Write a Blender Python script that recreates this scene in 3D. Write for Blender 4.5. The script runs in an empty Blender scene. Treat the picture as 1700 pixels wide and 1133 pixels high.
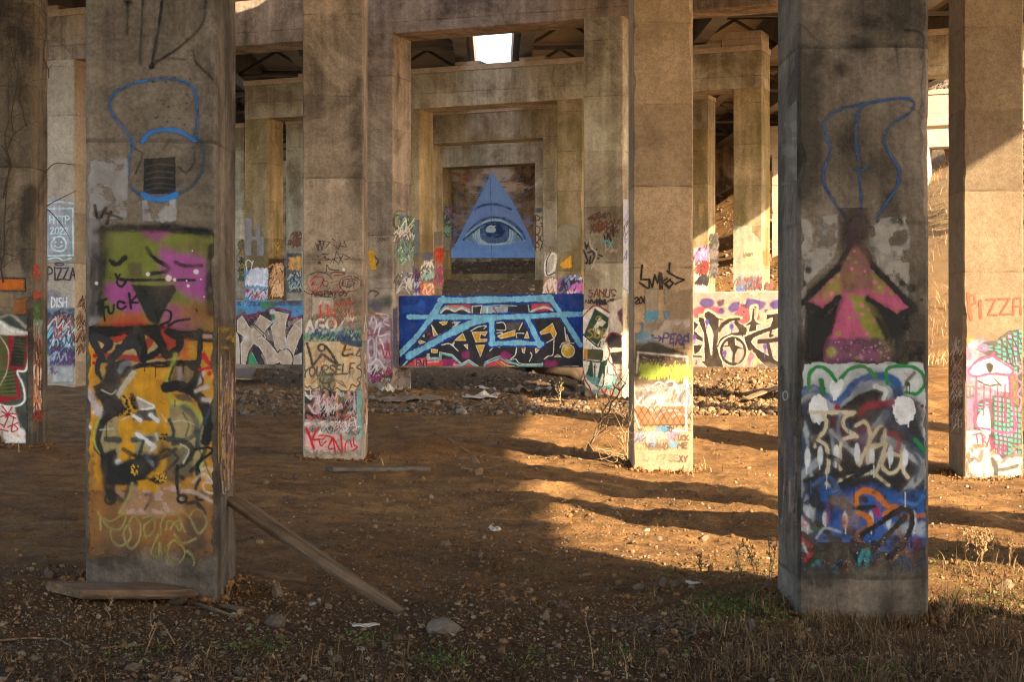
import bpy, bmesh, math, random
import numpy as np
from mathutils import Vector, Matrix
SC = bpy.context.scene
COL = SC.collection

# ------------------------------------------------------------------ camera
F = 2950.0                      # focal length in pixels of a 1700 px wide picture
PSI = 0.0095                    # the camera is turned this much to the right of the aisle
CAMZ = 1.8
CX, CY = 850.0, 566.5
cam = bpy.data.cameras.new('camera')
cam.sensor_width = 36.0
cam.lens = F / 1700.0 * 36.0
cam.clip_start = 0.1
cam.clip_end = 3000
camo = bpy.data.objects.new('camera', cam)
COL.objects.link(camo)
camo.location = (0, 0, CAMZ)
camo.rotation_euler = (math.radians(90), 0, -PSI)
SC.camera = camo
CAM = np.array([0.0, 0.0, CAMZ])
FWD = np.array([math.sin(PSI), math.cos(PSI), 0.0])
RGT = np.array([math.cos(PSI), -math.sin(PSI), 0.0])
UPV = np.array([0.0, 0.0, 1.0])

# ------------------------------------------------------------------ sky and sun
SUN_EL = math.radians(22.5)
SUN_TO = Vector((0.67, -0.74, 0)).normalized()          # towards the sun, in plan
world = bpy.data.worlds.new('World')
SC.world = world
world.use_nodes = True
wn = world.node_tree
sky = wn.nodes.new('ShaderNodeTexSky')
sky.sky_type = 'NISHITA'
sky.sun_disc = False
sky.sun_elevation = SUN_EL
sky.sun_rotation = math.atan2(SUN_TO.x, SUN_TO.y)
sky.air_density = 1.0
sky.dust_density = 1.4
sky.ozone_density = 1.0
bg = [n for n in wn.nodes if n.type == 'BACKGROUND'][0]
wn.links.new(sky.outputs[0], bg.inputs[0])
bg.inputs[1].default_value = 0.12
sun = bpy.data.lights.new('sun', 'SUN')
sun.energy = 4.0
sun.angle = math.radians(0.5)
sun.color = (1.0, 0.82, 0.55)
suno = bpy.data.objects.new('sun', sun)
COL.objects.link(suno)
suno.location = (30, -30, 40)
ldir = Vector((-SUN_TO.x * math.cos(SUN_EL), -SUN_TO.y * math.cos(SUN_EL), -math.sin(SUN_EL)))
suno.rotation_euler = ldir.to_track_quat('-Z', 'Y').to_euler()

SC.view_settings.view_transform = 'Standard'
SC.view_settings.look = 'None'
SC.view_settings.exposure = 2.3
SC.view_settings.gamma = 1.0
SC.cycles.max_bounces = 10
SC.cycles.diffuse_bounces = 6
SC.cycles.glossy_bounces = 3
SC.cycles.transparent_max_bounces = 48
SC.cycles.filter_width = 1.05
SC.cycles.use_denoising = True
SC.cycles.sample_clamp_indirect = 6.0

random.seed(7)
RNG = np.random.default_rng(11)

# ------------------------------------------------------------------ maths helpers
def lin(c):
    """sRGB 0..255 triple or hex string to linear"""
    if isinstance(c, str):
        c = [int(c[i:i + 2], 16) for i in (0, 2, 4)]
    a = np.asarray(c, float) / 255.0
    return np.where(a <= 0.04045, a / 12.92, ((a + 0.055) / 1.055) ** 2.4)

def ss(a, b, x):
    t = np.clip((np.asarray(x, float) - a) / (b - a), 0, 1)
    return t * t * (3 - 2 * t)

def _hash(ix, iy, seed):
    n = (ix.astype(np.int64) * 374761393 + iy.astype(np.int64) * 668265263 + seed * 974634777) & 0xffffffff
    n = ((n ^ (n >> 13)) * 1274126177) & 0xffffffff
    n = n ^ (n >> 16)
    return (n & 0xffffff) / float(0xffffff)

def noise(x, y, seed=0):
    x = np.asarray(x, float); y = np.asarray(y, float)
    ix = np.floor(x); iy = np.floor(y)
    fx = x - ix; fy = y - iy
    fx = fx * fx * (3 - 2 * fx); fy = fy * fy * (3 - 2 * fy)
    a = _hash(ix, iy, seed); b = _hash(ix + 1, iy, seed)
    c = _hash(ix, iy + 1, seed); d = _hash(ix + 1, iy + 1, seed)
    return (a * (1 - fx) + b * fx) * (1 - fy) + (c * (1 - fx) + d * fx) * fy

def fbm(x, y, seed=0, oct=4, gain=0.5):
    s = 0; a = 1.0; t = 0
    for k in range(oct):
        s = s + a * noise(x * 2 ** k, y * 2 ** k, seed + k * 17); t += a; a *= gain
    return s / t

def rays(px, py):
    px = np.asarray(px, float); py = np.asarray(py, float)
    return FWD + ((px - CX) / F)[..., None] * RGT + ((CY - py) / F)[..., None] * UPV

def hit(px, py, P, n):
    """where the line of sight through a photo pixel meets a plane"""
    d = rays(px, py)
    t = ((np.asarray(P) - CAM) @ np.asarray(n)) / (d @ np.asarray(n))
    return CAM + d * t[..., None]

# ------------------------------------------------------------------ object helpers
def link_mesh(name, verts, faces, mat=None, parent=None, origin=(0, 0, 0), smooth=False, rgba=None):
    me = bpy.data.meshes.new(name)
    v = np.asarray(verts, float) - np.asarray(origin, float)
    if isinstance(faces, np.ndarray):
        nf, k = faces.shape
        me.vertices.add(len(v)); me.vertices.foreach_set('co', v.astype(np.float32).ravel())
        me.loops.add(nf * k); me.loops.foreach_set('vertex_index', faces.astype(np.int32).ravel())
        me.polygons.add(nf)
        me.polygons.foreach_set('loop_start', np.arange(0, nf * k, k, dtype=np.int32))
        me.update(calc_edges=True)
    else:
        me.from_pydata([tuple(p) for p in v], [], faces)
    if rgba is not None:
        at = me.color_attributes.new('paint', 'FLOAT_COLOR', 'POINT')
        at.data.foreach_set('color', np.asarray(rgba, np.float32).ravel())
    if mat is not None:
        me.materials.append(mat)
    if smooth:
        me.polygons.foreach_set('use_smooth', np.ones(len(me.polygons), bool))
    me.validate()
    o = bpy.data.objects.new(name, me)
    COL.objects.link(o)
    if parent is not None:
        o.parent = parent
    else:
        o.location = origin
    return o

def tag(o, label=None, cat=None, group=None, kind=None):
    if label: o['label'] = label
    if cat: o['category'] = cat
    if group: o['group'] = group
    if kind: o['kind'] = kind
    return o

def frame_box(O, U, V, W, a, b, c, bevel=0.0, div=0):
    """box a=(u0,u1) b=(v0,v1) c=(w0,w1) in the frame O,U,V,W -> verts, faces (optionally bevelled)"""
    bm = bmesh.new()
    vs = []
    for k in c:
        for j in b:
            for i in a:
                p = np.asarray(O) + np.asarray(U) * i + np.asarray(V) * j + np.asarray(W) * k
                vs.append(bm.verts.new(p))
    for f in ((0, 1, 3, 2), (4, 6, 7, 5), (0, 4, 5, 1), (2, 3, 7, 6), (0, 2, 6, 4), (1, 5, 7, 3)):
        bm.faces.new([vs[i] for i in f])
    bmesh.ops.recalc_face_normals(bm, faces=bm.faces)
    if bevel:
        bmesh.ops.bevel(bm, geom=list(bm.edges), offset=bevel, segments=2, profile=0.5, affect='EDGES', clamp_overlap=True)
    bm.verts.index_update()
    v = [tuple(x.co) for x in bm.verts]
    f = [[q.index for q in x.verts] for x in bm.faces]
    bm.free()
    return v, f

EX, EY, EZ = np.array([1., 0, 0]), np.array([0, 1., 0]), np.array([0, 0, 1.])

def join(parts):
    V = []; Fc = []
    for v, f in parts:
        n = len(V)
        V += list(v)
        Fc += [[i + n for i in q] for q in f]
    return V, Fc
# ------------------------------------------------------------------ procedural materials
class NT:
    def __init__(self, name):
        self.m = bpy.data.materials.new(name)
        self.m.use_nodes = True
        self.t = self.m.node_tree
        self.b = self.t.nodes['Principled BSDF']
        self.out = self.t.nodes['Material Output']
    def n(self, typ, **kw):
        nd = self.t.nodes.new('ShaderNode' + typ)
        for k, v in kw.items():
            setattr(nd, k, v)
        return nd
    def l(self, a, b):
        self.t.links.new(a, b)
    def val(self, sock, v):
        if hasattr(v, 'is_linked') or hasattr(v, 'links'):
            self.l(v, sock)
        else:
            sock.default_value = v
    def pos(self, scale=(1, 1, 1), loc=(0, 0, 0)):
        g = self.n('NewGeometry')
        m = self.n('Mapping')
        m.inputs['Scale'].default_value = scale
        m.inputs['Location'].default_value = loc
        self.l(g.outputs['Position'], m.inputs['Vector'])
        return m.outputs[0]
    def noise(self, vec, scale, detail=5, rough=0.55, dist=0.0):
        nd = self.n('TexNoise')
        nd.inputs['Scale'].default_value = scale
        nd.inputs['Detail'].default_value = detail
        nd.inputs['Roughness'].default_value = rough
        nd.inputs['Distortion'].default_value = dist
        if vec is not None: self.l(vec, nd.inputs['Vector'])
        return nd.outputs['Fac']
    def voro(self, vec, scale, feature='F1'):
        nd = self.n('TexVoronoi', feature=feature)
        nd.inputs['Scale'].default_value = scale
        self.l(vec, nd.inputs['Vector'])
        return nd
    def ramp(self, fac, stops):
        r = self.n('ValToRGB')
        el = r.color_ramp.elements
        while len(el) < len(stops): el.new(0.5)
        for e, (p, c) in zip(el, stops):
            e.position = p
            c = (c, c, c) if not hasattr(c, '__len__') else c
            e.color = (*c, 1)
        self.l(fac, r.inputs[0])
        return r.outputs[0]
    def mix(self, fac, a, b, mode='MIX'):
        m = self.n('Mix', data_type='RGBA', blend_type=mode)
        self.val(m.inputs[0], fac)
        for s, v in ((m.inputs[6], a), (m.inputs[7], b)):
            if hasattr(v, 'links'): self.l(v, s)
            else: s.default_value = (*v, 1)
        return m.outputs[2]
    def math(self, op, a, b=0.0, c=None):
        m = self.n('Math', operation=op)
        self.val(m.inputs[0], a); self.val(m.inputs[1], b)
        if c is not None: self.val(m.inputs[2], c)
        return m.outputs[0]
    def bump(self, height, strength, dist=0.02, prev=None):
        b = self.n('Bump')
        b.inputs['Strength'].default_value = strength
        b.inputs['Distance'].default_value = dist
        self.l(height, b.inputs['Height'])
        if prev is not None: self.l(prev, b.inputs['Normal'])
        return b.outputs[0]
    def done(self, color, rough=0.85, normal=None, spec=0.3):
        self.val(self.b.inputs['Base Color'], color if hasattr(color, 'links') else (*color, 1))
        self.val(self.b.inputs['Roughness'], rough)
        self.b.inputs['Specular IOR Level'].default_value = spec
        if normal is not None: self.l(normal, self.b.inputs['Normal'])
        return self.m

def concrete(name, c1, c2, stain, stain_amt=0.6, moss=None, moss_amt=0.0, lift=1.22, seed=0.0, pale=None, k=1.3):
    c1 = tuple(np.asarray(c1) * k); c2 = tuple(np.minimum(np.asarray(c2) * k, 0.62)); stain = tuple(np.asarray(stain) * (0.5 + 0.5 * k))
    t = NT(name)
    p = t.pos(loc=(seed, seed * 0.7, seed * 0.3))
    big = t.noise(p, 0.55, 6, 0.6)
    mid = t.noise(p, 2.6, 8, 0.65, 0.4)
    fine = t.noise(p, 38, 4, 0.7)
    col = t.mix(t.ramp(big, [(0.32, 0), (0.68, 1)]), c1, c2)
    col = t.mix(t.ramp(mid, [(0.35, 0.0), (0.72, 0.55)]), col, tuple(np.asarray(c2) * 1.3))
    # water streaks running down the faces
    ps = t.pos((4.2, 4.2, 0.22), (seed, 0, 0))
    st = t.noise(ps, 1.0, 6, 0.62)
    streak = t.ramp(st, [(0.42, 1), (0.66, 0)])
    patch = t.ramp(t.noise(p, 0.8, 7, 0.7, 0.6), [(0.42, 0), (0.62, 1)])
    fac = t.math('MULTIPLY', t.math('MULTIPLY_ADD', streak, 0.50, t.math('MULTIPLY', patch, 0.85)), stain_amt)
    col = t.mix(t.math('MINIMUM', fac, 1.0), col, stain)
    if moss is not None:
        pm = t.pos((1.6, 1.6, 0.35), (seed + 9, 0, 0))
        mo = t.ramp(t.noise(pm, 1.0, 6, 0.6), [(0.38, 0), (0.62, 1)])
        col = t.mix(t.math('MULTIPLY', mo, moss_amt), col, moss)
    # pale lime bloom
    bl = t.ramp(t.noise(t.pos((2.2, 2.2, 0.6), (seed, 4, 1)), 1.3, 7, 0.7), [(0.60, 0), (0.75, 1)])
    col = t.mix(t.math('MULTIPLY', bl, 0.35), col, pale if pale is not None else tuple(np.asarray(c2) * 1.5))
    # rough mottling at finger size
    mot = t.ramp(t.noise(p, 11, 6, 0.75), [(0.32, 0.74), (0.55, 1.0), (0.8, 1.12)])
    col = t.mix(1.0, col, mot, 'MULTIPLY')
    sp = t.ramp(fine, [(0.3, 0.72), (0.6, 1.08)])
    col = t.mix(1.0, col, sp, 'MULTIPLY')
    # pour lines between lifts
    xyz = t.n('SeparateXYZ'); g = t.n('NewGeometry'); t.l(g.outputs['Position'], xyz.inputs[0])
    z = t.math('ADD', xyz.outputs[2], t.math('MULTIPLY', mid, 0.05))
    fr = t.math('FRACT', t.math('DIVIDE', t.math('ADD', z, seed * 0.13 + 0.35), lift))
    ln = t.ramp(fr, [(0.0, 1), (0.012, 1), (0.03, 0), (1.0, 0)])
    lnf = t.math('MULTIPLY', ln, t.math('MULTIPLY', t.ramp(t.noise(p, 3.5, 4), [(0.4, 0.15), (0.65, 1)]), 0.75))
    col = t.mix(lnf, col, tuple(np.asarray(stain) * 0.8))
    # every pour came out a little different
    wn = t.n('TexWhiteNoise', noise_dimensions='1D')
    t.l(t.math('FLOOR', t.math('DIVIDE', t.math('ADD', z, seed * 0.13 + 0.35), lift)), wn.inputs['W'])
    col = t.mix(1.0, col, t.ramp(wn.outputs['Value'], [(0.0, 0.80), (1.0, 1.14)]), 'MULTIPLY')
    # hairline cracks
    wp_ = t.n('Mix', data_type='VECTOR')
    wp_.inputs[0].default_value = 0.18
    nz = t.n('TexNoise'); nz.inputs['Scale'].default_value = 2.2; nz.inputs['Detail'].default_value = 6; t.l(p, nz.inputs['Vector'])
    t.l(p, wp_.inputs[4]); t.l(nz.outputs['Color'], wp_.inputs[5])
    cv = t.voro(wp_.outputs[1], 0.75, 'DISTANCE_TO_EDGE')
    crk = t.math('MULTIPLY', t.ramp(cv.outputs['Distance'], [(0.0, 1), (0.002, 0.7), (0.006, 0)]), t.ramp(t.noise(p, 0.7, 3), [(0.57, 0), (0.66, 0.5)]))
    col = t.mix(crk, col, tuple(np.asarray(stain) * 0.6))
    # bug holes
    vo = t.voro(p, 17)
    pit = t.ramp(vo.outputs['Distance'], [(0.06, 0), (0.13, 1)])
    h = t.math('ADD', t.math('MULTIPLY', mid, 0.5), t.math('MULTIPLY', fine, 0.22))
    h = t.math('ADD', h, t.math('MULTIPLY', pit, 0.25))
    h = t.math('SUBTRACT', h, t.math('MULTIPLY', lnf, 0.8))
    nrm = t.bump(h, 0.55, 0.02)
    return t.done(col, t.ramp(mid, [(0.3, 0.95), (0.7, 0.75)]), nrm, 0.25)

M = {}
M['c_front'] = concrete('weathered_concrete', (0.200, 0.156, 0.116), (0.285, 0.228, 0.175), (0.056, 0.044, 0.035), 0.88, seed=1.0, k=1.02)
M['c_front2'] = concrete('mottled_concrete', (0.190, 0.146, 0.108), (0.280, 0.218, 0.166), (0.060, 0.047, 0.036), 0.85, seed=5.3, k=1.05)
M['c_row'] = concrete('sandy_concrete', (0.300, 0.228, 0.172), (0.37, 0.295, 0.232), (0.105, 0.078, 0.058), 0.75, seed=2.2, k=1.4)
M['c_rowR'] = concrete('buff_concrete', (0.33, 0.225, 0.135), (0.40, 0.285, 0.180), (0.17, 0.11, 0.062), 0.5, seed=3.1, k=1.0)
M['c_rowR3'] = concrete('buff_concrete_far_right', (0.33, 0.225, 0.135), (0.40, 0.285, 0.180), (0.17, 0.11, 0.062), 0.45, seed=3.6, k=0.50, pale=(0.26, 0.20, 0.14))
M['c_bent'] = concrete('tan_concrete', (0.275, 0.208, 0.155), (0.36, 0.285, 0.225), (0.10, 0.074, 0.052), 0.65, moss=(0.20, 0.155, 0.06), moss_amt=0.35, seed=7.7, k=2.1)
M['c_moss'] = concrete('mossy_concrete', (0.20, 0.145, 0.085), (0.26, 0.195, 0.12), (0.095, 0.07, 0.042), 0.6, moss=(0.17, 0.135, 0.04), moss_amt=0.75, seed=4.4, k=2.1)
M['c_pale'] = concrete('pale_concrete', (0.46, 0.37, 0.28), (0.55, 0.46, 0.36), (0.25, 0.19, 0.14), 0.35, seed=6.1, k=1.05)
M['c_ledge'] = concrete('light_ledge_concrete', (0.50, 0.385, 0.28), (0.60, 0.48, 0.36), (0.3, 0.21, 0.14), 0.35, seed=8.5, k=1.05)
M['c_wall'] = concrete('brown_stained_concrete', (0.22, 0.145, 0.085), (0.31, 0.22, 0.14), (0.085, 0.05, 0.028), 0.95, seed=9.4, pale=(0.5, 0.40, 0.30), k=1.7)

def m_steel():
    t = NT('dark_painted_steel')
    p = t.pos()
    a = t.noise(p, 1.2, 6, 0.6)
    c = t.mix(t.ramp(a, [(0.4, 0), (0.7, 1)]), (0.10, 0.095, 0.09), (0.18, 0.165, 0.15))
    c = t.mix(t.ramp(t.noise(p, 5, 6, 0.7), [(0.58, 0), (0.7, 0.8)]), c, (0.13, 0.06, 0.03))
    return t.done(c, 0.55, t.bump(t.noise(p, 30, 3), 0.15, 0.01), 0.4)
M['steel'] = m_steel()

def m_soil():
    t = NT('red_brown_soil')
    p = t.pos()
    a = t.noise(p, 0.35, 6, 0.6)
    b = t.noise(p, 2.2, 8, 0.65, 0.3)
    f = t.noise(p, 26, 6, 0.75)
    c = t.mix(t.ramp(a, [(0.35, 0), (0.65, 1)]), (0.29, 0.142, 0.050), (0.42, 0.222, 0.085))
    c = t.mix(t.ramp(b, [(0.38, 0), (0.62, 0.9)]), c, (0.155, 0.080, 0.034))
    c = t.mix(t.ramp(t.noise(p, 1.1, 7, 0.7), [(0.56, 0), (0.72, 0.55)]), c, (0.42, 0.225, 0.085))
    c = t.mix(1.0, c, t.ramp(f, [(0.3, 0.5), (0.55, 1.0), (0.78, 1.35)]), 'MULTIPLY')
    # small chips of stone and leaf worked into the dirt
    vo = t.voro(p, 34)
    chip = t.ramp(vo.outputs['Distance'], [(0.12, 1), (0.26, 0)])
    sel = t.ramp(vo.outputs['Color'], [(0.55, 0), (0.62, 1)])
    c = t.mix(t.math('MULTIPLY', t.math('MULTIPLY', chip, sel), 0.7), c, (0.34, 0.24, 0.15))
    # darker earth close to the camera and under the cross walls
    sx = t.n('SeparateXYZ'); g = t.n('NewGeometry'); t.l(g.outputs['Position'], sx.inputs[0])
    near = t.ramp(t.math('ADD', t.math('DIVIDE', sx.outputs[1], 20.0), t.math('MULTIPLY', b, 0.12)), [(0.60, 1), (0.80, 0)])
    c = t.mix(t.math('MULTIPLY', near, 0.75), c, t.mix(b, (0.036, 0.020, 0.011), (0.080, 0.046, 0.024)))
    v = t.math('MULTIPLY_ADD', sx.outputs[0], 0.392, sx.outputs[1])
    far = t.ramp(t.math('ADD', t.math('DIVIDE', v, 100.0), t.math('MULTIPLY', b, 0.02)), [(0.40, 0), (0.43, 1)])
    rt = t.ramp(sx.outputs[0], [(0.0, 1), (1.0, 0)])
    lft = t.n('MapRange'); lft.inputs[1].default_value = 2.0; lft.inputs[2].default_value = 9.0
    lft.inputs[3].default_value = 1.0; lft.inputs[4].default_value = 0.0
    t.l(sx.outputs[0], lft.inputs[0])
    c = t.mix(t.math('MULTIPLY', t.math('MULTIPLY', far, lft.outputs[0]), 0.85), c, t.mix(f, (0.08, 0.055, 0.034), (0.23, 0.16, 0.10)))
    # open ground outside takes a dry grass tone, paled to bounce light under the decks
    ax = t.math('ABSOLUTE', t.math('SUBTRACT', sx.outputs[0], 1.0))
    out = t.n('MapRange'); out.inputs[1].default_value = 14.0; out.inputs[2].default_value = 19.0
    t.l(ax, out.inputs[0])
    bk = t.n('MapRange'); bk.inputs[1].default_value = -2.0; bk.inputs[2].default_value = -8.0
    t.l(sx.outputs[1], bk.inputs[0])
    c = t.mix(t.math('MULTIPLY', t.math('MAXIMUM', out.outputs[0], bk.outputs[0]), 0.85), c, t.mix(b, (0.36, 0.25, 0.14), (0.46, 0.34, 0.20)))
    h = t.math('ADD', t.math('MULTIPLY', b, 0.5), t.math('MULTIPLY', f, 0.45))
    h = t.math('ADD', h, t.math('MULTIPLY', t.math('MULTIPLY', chip, sel), 0.35))
    return t.done(c, 0.95, t.bump(h, 1.0, 0.085), 0.12)
M['soil'] = m_soil()

def m_paint(name='spray_paint', dirt=0.42, low=0.66, run=0.8):
    t = NT(name)
    a = t.n('Attribute'); a.attribute_name = 'paint'
    p = t.pos()
    wear = t.noise(p, 9, 8, 0.75)
    fine = t.noise(p, 60, 3, 0.7)
    col = t.mix(1.0, a.outputs['Color'], t.ramp(wear, [(0.3, low), (0.62, 1.08)]), 'MULTIPLY')
    col = t.mix(1.0, col, t.ramp(t.noise(t.pos((5, 5, .5)), 1.6, 5, .6), [(0.35, run), (0.6, 1.05)]), 'MULTIPLY')
    col = t.mix(t.ramp(t.noise(p, 3.3, 7, 0.7), [(0.50, 0.0), (0.78, dirt)]), col, (0.20, 0.14, 0.09))
    # paint flakes off where the concrete is rough
    k = t.ramp(t.math('ADD', t.math('MULTIPLY', wear, 0.7), t.math('MULTIPLY', fine, 0.3)), [(0.30, 0.15), (0.40, 1.0)])
    al = t.math('MULTIPLY', a.outputs['Alpha'], k)
    t.l(t.bump(t.math('ADD', wear, t.math('MULTIPLY', fine, 0.5)), 0.3, 0.01), t.b.inputs['Normal'])
    t.l(col, t.b.inputs['Base Color'])
    t.b.inputs['Roughness'].default_value = 0.62
    t.b.inputs['Specular IOR Level'].default_value = 0.3
    t.l(al, t.b.inputs['Alpha'])
    return t.m
M['paint'] = m_paint()
M['mural'] = m_paint('mural_paint', 0.10, 0.88, 0.99)

def m_vcol(name, rough=0.9, var=0.35, scale=30, bump=0.4):
    t = NT(name)
    a = t.n('Attribute'); a.attribute_name = 'paint'
    p = t.pos()
    f = t.noise(p, scale, 5, 0.7)
    c = t.mix(1.0, a.outputs['Color'], t.ramp(f, [(0.3, 1 - var), (0.7, 1 + var)]), 'MULTIPLY')
    return t.done(c, rough, t.bump(f, bump, 0.01), 0.2)
M['stones'] = m_vcol('gravel_stone', 0.9, 0.35, 40, 0.5)
M['leafy'] = m_vcol('dry_leaf', 0.85, 0.25, 50, 0.2)
M['green'] = m_vcol('green_leaf', 0.7, 0.25, 50, 0.1)
M['rock'] = m_vcol('field_stone', 0.9, 0.35, 14, 0.8)
M['bark'] = m_vcol('grey_bark', 0.9, 0.4, 25, 0.8)

def m_wood(name, c1, c2):
    t = NT(name)
    tc = t.n('TexCoord')
    m = t.n('Mapping'); m.inputs['Scale'].default_value = (1.2, 22, 22)
    t.l(tc.outputs['Object'], m.inputs[0])
    g = t.noise(m.outputs[0], 1.0, 7, 0.7, 0.5)
    b = t.noise(tc.outputs['Object'], 3, 6, 0.7)
    c = t.mix(t.ramp(g, [(0.3, 0), (0.7, 1)]), c1, c2)
    c = t.mix(t.ramp(b, [(0.5, 0), (0.75, 0.6)]), c, tuple(np.asarray(c1) * 0.55))
    return t.done(c, 0.85, t.bump(g, 0.7, 0.02), 0.2)
M['wood'] = m_wood('weathered_wood', (0.060, 0.036, 0.021), (0.27, 0.175, 0.105))
M['wood_pale'] = m_wood('pale_wood', (0.16, 0.10, 0.055), (0.32, 0.21, 0.12))

def m_flat(name, c, rough=0.8, var=0.3, scale=12, bump=0.4):
    t = NT(name)
    p = t.pos()
    f = t.noise(p, scale, 6, 0.7)
    col = t.mix(t.ramp(f, [(0.3, 0), (0.7, 1)]), tuple(np.asarray(c) * (1 - var)), tuple(np.asarray(c) * (1 + var)))
    return t.done(col, rough, t.bump(f, bump, 0.02), 0.25)
M['cardboard'] = m_flat('damp_cardboard', (0.26, 0.18, 0.115), 0.9, 0.4, 6)
M['plastic'] = m_flat('white_plastic_film', (0.55, 0.47, 0.40), 0.5, 0.25, 14, 0.8)
M['rubber'] = m_flat('dusty_rubber', (0.06, 0.045, 0.035), 0.9, 0.4, 9)
M['slabc'] = m_flat('grey_slab_concrete', (0.12, 0.095, 0.075), 0.9, 0.3, 8)
M['white'] = m_flat('white_wall', (0.72, 0.70, 0.67), 0.8, 0.06, 2, 0.05)
M['roofm'] = m_flat('grey_roof', (0.2, 0.19, 0.18), 0.8, 0.1, 4, 0.2)
M['glass'] = m_flat('dark_window', (0.05, 0.06, 0.07), 0.15, 0.1, 2, 0.0)
M['asphalt'] = m_flat('deck_concrete', (0.40, 0.35, 0.29), 0.9, 0.2, 3)
# ------------------------------------------------------------------ terrain
TH = math.atan(0.382) + PSI                      # the bents are skewed to the aisle by this much
TANW = math.tan(TH)
COLS_ROW = [(-2.415, 12.2), (2.535, 12.2), (-2.40, 26.5), (2.51, 26.5), (7.43, 26.5), (-7.38, 26.5)]

def height(x, y, detail=True):
    x = np.asarray(x, float); y = np.asarray(y, float)
    v = y + TANW * x
    h = -0.033 * np.clip(x, -12, 12) * (1 - ss(32, 48, y))
    h = h - (0.04 + 0.075 * ss(-1, 4, x)) * ss(18, 25, y) * ss(33, 28, y)
    h = h + 0.58 * ss(26.5, 37.5, v) + 0.42 * ss(39.5, 50, v)
    # embankment up to the abutment
    h = h + 3.65 * ss(69, 83.0, v) + 1.35 * ss(83.8, 94.5, v)
    h = h + 5.5 * ss(98, 112, v)
    # hillside right of the viaduct, hill left of it
    h = h + 15 * ss(0, 26, (x - 14) * 0.9 + (y - 62) * 0.35) * ss(40, 66, y)
    h = h + 9 * ss(0, 30, (-x - 24) + (y - 90) * 0.25) * ss(70, 120, y)
    # dirt heaped against the piers
    for cx, cy in COLS_ROW:
        d = np.maximum(np.abs(x - cx), np.abs(y - cy)) - 0.45
        r = np.hypot(x - cx, y - cy)
        h = h + (0.0 if cy > 20 else 0.02) * np.exp(-np.maximum(r - 0.6, 0) ** 2 / 0.30)
    h = h + 0.10 * np.exp(-((x + 3.0) / 0.5) ** 2 - ((y - 11.8) / 0.5) ** 2) - 0.06 * np.exp(-((x - 2.5) / 1.2) ** 2 - ((y - 11.9) / 1.5) ** 2)
    h = h - 0.085 * np.exp(-((x + 2.1) / 0.9) ** 2 - ((y - 12.3) / 0.9) ** 2)
    h = h + 0.09 * np.exp(-((x - 1.4) / 0.8) ** 2 - ((y - 27.5) / 0.9) ** 2)
    h = h + 0.22 * np.exp(-((x + 1.1) / 0.9) ** 2 - ((y - 28.2) / 0.7) ** 2)
    if detail:
        near = ss(140, 40, np.hypot(x, y))
        h = h + near * (0.13 * (fbm(x * 0.38, y * 0.38, 3, 3) - 0.5) + 0.075 * (fbm(x * 1.5, y * 1.5, 5, 3) - 0.5)
                        + 0.066 * (fbm(x * 5.0, y * 5.0, 8, 3) - 0.5))
        h = h + ss(40, 24, y) * 0.022 * (fbm(x * 14, y * 13, 9, 2) - 0.5)
        # ruts across the aisle
        rut = ss(16.5, 19.5, y) * ss(25.5, 23.0, y) * ss(-2.5, 1.0, x)
        h = h + rut * 0.075 * np.sin((y + 0.25 * x) * 3.6 + 1.6 * fbm(x * 0.8, y * 0.6, 21, 2) * 2)
        # lumpy clods under the cross walls and on the bank
        cl = ss(37.0, 38.5, v) * ss(60, 50, v)
        h = h + cl * 0.30 * (fbm(x * 1.7, y * 1.7, 33, 4) - 0.42)
    return h

def axis(parts):
    out = []
    for a, b, n in parts:
        out.append(np.linspace(a, b, n, endpoint=False))
    out.append([parts[-1][1]])
    return np.concatenate(out)

gx = axis([(-900, -120, 10), (-120, -25, 32), (-25, -9, 40), (-9, -4.5, 60), (-4.5, 5.5, 320), (5.5, 10, 60), (10, 30, 50), (30, 120, 45), (120, 900, 10)])
gy = axis([(-300, -70, 8), (-70, -5, 45), (-5, 8.5, 40), (8.5, 14, 210), (14, 24, 270), (24, 42, 200), (42, 60, 80), (60, 120, 90), (120, 300, 40), (300, 1500, 12)])
GX, GY = np.meshgrid(gx, gy)
GZ = height(GX, GY)
nx, ny = len(gx), len(gy)
idx = np.arange(nx * ny).reshape(ny, nx)
quads = np.stack([idx[:-1, :-1], idx[:-1, 1:], idx[1:, 1:], idx[1:, :-1]], -1).reshape(-1, 4)
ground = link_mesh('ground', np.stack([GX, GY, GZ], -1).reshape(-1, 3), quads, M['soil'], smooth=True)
tag(ground, kind='structure')

# ------------------------------------------------------------------ viaduct numbers
GRADE = 0.026
def cap_bottom(y): return CAMZ + 7.08 + GRADE * (y - 39.7)
CAP_H = 1.10
LEDGE_H = 0.17
def girder_bottom(x, y): return cap_bottom(y) + CAP_H + LEDGE_H + 0.13 + 0.011 * x

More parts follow.
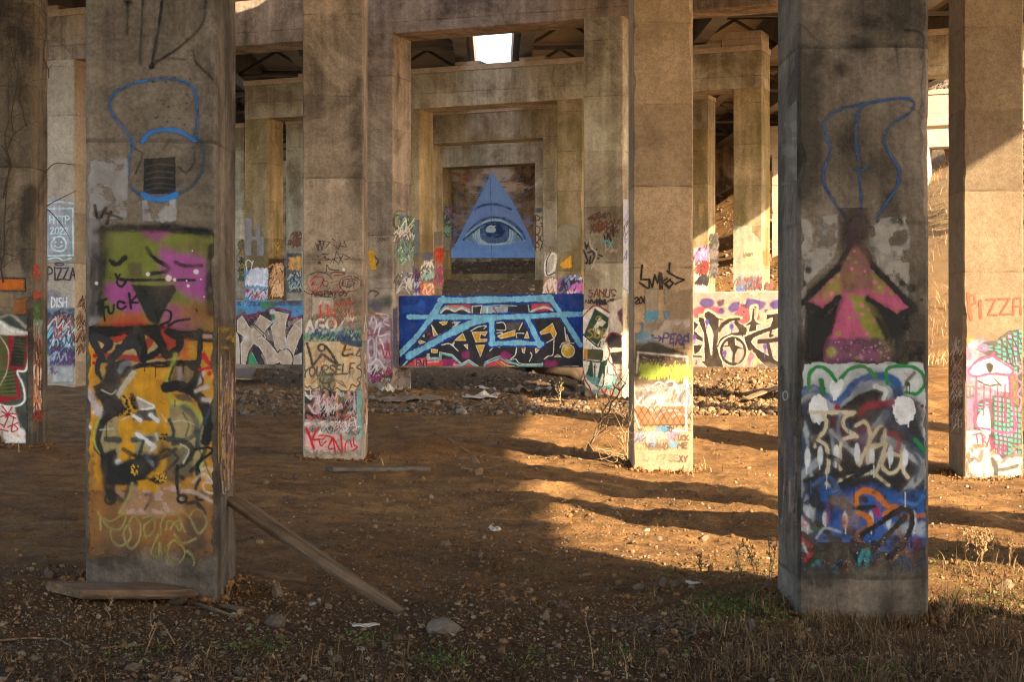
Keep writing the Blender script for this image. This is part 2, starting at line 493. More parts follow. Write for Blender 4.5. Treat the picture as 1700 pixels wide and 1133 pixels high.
def chipped_column(O, U, V, u, v, z0, z1, bevel):
    """square column, corners chamfered and chipped along their length"""
    dz = 0.05 if O[1] < 20 else (0.09 if O[1] < 30 else 0.16)
    zs = np.linspace(z0, z1, max(4, int((z1 - z0) / dz)))
    rings = []
    cs = [(u[0], v[0], 1, 1), (u[1], v[0], -1, 1), (u[1], v[1], -1, -1), (u[0], v[1], 1, -1)]
    sd = int(abs(O[0] * 131 + O[1] * 17 + u[0] * 71)) % 9973
    for k, (cu, cv, su, sv) in enumerate(cs):
        n = fbm(zs * 2.3 + k * 31.7, zs * 0 + sd, sd + k, 4)
        f = fbm(zs * 9.0 + k * 11.7, zs * 0 + sd, sd + k + 50, 2)
        ch = bevel * (0.75 + 0.5 * f) + 0.16 * np.clip(n - 0.60, 0, 1)
        order = [(0, 1), (1, 0)] if k in (0, 2) else [(1, 0), (0, 1)]
        for (a_, b_) in order:
            rings.append(np.stack([cu + su * ch * a_, cv + sv * ch * b_], -1))
    R = np.stack(rings, 1)                              # ring, corner point, (u, v)
    P = np.asarray(O)[None, None] + R[..., 0:1] * np.asarray(U) + R[..., 1:2] * np.asarray(V)
    P[..., 2] += zs[:, None]
    n = len(zs); V_ = P.reshape(-1, 3)
    F_ = [[i * 8 + k, i * 8 + (k + 1) % 8, (i + 1) * 8 + (k + 1) % 8, (i + 1) * 8 + k] for i in range(n - 1) for k in range(8)]
    F_ += [list(range(7, -1, -1)), [(n - 1) * 8 + k for k in range(8)]]
    return [tuple(p) for p in V_], F_

def pillar(name, O, U, V, u, v, ztop, mat, label, cat, group=None, bevel=0.020, kind='thing'):
    """square concrete pillar standing in the ground; origin at its base"""
    c = np.asarray(O) + np.asarray(U) * (u[0] + u[1]) / 2 + np.asarray(V) * (v[0] + v[1]) / 2
    zb = float(height(c[0], c[1], False))
    org = (c[0], c[1], zb)
    vv, ff = chipped_column(np.array([O[0], O[1], 0.0]), U, V, u, v, zb - 0.7, ztop, bevel)
    o = link_mesh(name, vv, ff, mat, origin=org)
    return tag(o, label, cat, group, kind)

CW = 0.9
GROUP_TALL = 'tall square pillars in front of the cross walls'
ROW = {}
def row_pillar(key, xc, yf, mat, label):
    zt = cap_bottom(yf) + 0.05
    o = pillar('concrete_pillar', np.array([xc, yf, 0.0]), EX, EY, (-CW / 2, CW / 2), (0, CW), zt, mat, label, 'pillar', GROUP_TALL)
    ROW[key] = (o, xc, yf)
    return o
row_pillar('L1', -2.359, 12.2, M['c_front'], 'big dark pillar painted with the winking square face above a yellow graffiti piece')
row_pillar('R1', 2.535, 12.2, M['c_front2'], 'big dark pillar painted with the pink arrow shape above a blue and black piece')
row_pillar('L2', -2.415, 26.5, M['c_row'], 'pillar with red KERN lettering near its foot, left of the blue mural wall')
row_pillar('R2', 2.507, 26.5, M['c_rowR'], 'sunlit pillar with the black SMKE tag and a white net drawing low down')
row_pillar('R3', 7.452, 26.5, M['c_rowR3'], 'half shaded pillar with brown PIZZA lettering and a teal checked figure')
row_pillar('L3', -7.33, 26.5, M['c_front'], 'dark pillar cut by the photo edge with red and black painting and hanging vines')
for xc, yf in ((7.452, 12.2), (10.75, 12.2), (12.45, 12.2), (-7.33, 12.2), (12.4, 26.5), (2.5, -2.1), (7.45, -2.1), (12.4, -2.1), (-2.4, -2.1), (-7.3, -2.1)):  # the off-grid pillar beside the first is added to cast a shadow band
    o = row_pillar('off%g_%g' % (xc, yf), xc, yf, M['c_row'], 'plain tall pillar outside the view, of the viaduct row or added to cast a shadow')
    o['group'] = 'pillars outside the view'

for yf in (-2.1, 12.2, 26.5):
    zb = cap_bottom(yf)
    v1, f1 = frame_box(np.array([0, yf, 0]), EX, EY, EZ, (-14.2, 13.3), (-0.03, CW + 0.03), (zb, zb + CAP_H + LEDGE_H + 0.1), 0.03)
    o = link_mesh('cap_beam', v1, f1, M['c_row'], origin=(0, yf, zb))
    tag(o, 'high concrete beam over the tall front pillars', 'beam', 'beams above the view', 'thing')

# ------------------------------------------------------------------ skewed bents
UB = np.array([math.cos(TH), -math.sin(TH), 0])      # along a bent, to the right and nearer
WB = np.array([math.sin(TH), math.cos(TH), 0])       # through a bent, away
DEPTH = 1.05
BENT = {}
def bent_origin(Z0):
    p = CAM + FWD * Z0
    return np.array([p[0], p[1], 0.0])

def make_bent(key, Z0, H, cols, span, mat_cols, labels, beam_label, beam_mat, peds=(), dz=0.0, cfall=0.011):
    O = bent_origin(Z0)
    zc = CAMZ + H + dz
    out = []
    for (s0, s1), mt, lb in zip(cols, mat_cols, labels):
        zt = zc + cfall * s0 + 0.03
        o = pillar('concrete_column', O, UB, WB, (s0, s1), (0, DEPTH), zt, mt, lb, 'column', 'columns carrying the skewed cross beams', 0.022)
        out.append(o)
    U = UB + np.array([0, 0, cfall])
    v1, f1 = frame_box(np.array([O[0], O[1], zc]), U, WB, EZ, span, (-0.004, DEPTH + 0.004), (0, CAP_H), 0.02)
    mid = O + UB * (span[0] + span[1]) / 2
    org = (mid[0], mid[1], zc)
    beam = link_mesh('cap_beam', v1, f1, beam_mat, origin=org)
    tag(beam, beam_label, 'beam', 'cross beams on the skewed columns', 'thing')
    v2, f2 = frame_box(np.array([O[0], O[1], zc]), U, WB, EZ, (span[0] - 0.02, span[1] + 0.02), (-0.05, DEPTH + 0.05), (CAP_H, CAP_H + LEDGE_H), 0.015)
    link_mesh('bearing_ledge', v2, f2, M['c_ledge'], beam, org)
    for (a, b, hgt) in peds:
        v3, f3 = frame_box(np.array([O[0], O[1], zc]), U, WB, EZ, (a, b), (0.02, DEPTH - 0.02), (CAP_H + LEDGE_H - 0.002, CAP_H + LEDGE_H + hgt), 0.01)
        link_mesh('bearing_pedestal', v3, f3, M['c_ledge'], beam, org)
    BENT[key] = (O, Z0, H, out, beam)
    return out

GIRX = [-14.0, -11.4, -8.8, -6.2, -3.6, -1.06, 0.95, 3.5, 6.1, 8.7, 11.3, 13.8, 15.75]
def peds_for(Z0, span, extra=()):
    O = bent_origin(Z0)
    r = []
    for xg in GIRX:
        s = (xg - O[0]) / UB[0] + 0.2
        if span[0] + 0.3 < s < span[1] - 0.3 and not any(a - 0.4 < s < b + 0.4 for a, b, _ in extra):
            r.append((s - 0.42, s + 0.42, 0.12))
    return r + list(extra)

make_bent('1', 39.7, 7.08, [(-12.41, -11.55), (-9.35, -8.45), (-3.83, -2.93), (1.689, 2.59), (7.21, 8.11)], (-16, 8.11),
          [M['c_pale'], M['c_bent'], M['c_row'], M['c_bent'], M['c_bent']],
          ['pale column with the small brown PIZZA tag and a light blue frame drawing',
           'column hidden behind the big left pillar',
           'tan column, yellow patch and pink tags, at the left end of the blue wall',
           'mossy column with green and white block letters, right end of the blue wall',
           'column hidden behind the big right pillar'],
          'nearest and highest cross beam, over the blue mural wall', M['c_row'], peds_for(39.7, (-16, 8.11)))
make_bent('2', 55.0, 7.38, [(-9.40, -8.52), (-3.99, -3.114), (1.463, 2.30), (7.0, 7.86)], (-9.40, 7.86),
          [M['c_moss'], M['c_moss'], M['c_moss'], M['c_moss']],
          ['dark mossy column with a pale painted H patch above white tags on blue',
           'mossy column just right of the mural column, with white and orange tags low down',
           'mossy column right of the eye triangle, with grey painted-over patches and a white figure tag',
           'mossy column half in sun, grey-green patch above dark scribbles, right of the SMKE pillar'],
          'second cross beam with the round water stain and the sky gap above it', M['c_bent'],
          peds_for(55.0, (-9.40, 7.86), [(6.65, 7.84, 0.42)]))
make_bent('3', 68.3, 7.76, [(-9.77, -8.9), (-4.23, -3.354), (1.257, 2.13), (6.87, 7.75)], (-9.77, 7.75),
          [M['c_bent'], M['c_bent'], M['c_bent'], M['c_moss']],
          ['tan column with yellow and blue tags beside the KERN pillar',
           'narrow strip of column with red tags, left of the eye triangle',
           'column directly right of the eye triangle, two openings deep',
           'orange-brown mossy column with pink and white tags in the sunlit right opening'],
          'third cross beam, seen inside the opening under the second', M['c_bent'], peds_for(68.3, (-9.77, 7.75)))
make_bent('4', 82.0, 8.17, [(-9.9, -9.0), (-4.34, -3.47), (1.125, 2.0), (6.65, 7.5)], (-9.9, 7.5),
          [M['c_bent'], M['c_moss'], M['c_bent'], M['c_bent']],
          ['farthest column at the left, mostly hidden', 'shaded column touching the left foot of the eye triangle, black tags on it',
           'column touching the right foot of the eye triangle, dark lettering down its face', 'farthest column at the right, mostly hidden'],
          'farthest cross beam, just above the tip of the eye triangle', M['c_bent'], ())
make_bent('3L', 68.3, 7.76, [(-12.6, -11.7)], (-20, -11.7), [M['c_bent']],
          ['sliver of brown column beside the big left pillar, red tags low down'], 'cross beam of the neighbouring bridge behind the big left pillar', M['c_bent'])
make_bent('2R', 55.0, 7.45, [(11.5, 12.4), (17.5, 18.4)], (11.3, 20), [M['c_bent'], M['c_bent']],
          ['column behind the big right pillar', 'column behind the PIZZA pillar at the right'],
          'brown cross beam in the slit right of the big arrow pillar', M['c_bent'])
make_bent('3R', 68.3, 7.42, [(14.55, 15.3)], (14.5, 24), [M['c_pale']],
          ['white sunlit column in the slit right of the big arrow pillar'], 'pale sunlit cross beam in the slit right of the big arrow pillar', M['c_pale'])
make_bent('4R', 82.0, 8.0, [(12.15, 13.0), (18.0, 18.9)], (11.8, 24), [M['c_pale'], M['c_pale']],
          ['thin pale sunlit column seen beside the big arrow pillar', 'farther pale column at the right, mostly hidden'],
          'far pale cross beam at the right', M['c_pale'])

# ------------------------------------------------------------------ cross walls between the columns of the nearest bent
O1 = bent_origin(39.7)
UW = UB + np.array([0, 0, 0.009])
def cross_wall(s, ztop, zbot, label, mat):
    a, b = s
    zm = (ztop + zbot) / 2
    v1, f1 = frame_box(np.array([O1[0], O1[1], 0]), UW, WB, EZ, s, (0.33, 0.75), (zbot, ztop), 0.02)
    mid = O1 + UB * (a + b) / 2 + WB * 0.5
    o = link_mesh('cross_wall', v1, f1, mat, origin=(mid[0], mid[1], zbot))
    return tag(o, label, 'wall', 'painted walls between the columns', 'thing')
WALL = {}
WALL['C'] = cross_wall((-2.931, 1.690), CAMZ + 1.02, CAMZ - 0.60, 'low wall painted blue with big light blue letters under the eye triangle', M['c_row'])
WALL['L'] = cross_wall((-8.449, -3.831), CAMZ + 1.02, CAMZ - 0.60, 'low wall painted with cream block letters on blue and green, between the left pillars', M['c_row'])
WALL['R'] = cross_wall((2.592, 7.209), CAMZ + 1.02, CAMZ - 0.60, 'low wall painted with black curling letters and purple clouds, in the right opening', M['c_pale'])

vr, fr = frame_box(np.array([9.0, 0, 0]), EX, EY, EZ, (0, 0.5), (-7, 5.95), (-1.0, 6.6), 0.05)  # unseen wall added to keep direct sun off the foreground
rw = link_mesh('sun_block_wall', vr, fr, M['c_row'], origin=(9.25, -20, 0))
tag(rw, 'tall added wall outside the picture, blocking sun from the foreground', 'wall', kind='thing')

# ------------------------------------------------------------------ abutment
OA = bent_origin(95.0)
va, fa = frame_box(OA, UB, WB, EZ, (-32, 26), (0, 1.5), (3.0, 12.6), 0.02)
abut = link_mesh('abutment_wall', va, fa, M['c_wall'], origin=(OA[0], OA[1], 5.0))
tag(abut, 'far brown stained end wall carrying the painted blue eye triangle', 'wall', kind='thing')
OB = bent_origin(83.3)
vb, fb = frame_box(OB, UB, WB, EZ, (-30, 14), (0, 0.35), (2.2, 4.98), 0.03)
lg = link_mesh('slope_kerb', vb, fb, M['c_moss'], origin=(OB[0], OB[1], 3.0))
tag(lg, 'dark concrete ledge across the gravel slope below the eye triangle', 'kerb', kind='thing')

# ------------------------------------------------------------------ bridge decks and girders
def deck(x0, x1, label, y0=-11.5, y1=98):  # near end stops short behind the viewer to let in fill light
    parts = []
    G = np.array([0, 1, GRADE])
    X = np.array([1, 0, 0.011])
    base = np.array([0, 0, girder_bottom(0, 0) + 1.2])
    o = link_mesh('bridge_deck', *frame_box(base, X, G, EZ, (x0, x1), (y0, y1), (0, 0.28), 0), M['asphalt'], origin=((x0 + x1) / 2, 20, base[2]))
    tag(o, label, 'bridge deck', kind='structure')
    for xe in ((x0, x0 + 0.35), (x1 - 0.35, x1)):
        link_mesh('parapet', *frame_box(base, X, G, EZ, xe, (y0, y1), (0.279, 1.1), 0), M['c_row'], o, ((x0 + x1) / 2, 20, base[2]))
    return o
# bays of slab and girders left out, unseen, to pour light onto the rear bents
deck(-14.9, -6.0, 'left roadway deck seen from below')
deck(-5.996, -0.76, 'inner left deck strip over the tall front pillars', -11.5, 38.5)
deck(-5.996, -0.76, 'inner left deck strip beside the sky gap', 48, 73)
deck(-5.996, -0.76, 'inner left deck strip at the far end', 78, 98)
deck(3.2, 16.7, 'right roadway deck seen from below')
deck(0.63, 3.196, 'inner right deck strip over the tall front pillars', -11.5, 38.5)
deck(0.63, 3.196, 'inner right deck strip beside the sky gap', 48, 73)
deck(0.63, 3.196, 'inner right deck strip at the far end', 78, 98)

G = np.array([0, 1, GRADE])
for i, xg in enumerate(GIRX):
    z0 = girder_bottom(xg, 0)
    b = np.array([xg, 0, z0])
    spans = [(-11.3, 97)]
    if i in (4, 5, 6): spans = [(48.2, 72.8), (-11.3, 38.3), (78.2, 97)]  # split at the openings left for light
    nm = ['leftmost', 'second', 'third', 'fourth', 'fifth', 'sixth', 'seventh'][i if i < 6 else i - 6]
    side = 'left' if i < 6 else 'right'
    if i == 5: lb = 'dark steel girder along the left edge of the sky gap'
    elif i == 6: lb = 'dark steel girder along the right edge of the sky gap'
    else: lb = 'dark steel girder under the %s deck, %s from the left' % (side, nm)
    first = None
    for q, sp in enumerate(spans):
        parts = [frame_box(b, EX, G, EZ, (-0.20, 0.20), sp, (0, 0.035)),
                 frame_box(b, EX, G, EZ, (-0.012, 0.012), sp, (0.035, 1.165)),
                 frame_box(b, EX, G, EZ, (-0.18, 0.18), sp, (1.165, 1.198))]
        o = link_mesh('steel_girder', *join(parts), M['steel'], origin=(xg, 40, girder_bottom(xg, 40)))
        tag(o, lb if q == 0 else lb + (', near length' if q == 1 else ', far length'), 'girder', 'steel girders under the decks', 'thing')
        first = first or o
    o = first
    if i in (5, 12):
        continue
    x2 = GIRX[i + 1]
    for yb in np.arange(30.5, 92, 6.1):
        if i in (3, 4, 6) and not 48 < yb < 73: continue
        za = girder_bottom(xg, yb); zb = girder_bottom(x2, yb)
        bars = []
        for (p, q) in (((xg + 0.02, za + 0.18), (x2 - 0.02, zb + 0.18)), ((xg + 0.02, za + 1.05), (x2 - 0.02, zb + 1.05)),
                       ((xg + 0.03, za + 0.22), ((xg + x2) / 2, za + 1.0)), ((x2 - 0.03, zb + 0.22), ((xg + x2) / 2, za + 1.0))):
            d = np.array([q[0] - p[0], 0, q[1] - p[1]]); L = np.linalg.norm(d); d /= L
            n = np.array([-d[2], 0, d[0]])
            bars.append(frame_box(np.array([p[0], yb, p[1]]), d, EY, n, (0, L), (-0.05, 0.05), (-0.05, 0.05)))
        link_mesh('cross_frame', *join(bars), M['steel'], o, (xg, 40, girder_bottom(xg, 40)))
# ------------------------------------------------------------------ spray paint: a fine sheet of paint on each face
FONT = {
 'A': [[(0, 1), (.35, 0), (.7, 1)], [(.15, .62), (.55, .62)]],
 'B': [[(0, 0), (0, 1), (.5, .95), (.6, .75), (.45, .52), (0, .5), (.4, .45), (.5, .22), (.35, .03), (0, 0)]],
 'C': [[(.6, .15), (.35, 0), (.08, .2), (0, .5), (.1, .85), (.38, 1), (.62, .85)]],
 'D': [[(0, 0), (0, 1), (.35, .95), (.6, .65), (.58, .3), (.35, .05), (0, 0)]],
 'E': [[(.55, 0), (0, 0), (0, 1), (.58, 1)], [(0, .5), (.45, .48)]],
 'F': [[(.55, 0), (0, .02), (0, 1)], [(0, .48), (.42, .45)]],
 'G': [[(.6, .15), (.3, 0), (.04, .3), (.04, .7), (.3, 1), (.6, .85), (.6, .55), (.35, .55)]],
 'H': [[(0, 0), (0, 1)], [(.6, 0), (.6, 1)], [(0, .5), (.6, .48)]],
 'I': [[(.1, 0), (.1, 1)]],
 'J': [[(.5, 0), (.5, .8), (.3, 1), (.05, .85)]],
 'K': [[(0, 0), (0, 1)], [(.6, 0), (.03, .55), (.62, 1)]],
 'L': [[(0, 0), (0, 1), (.55, .98)]],
 'M': [[(0, 1), (.05, 0), (.4, .6), (.75, 0), (.8, 1)]],
 'N': [[(0, 1), (.02, 0), (.6, 1), (.62, 0)]],
 'O': [[(.32, 0), (.05, .2), (0, .6), (.2, .97), (.45, .97), (.65, .6), (.58, .2), (.32, 0)]],
 'P': [[(0, 1), (0, 0), (.4, .03), (.58, .25), (.42, .5), (0, .54)]],
 'Q': [[(.32, 0), (.02, .3), (.1, .85), (.4, 1), (.64, .6), (.55, .15), (.32, 0)], [(.4, .7), (.7, 1.05)]],
 'R': [[(0, 1), (0, 0), (.42, .03), (.55, .25), (.4, .48), (0, .52), (.6, 1)]],
 'S': [[(.55, .12), (.3, 0), (.05, .18), (.15, .42), (.5, .58), (.58, .82), (.3, 1), (0, .88)]],
 'T': [[(0, .02), (.7, 0)], [(.35, 0), (.35, 1)]],
 'U': [[(0, 0), (.03, .75), (.25, 1), (.5, .85), (.58, 0)]],
 'V': [[(0, 0), (.32, 1), (.62, 0)]],
 'W': [[(0, 0), (.2, 1), (.42, .4), (.62, 1), (.85, 0)]],
 'X': [[(0, 0), (.6, 1)], [(.6, 0), (0, 1)]],
 'Y': [[(0, 0), (.3, .5), (.6, 0)], [(.3, .5), (.25, 1)]],
 'Z': [[(0, .02), (.6, 0), (0, 1), (.62, .98)]],
 '0': [[(.3, 0), (.03, .3), (.08, .85), (.35, 1), (.58, .6), (.5, .1), (.3, 0)]],
 '1': [[(.05, .2), (.25, 0), (.25, 1)]],
 '2': [[(.02, .2), (.25, 0), (.5, .2), (.4, .5), (0, 1), (.55, .97)]],
 '8': [[(.3, .48), (.08, .25), (.3, 0), (.5, .22), (.3, .48), (.03, .75), (.3, 1), (.57, .75), (.3, .48)]],
 '!': [[(.1, 0), (.1, .68)], [(.1, .9), (.12, .98)]],
 '.': [[(.1, .9), (.12, .97)]],
 '>': [[(0, .5), (.6, .5)], [(.35, .2), (.62, .5), (.35, .8)]],
 ' ': [],
}
FW = {'I': .2, '1': .3, '!': .2, '.': .2, 'M': .82, 'W': .87, ' ': .4, '>': .65}

def smooth_line(pts, curve=True, closed=False, sub=7):
    p = np.asarray(pts, float)
    if not curve or len(p) < 3:
        return np.vstack([p, p[:1]]) if closed else p
    if closed:
        q = np.vstack([p[-1:], p, p[:2]])
    else:
        q = np.vstack([2 * p[:1] - p[1:2], p, 2 * p[-1:] - p[-2:-1]])
    out = []
    t = np.linspace(0, 1, sub, endpoint=False)[:, None]
    for i in range(1, len(q) - 2):
        a, b, c, d = q[i - 1], q[i], q[i + 1], q[i + 2]
        out.append(0.5 * ((2 * b) + (c - a) * t + (2 * a - 5 * b + 4 * c - d) * t ** 2 + (3 * b - a - 3 * c + d) * t ** 3))
    out.append(q[-2:-1])
    return np.vstack(out)

class Canvas:
    def __init__(s, x0, y0, x1, y1, cell, boost=1.0, seed=1, wob=0.0):
        s.nx = max(3, int(round((x1 - x0) / cell)) + 1); s.ny = max(3, int(round((y1 - y0) / cell)) + 1)
        s.xs = np.linspace(x0, x1, s.nx); s.ys = np.linspace(y0, y1, s.ny)
        s.X, s.Y = np.meshgrid(s.xs, s.ys)
        s.fat = 1.0; s.rgb = np.zeros((s.ny, s.nx, 3)); s.a = np.zeros((s.ny, s.nx))
        s.boost = boost; s.o = (0, 0, 1.0); s.cell = cell
        s.r = random.Random(seed); s.seed = seed
        n1 = fbm(s.X / (cell * 5), s.Y / (cell * 5), seed, 2) - 0.5
        s.edge = n1
    def v(s, ox, oy, sc):
        s.o = (ox, oy, sc); return s
    def P(s, pts):
        return np.asarray(pts, float) / s.o[2] + np.array(s.o[:2])
    def col(s, c):
        if isinstance(c, str):
            c = [int(c[i:i + 2], 16) for i in (0, 2, 4)]
        return lin(np.clip(np.asarray(c, float) * s.boost, 0, 245))
    def over(s, sl, m, c):
        A = s.a[sl]; R = s.rgb[sl]
        na = m + A * (1 - m)
        w = np.where(na > 1e-6, m / np.maximum(na, 1e-6), 0)[..., None]
        s.rgb[sl] = R * (1 - w) + c * w
        s.a[sl] = na
    def win(s, x0, y0, x1, y1):
        i0 = np.searchsorted(s.xs, x0); i1 = np.searchsorted(s.xs, x1)
        j0 = np.searchsorted(s.ys, y0); j1 = np.searchsorted(s.ys, y1)
        return j0, j1, i0, i1
    def stroke(s, pts, w, c, soft=0.22, a=1.0, curve=True, closed=False, rough=0.35, raw=False, fade=0.0):
        p = np.asarray(pts, float) if raw else s.P(pts)
        w = w if raw else w * s.fat / s.o[2]
        p = smooth_line(p, curve, closed)
        halo = 0.20 if (soft >= 0.2 and w > 1.6 and s.cell >= 0.7) else 0.0
        r = w / 2 * (1 + soft) + s.cell * 1.2 + (w * 0.7 + 1 if halo else 0)
        j0, j1, i0, i1 = s.win(p[:, 0].min() - r, p[:, 1].min() - r, p[:, 0].max() + r, p[:, 1].max() + r)
        if j1 <= j0 or i1 <= i0: return s
        D = np.full((j1 - j0, i1 - i0), 1e9)
        for (ax, ay), (bx, by) in zip(p[:-1], p[1:]):
            k0, k1, l0, l1 = s.win(min(ax, bx) - r, min(ay, by) - r, max(ax, bx) + r, max(ay, by) + r)
            if k1 <= k0 or l1 <= l0: continue
            X = s.X[k0:k1, l0:l1]; Y = s.Y[k0:k1, l0:l1]
            dx, dy = bx - ax, by - ay
            L = dx * dx + dy * dy + 1e-9
            t = np.clip(((X - ax) * dx + (Y - ay) * dy) / L, 0, 1)
            d = np.hypot(X - ax - t * dx, Y - ay - t * dy)
            sub = D[k0 - j0:k1 - j0, l0 - i0:l1 - i0]
            np.minimum(sub, d, out=sub)
        sl = (slice(j0, j1), slice(i0, i1))
        D = D + s.edge[sl] * min(w * rough, 3.0)
        D = D * (1 + 0.55 * (fbm(s.X[sl] / (w * 2.2 + 3), s.Y[sl] / (w * 2.2 + 3), s.seed + 19, 2) - 0.5))
        e = max(w / 2 * soft, s.cell * 0.45)
        m = (1 - ss(w / 2 - e, w / 2 + e, D)) * a
        if soft > 0.3:                             # the can sputters: thin and dense stretches
            m = m * (0.62 + 0.38 * ss(0.30, 0.58, fbm(s.X[sl] / (s.cell * 26), s.Y[sl] / (s.cell * 26), s.seed + 3, 3)))
        if halo: m = np.maximum(m, (1 - ss(w * 0.35, w * 1.15 + 0.8, D)) * halo * a)
        s.over(sl, m, s.col(c))
        return s
    def fill(s, pts, c, soft=2.0, a=1.0, curve=False, raw=False, rough=1.0, spray=0.0):
        p = np.asarray(pts, float) if raw else s.P(pts)
        soft = soft if raw else max(soft / s.o[2], s.cell * 0.5)
        p = smooth_line(p, curve, True)
        r = soft + s.cell * 2
        j0, j1, i0, i1 = s.win(p[:, 0].min() - r, p[:, 1].min() - r, p[:, 0].max() + r, p[:, 1].max() + r)
        if j1 <= j0 or i1 <= i0: return s
        sl = (slice(j0, j1), slice(i0, i1))
        X = s.X[sl]; Y = s.Y[sl]
        ins = np.zeros(X.shape, bool); D = np.full(X.shape, 1e9)
        for (ax, ay), (bx, by) in zip(p[:-1], p[1:]):
            if ay != by:
                cr = ((ay > Y) != (by > Y)) & (X < (bx - ax) * (Y - ay) / (by - ay) + ax)
                ins ^= cr
            dx, dy = bx - ax, by - ay
            L = dx * dx + dy * dy + 1e-9
            t = np.clip(((X - ax) * dx + (Y - ay) * dy) / L, 0, 1)
            np.minimum(D, np.hypot(X - ax - t * dx, Y - ay - t * dy), out=D)
        sd = np.where(ins, -D, D) + s.edge[sl] * (rough + soft * 0.5)
        m = (1 - ss(-soft, soft, sd)) * a
        s.over(sl, m, s.col(c))
        return s
    def disc(s, x, y, r, c, soft=0.3, a=1.0, ry=None):
        ry = ry or r
        (x, y), = s.P([(x, y)]); r = r / s.o[2]; ry = ry / s.o[2]
        j0, j1, i0, i1 = s.win(x - r * 1.6, y - ry * 1.6, x + r * 1.6, y + ry * 1.6)
        if j1 <= j0 or i1 <= i0: return s
        sl = (slice(j0, j1), slice(i0, i1))
        D = np.hypot((s.X[sl] - x) / r, (s.Y[sl] - y) / ry) + s.edge[sl] * 0.25
        sf = max(soft, s.cell * 0.5 / r)
        s.over(sl, (1 - ss(1 - sf, 1 + sf * 0.6, D)) * a, s.col(c))
        return s
    def ring(s, x, y, r, w, c, ry=None, **k):
        ry = ry or r
        t = np.linspace(0, 2 * math.pi, 15)[:-1]
        return s.stroke([(x + r * math.cos(q), y + ry * math.sin(q)) for q in t], w, c, closed=True, **k)
    def specks(s, n, box, c, r=(1, 3), a=0.9):
        for _ in range(n):
            q = s.r.uniform(*r)
            s.disc(s.r.uniform(box[0], box[2]), s.r.uniform(box[1], box[3]), q, c, 0.4, a)
        return s
    def blotch(s, box, c, scale, thr=(0.5, 0.6), a=1.0, seed=0, wide=1.0):
        """cloudy coverage of a box"""
        (x0, y0), (x1, y1) = s.P([box[:2], box[2:]])
        j0, j1, i0, i1 = s.win(x0, y0, x1, y1)
        if j1 <= j0 or i1 <= i0: return s
        sl = (slice(j0, j1), slice(i0, i1))
        sc = scale / s.o[2]
        n = fbm(s.X[sl] / sc / wide, s.Y[sl] / sc, s.seed * 7 + seed, 4)
        ed = np.minimum(np.minimum(s.X[sl] - x0, x1 - s.X[sl]) / (sc * 0.4 + 1e-6), np.minimum(s.Y[sl] - y0, y1 - s.Y[sl]) / (sc * 0.4 + 1e-6))
        m = ss(thr[0], thr[1], n) * np.clip(ed, 0, 1) * a
        s.over(sl, m, s.col(c)); return s
    def drip(s, x, y, L, w, c, a=1.0):
        s.stroke([(x, y), (x + s.r.uniform(-1, 1), y + L)], w, c, 0.3, a, False)
        return s.disc(x, y + L, w * 0.65, c, 0.3, a)
    def text(s, t, x, y, h, w, c, wide=1.0, slant=0.0, jit=0.05, rise=0.0, gap=0.18, soft=0.25, a=1.0, curve=True):
        cx = x
        for ch in t.upper():
            for ln in FONT.get(ch, []):
                pts = []
                for (u, q) in ln:
                    pts.append((cx + (u + s.r.uniform(-jit, jit)) * h * wide + slant * (1 - q) * h,
                                y + (q + s.r.uniform(-jit, jit)) * h + rise * (cx - x)))
                s.stroke(pts, w, c, soft, a, curve and ch not in 'AEFHIKLMNTVWXYZ')
            cx += (FW.get(ch, .62) + gap) * h * wide
        return s
    def scrawl(s, box, n, cols, w, size, a=0.9, slant=0.2):
        """layers of quick illegible tags: loops and zigzags running left to right"""
        x0, y0, x1, y1 = box
        for k in range(n):
            h = s.r.uniform(*size)
            x = s.r.uniform(x0, max(x0 + 1, x1 - h)); y = s.r.uniform(y0, max(y0 + 1, y1 - h))
            c = s.r.choice(cols)
            m = s.r.randint(4, 9)
            L = s.r.uniform(1.0, 2.6) * h
            pts = []
            for i in range(m):
                u = x + L * i / m + s.r.uniform(-.2, .25) * h
                q = y + (h * s.r.uniform(0, .3) if i % 2 else h * s.r.uniform(.7, 1.0))
                if x0 - 2 <= u <= x1 + 2: pts.append((u + slant * (y + h - q), q))
            if len(pts) > 2:
                s.stroke(pts, s.r.uniform(*w) if hasattr(w, '__len__') else w, c, 0.25, a, s.r.random() < 0.65)
        return s
    def erode(s, box, scale, thr, seed=3):
        """rub the paint away in patches"""
        (x0, y0), (x1, y1) = s.P([box[:2], box[2:]])
        j0, j1, i0, i1 = s.win(x0, y0, x1, y1)
        sl = (slice(j0, j1), slice(i0, i1))
        sc = scale / s.o[2]
        n = fbm(s.X[sl] / sc, s.Y[sl] / sc, s.seed * 5 + seed, 4)
        s.a[sl] *= 1 - ss(thr[0], thr[1], n)
        return s
    def fade_down(s, ya, yb):
        ya = ya / s.o[2] + s.o[1]; yb = yb / s.o[2] + s.o[1]
        s.a *= 1 - ss(ya, yb, s.Y + 26 * s.edge * min(1, s.cell))
        return s
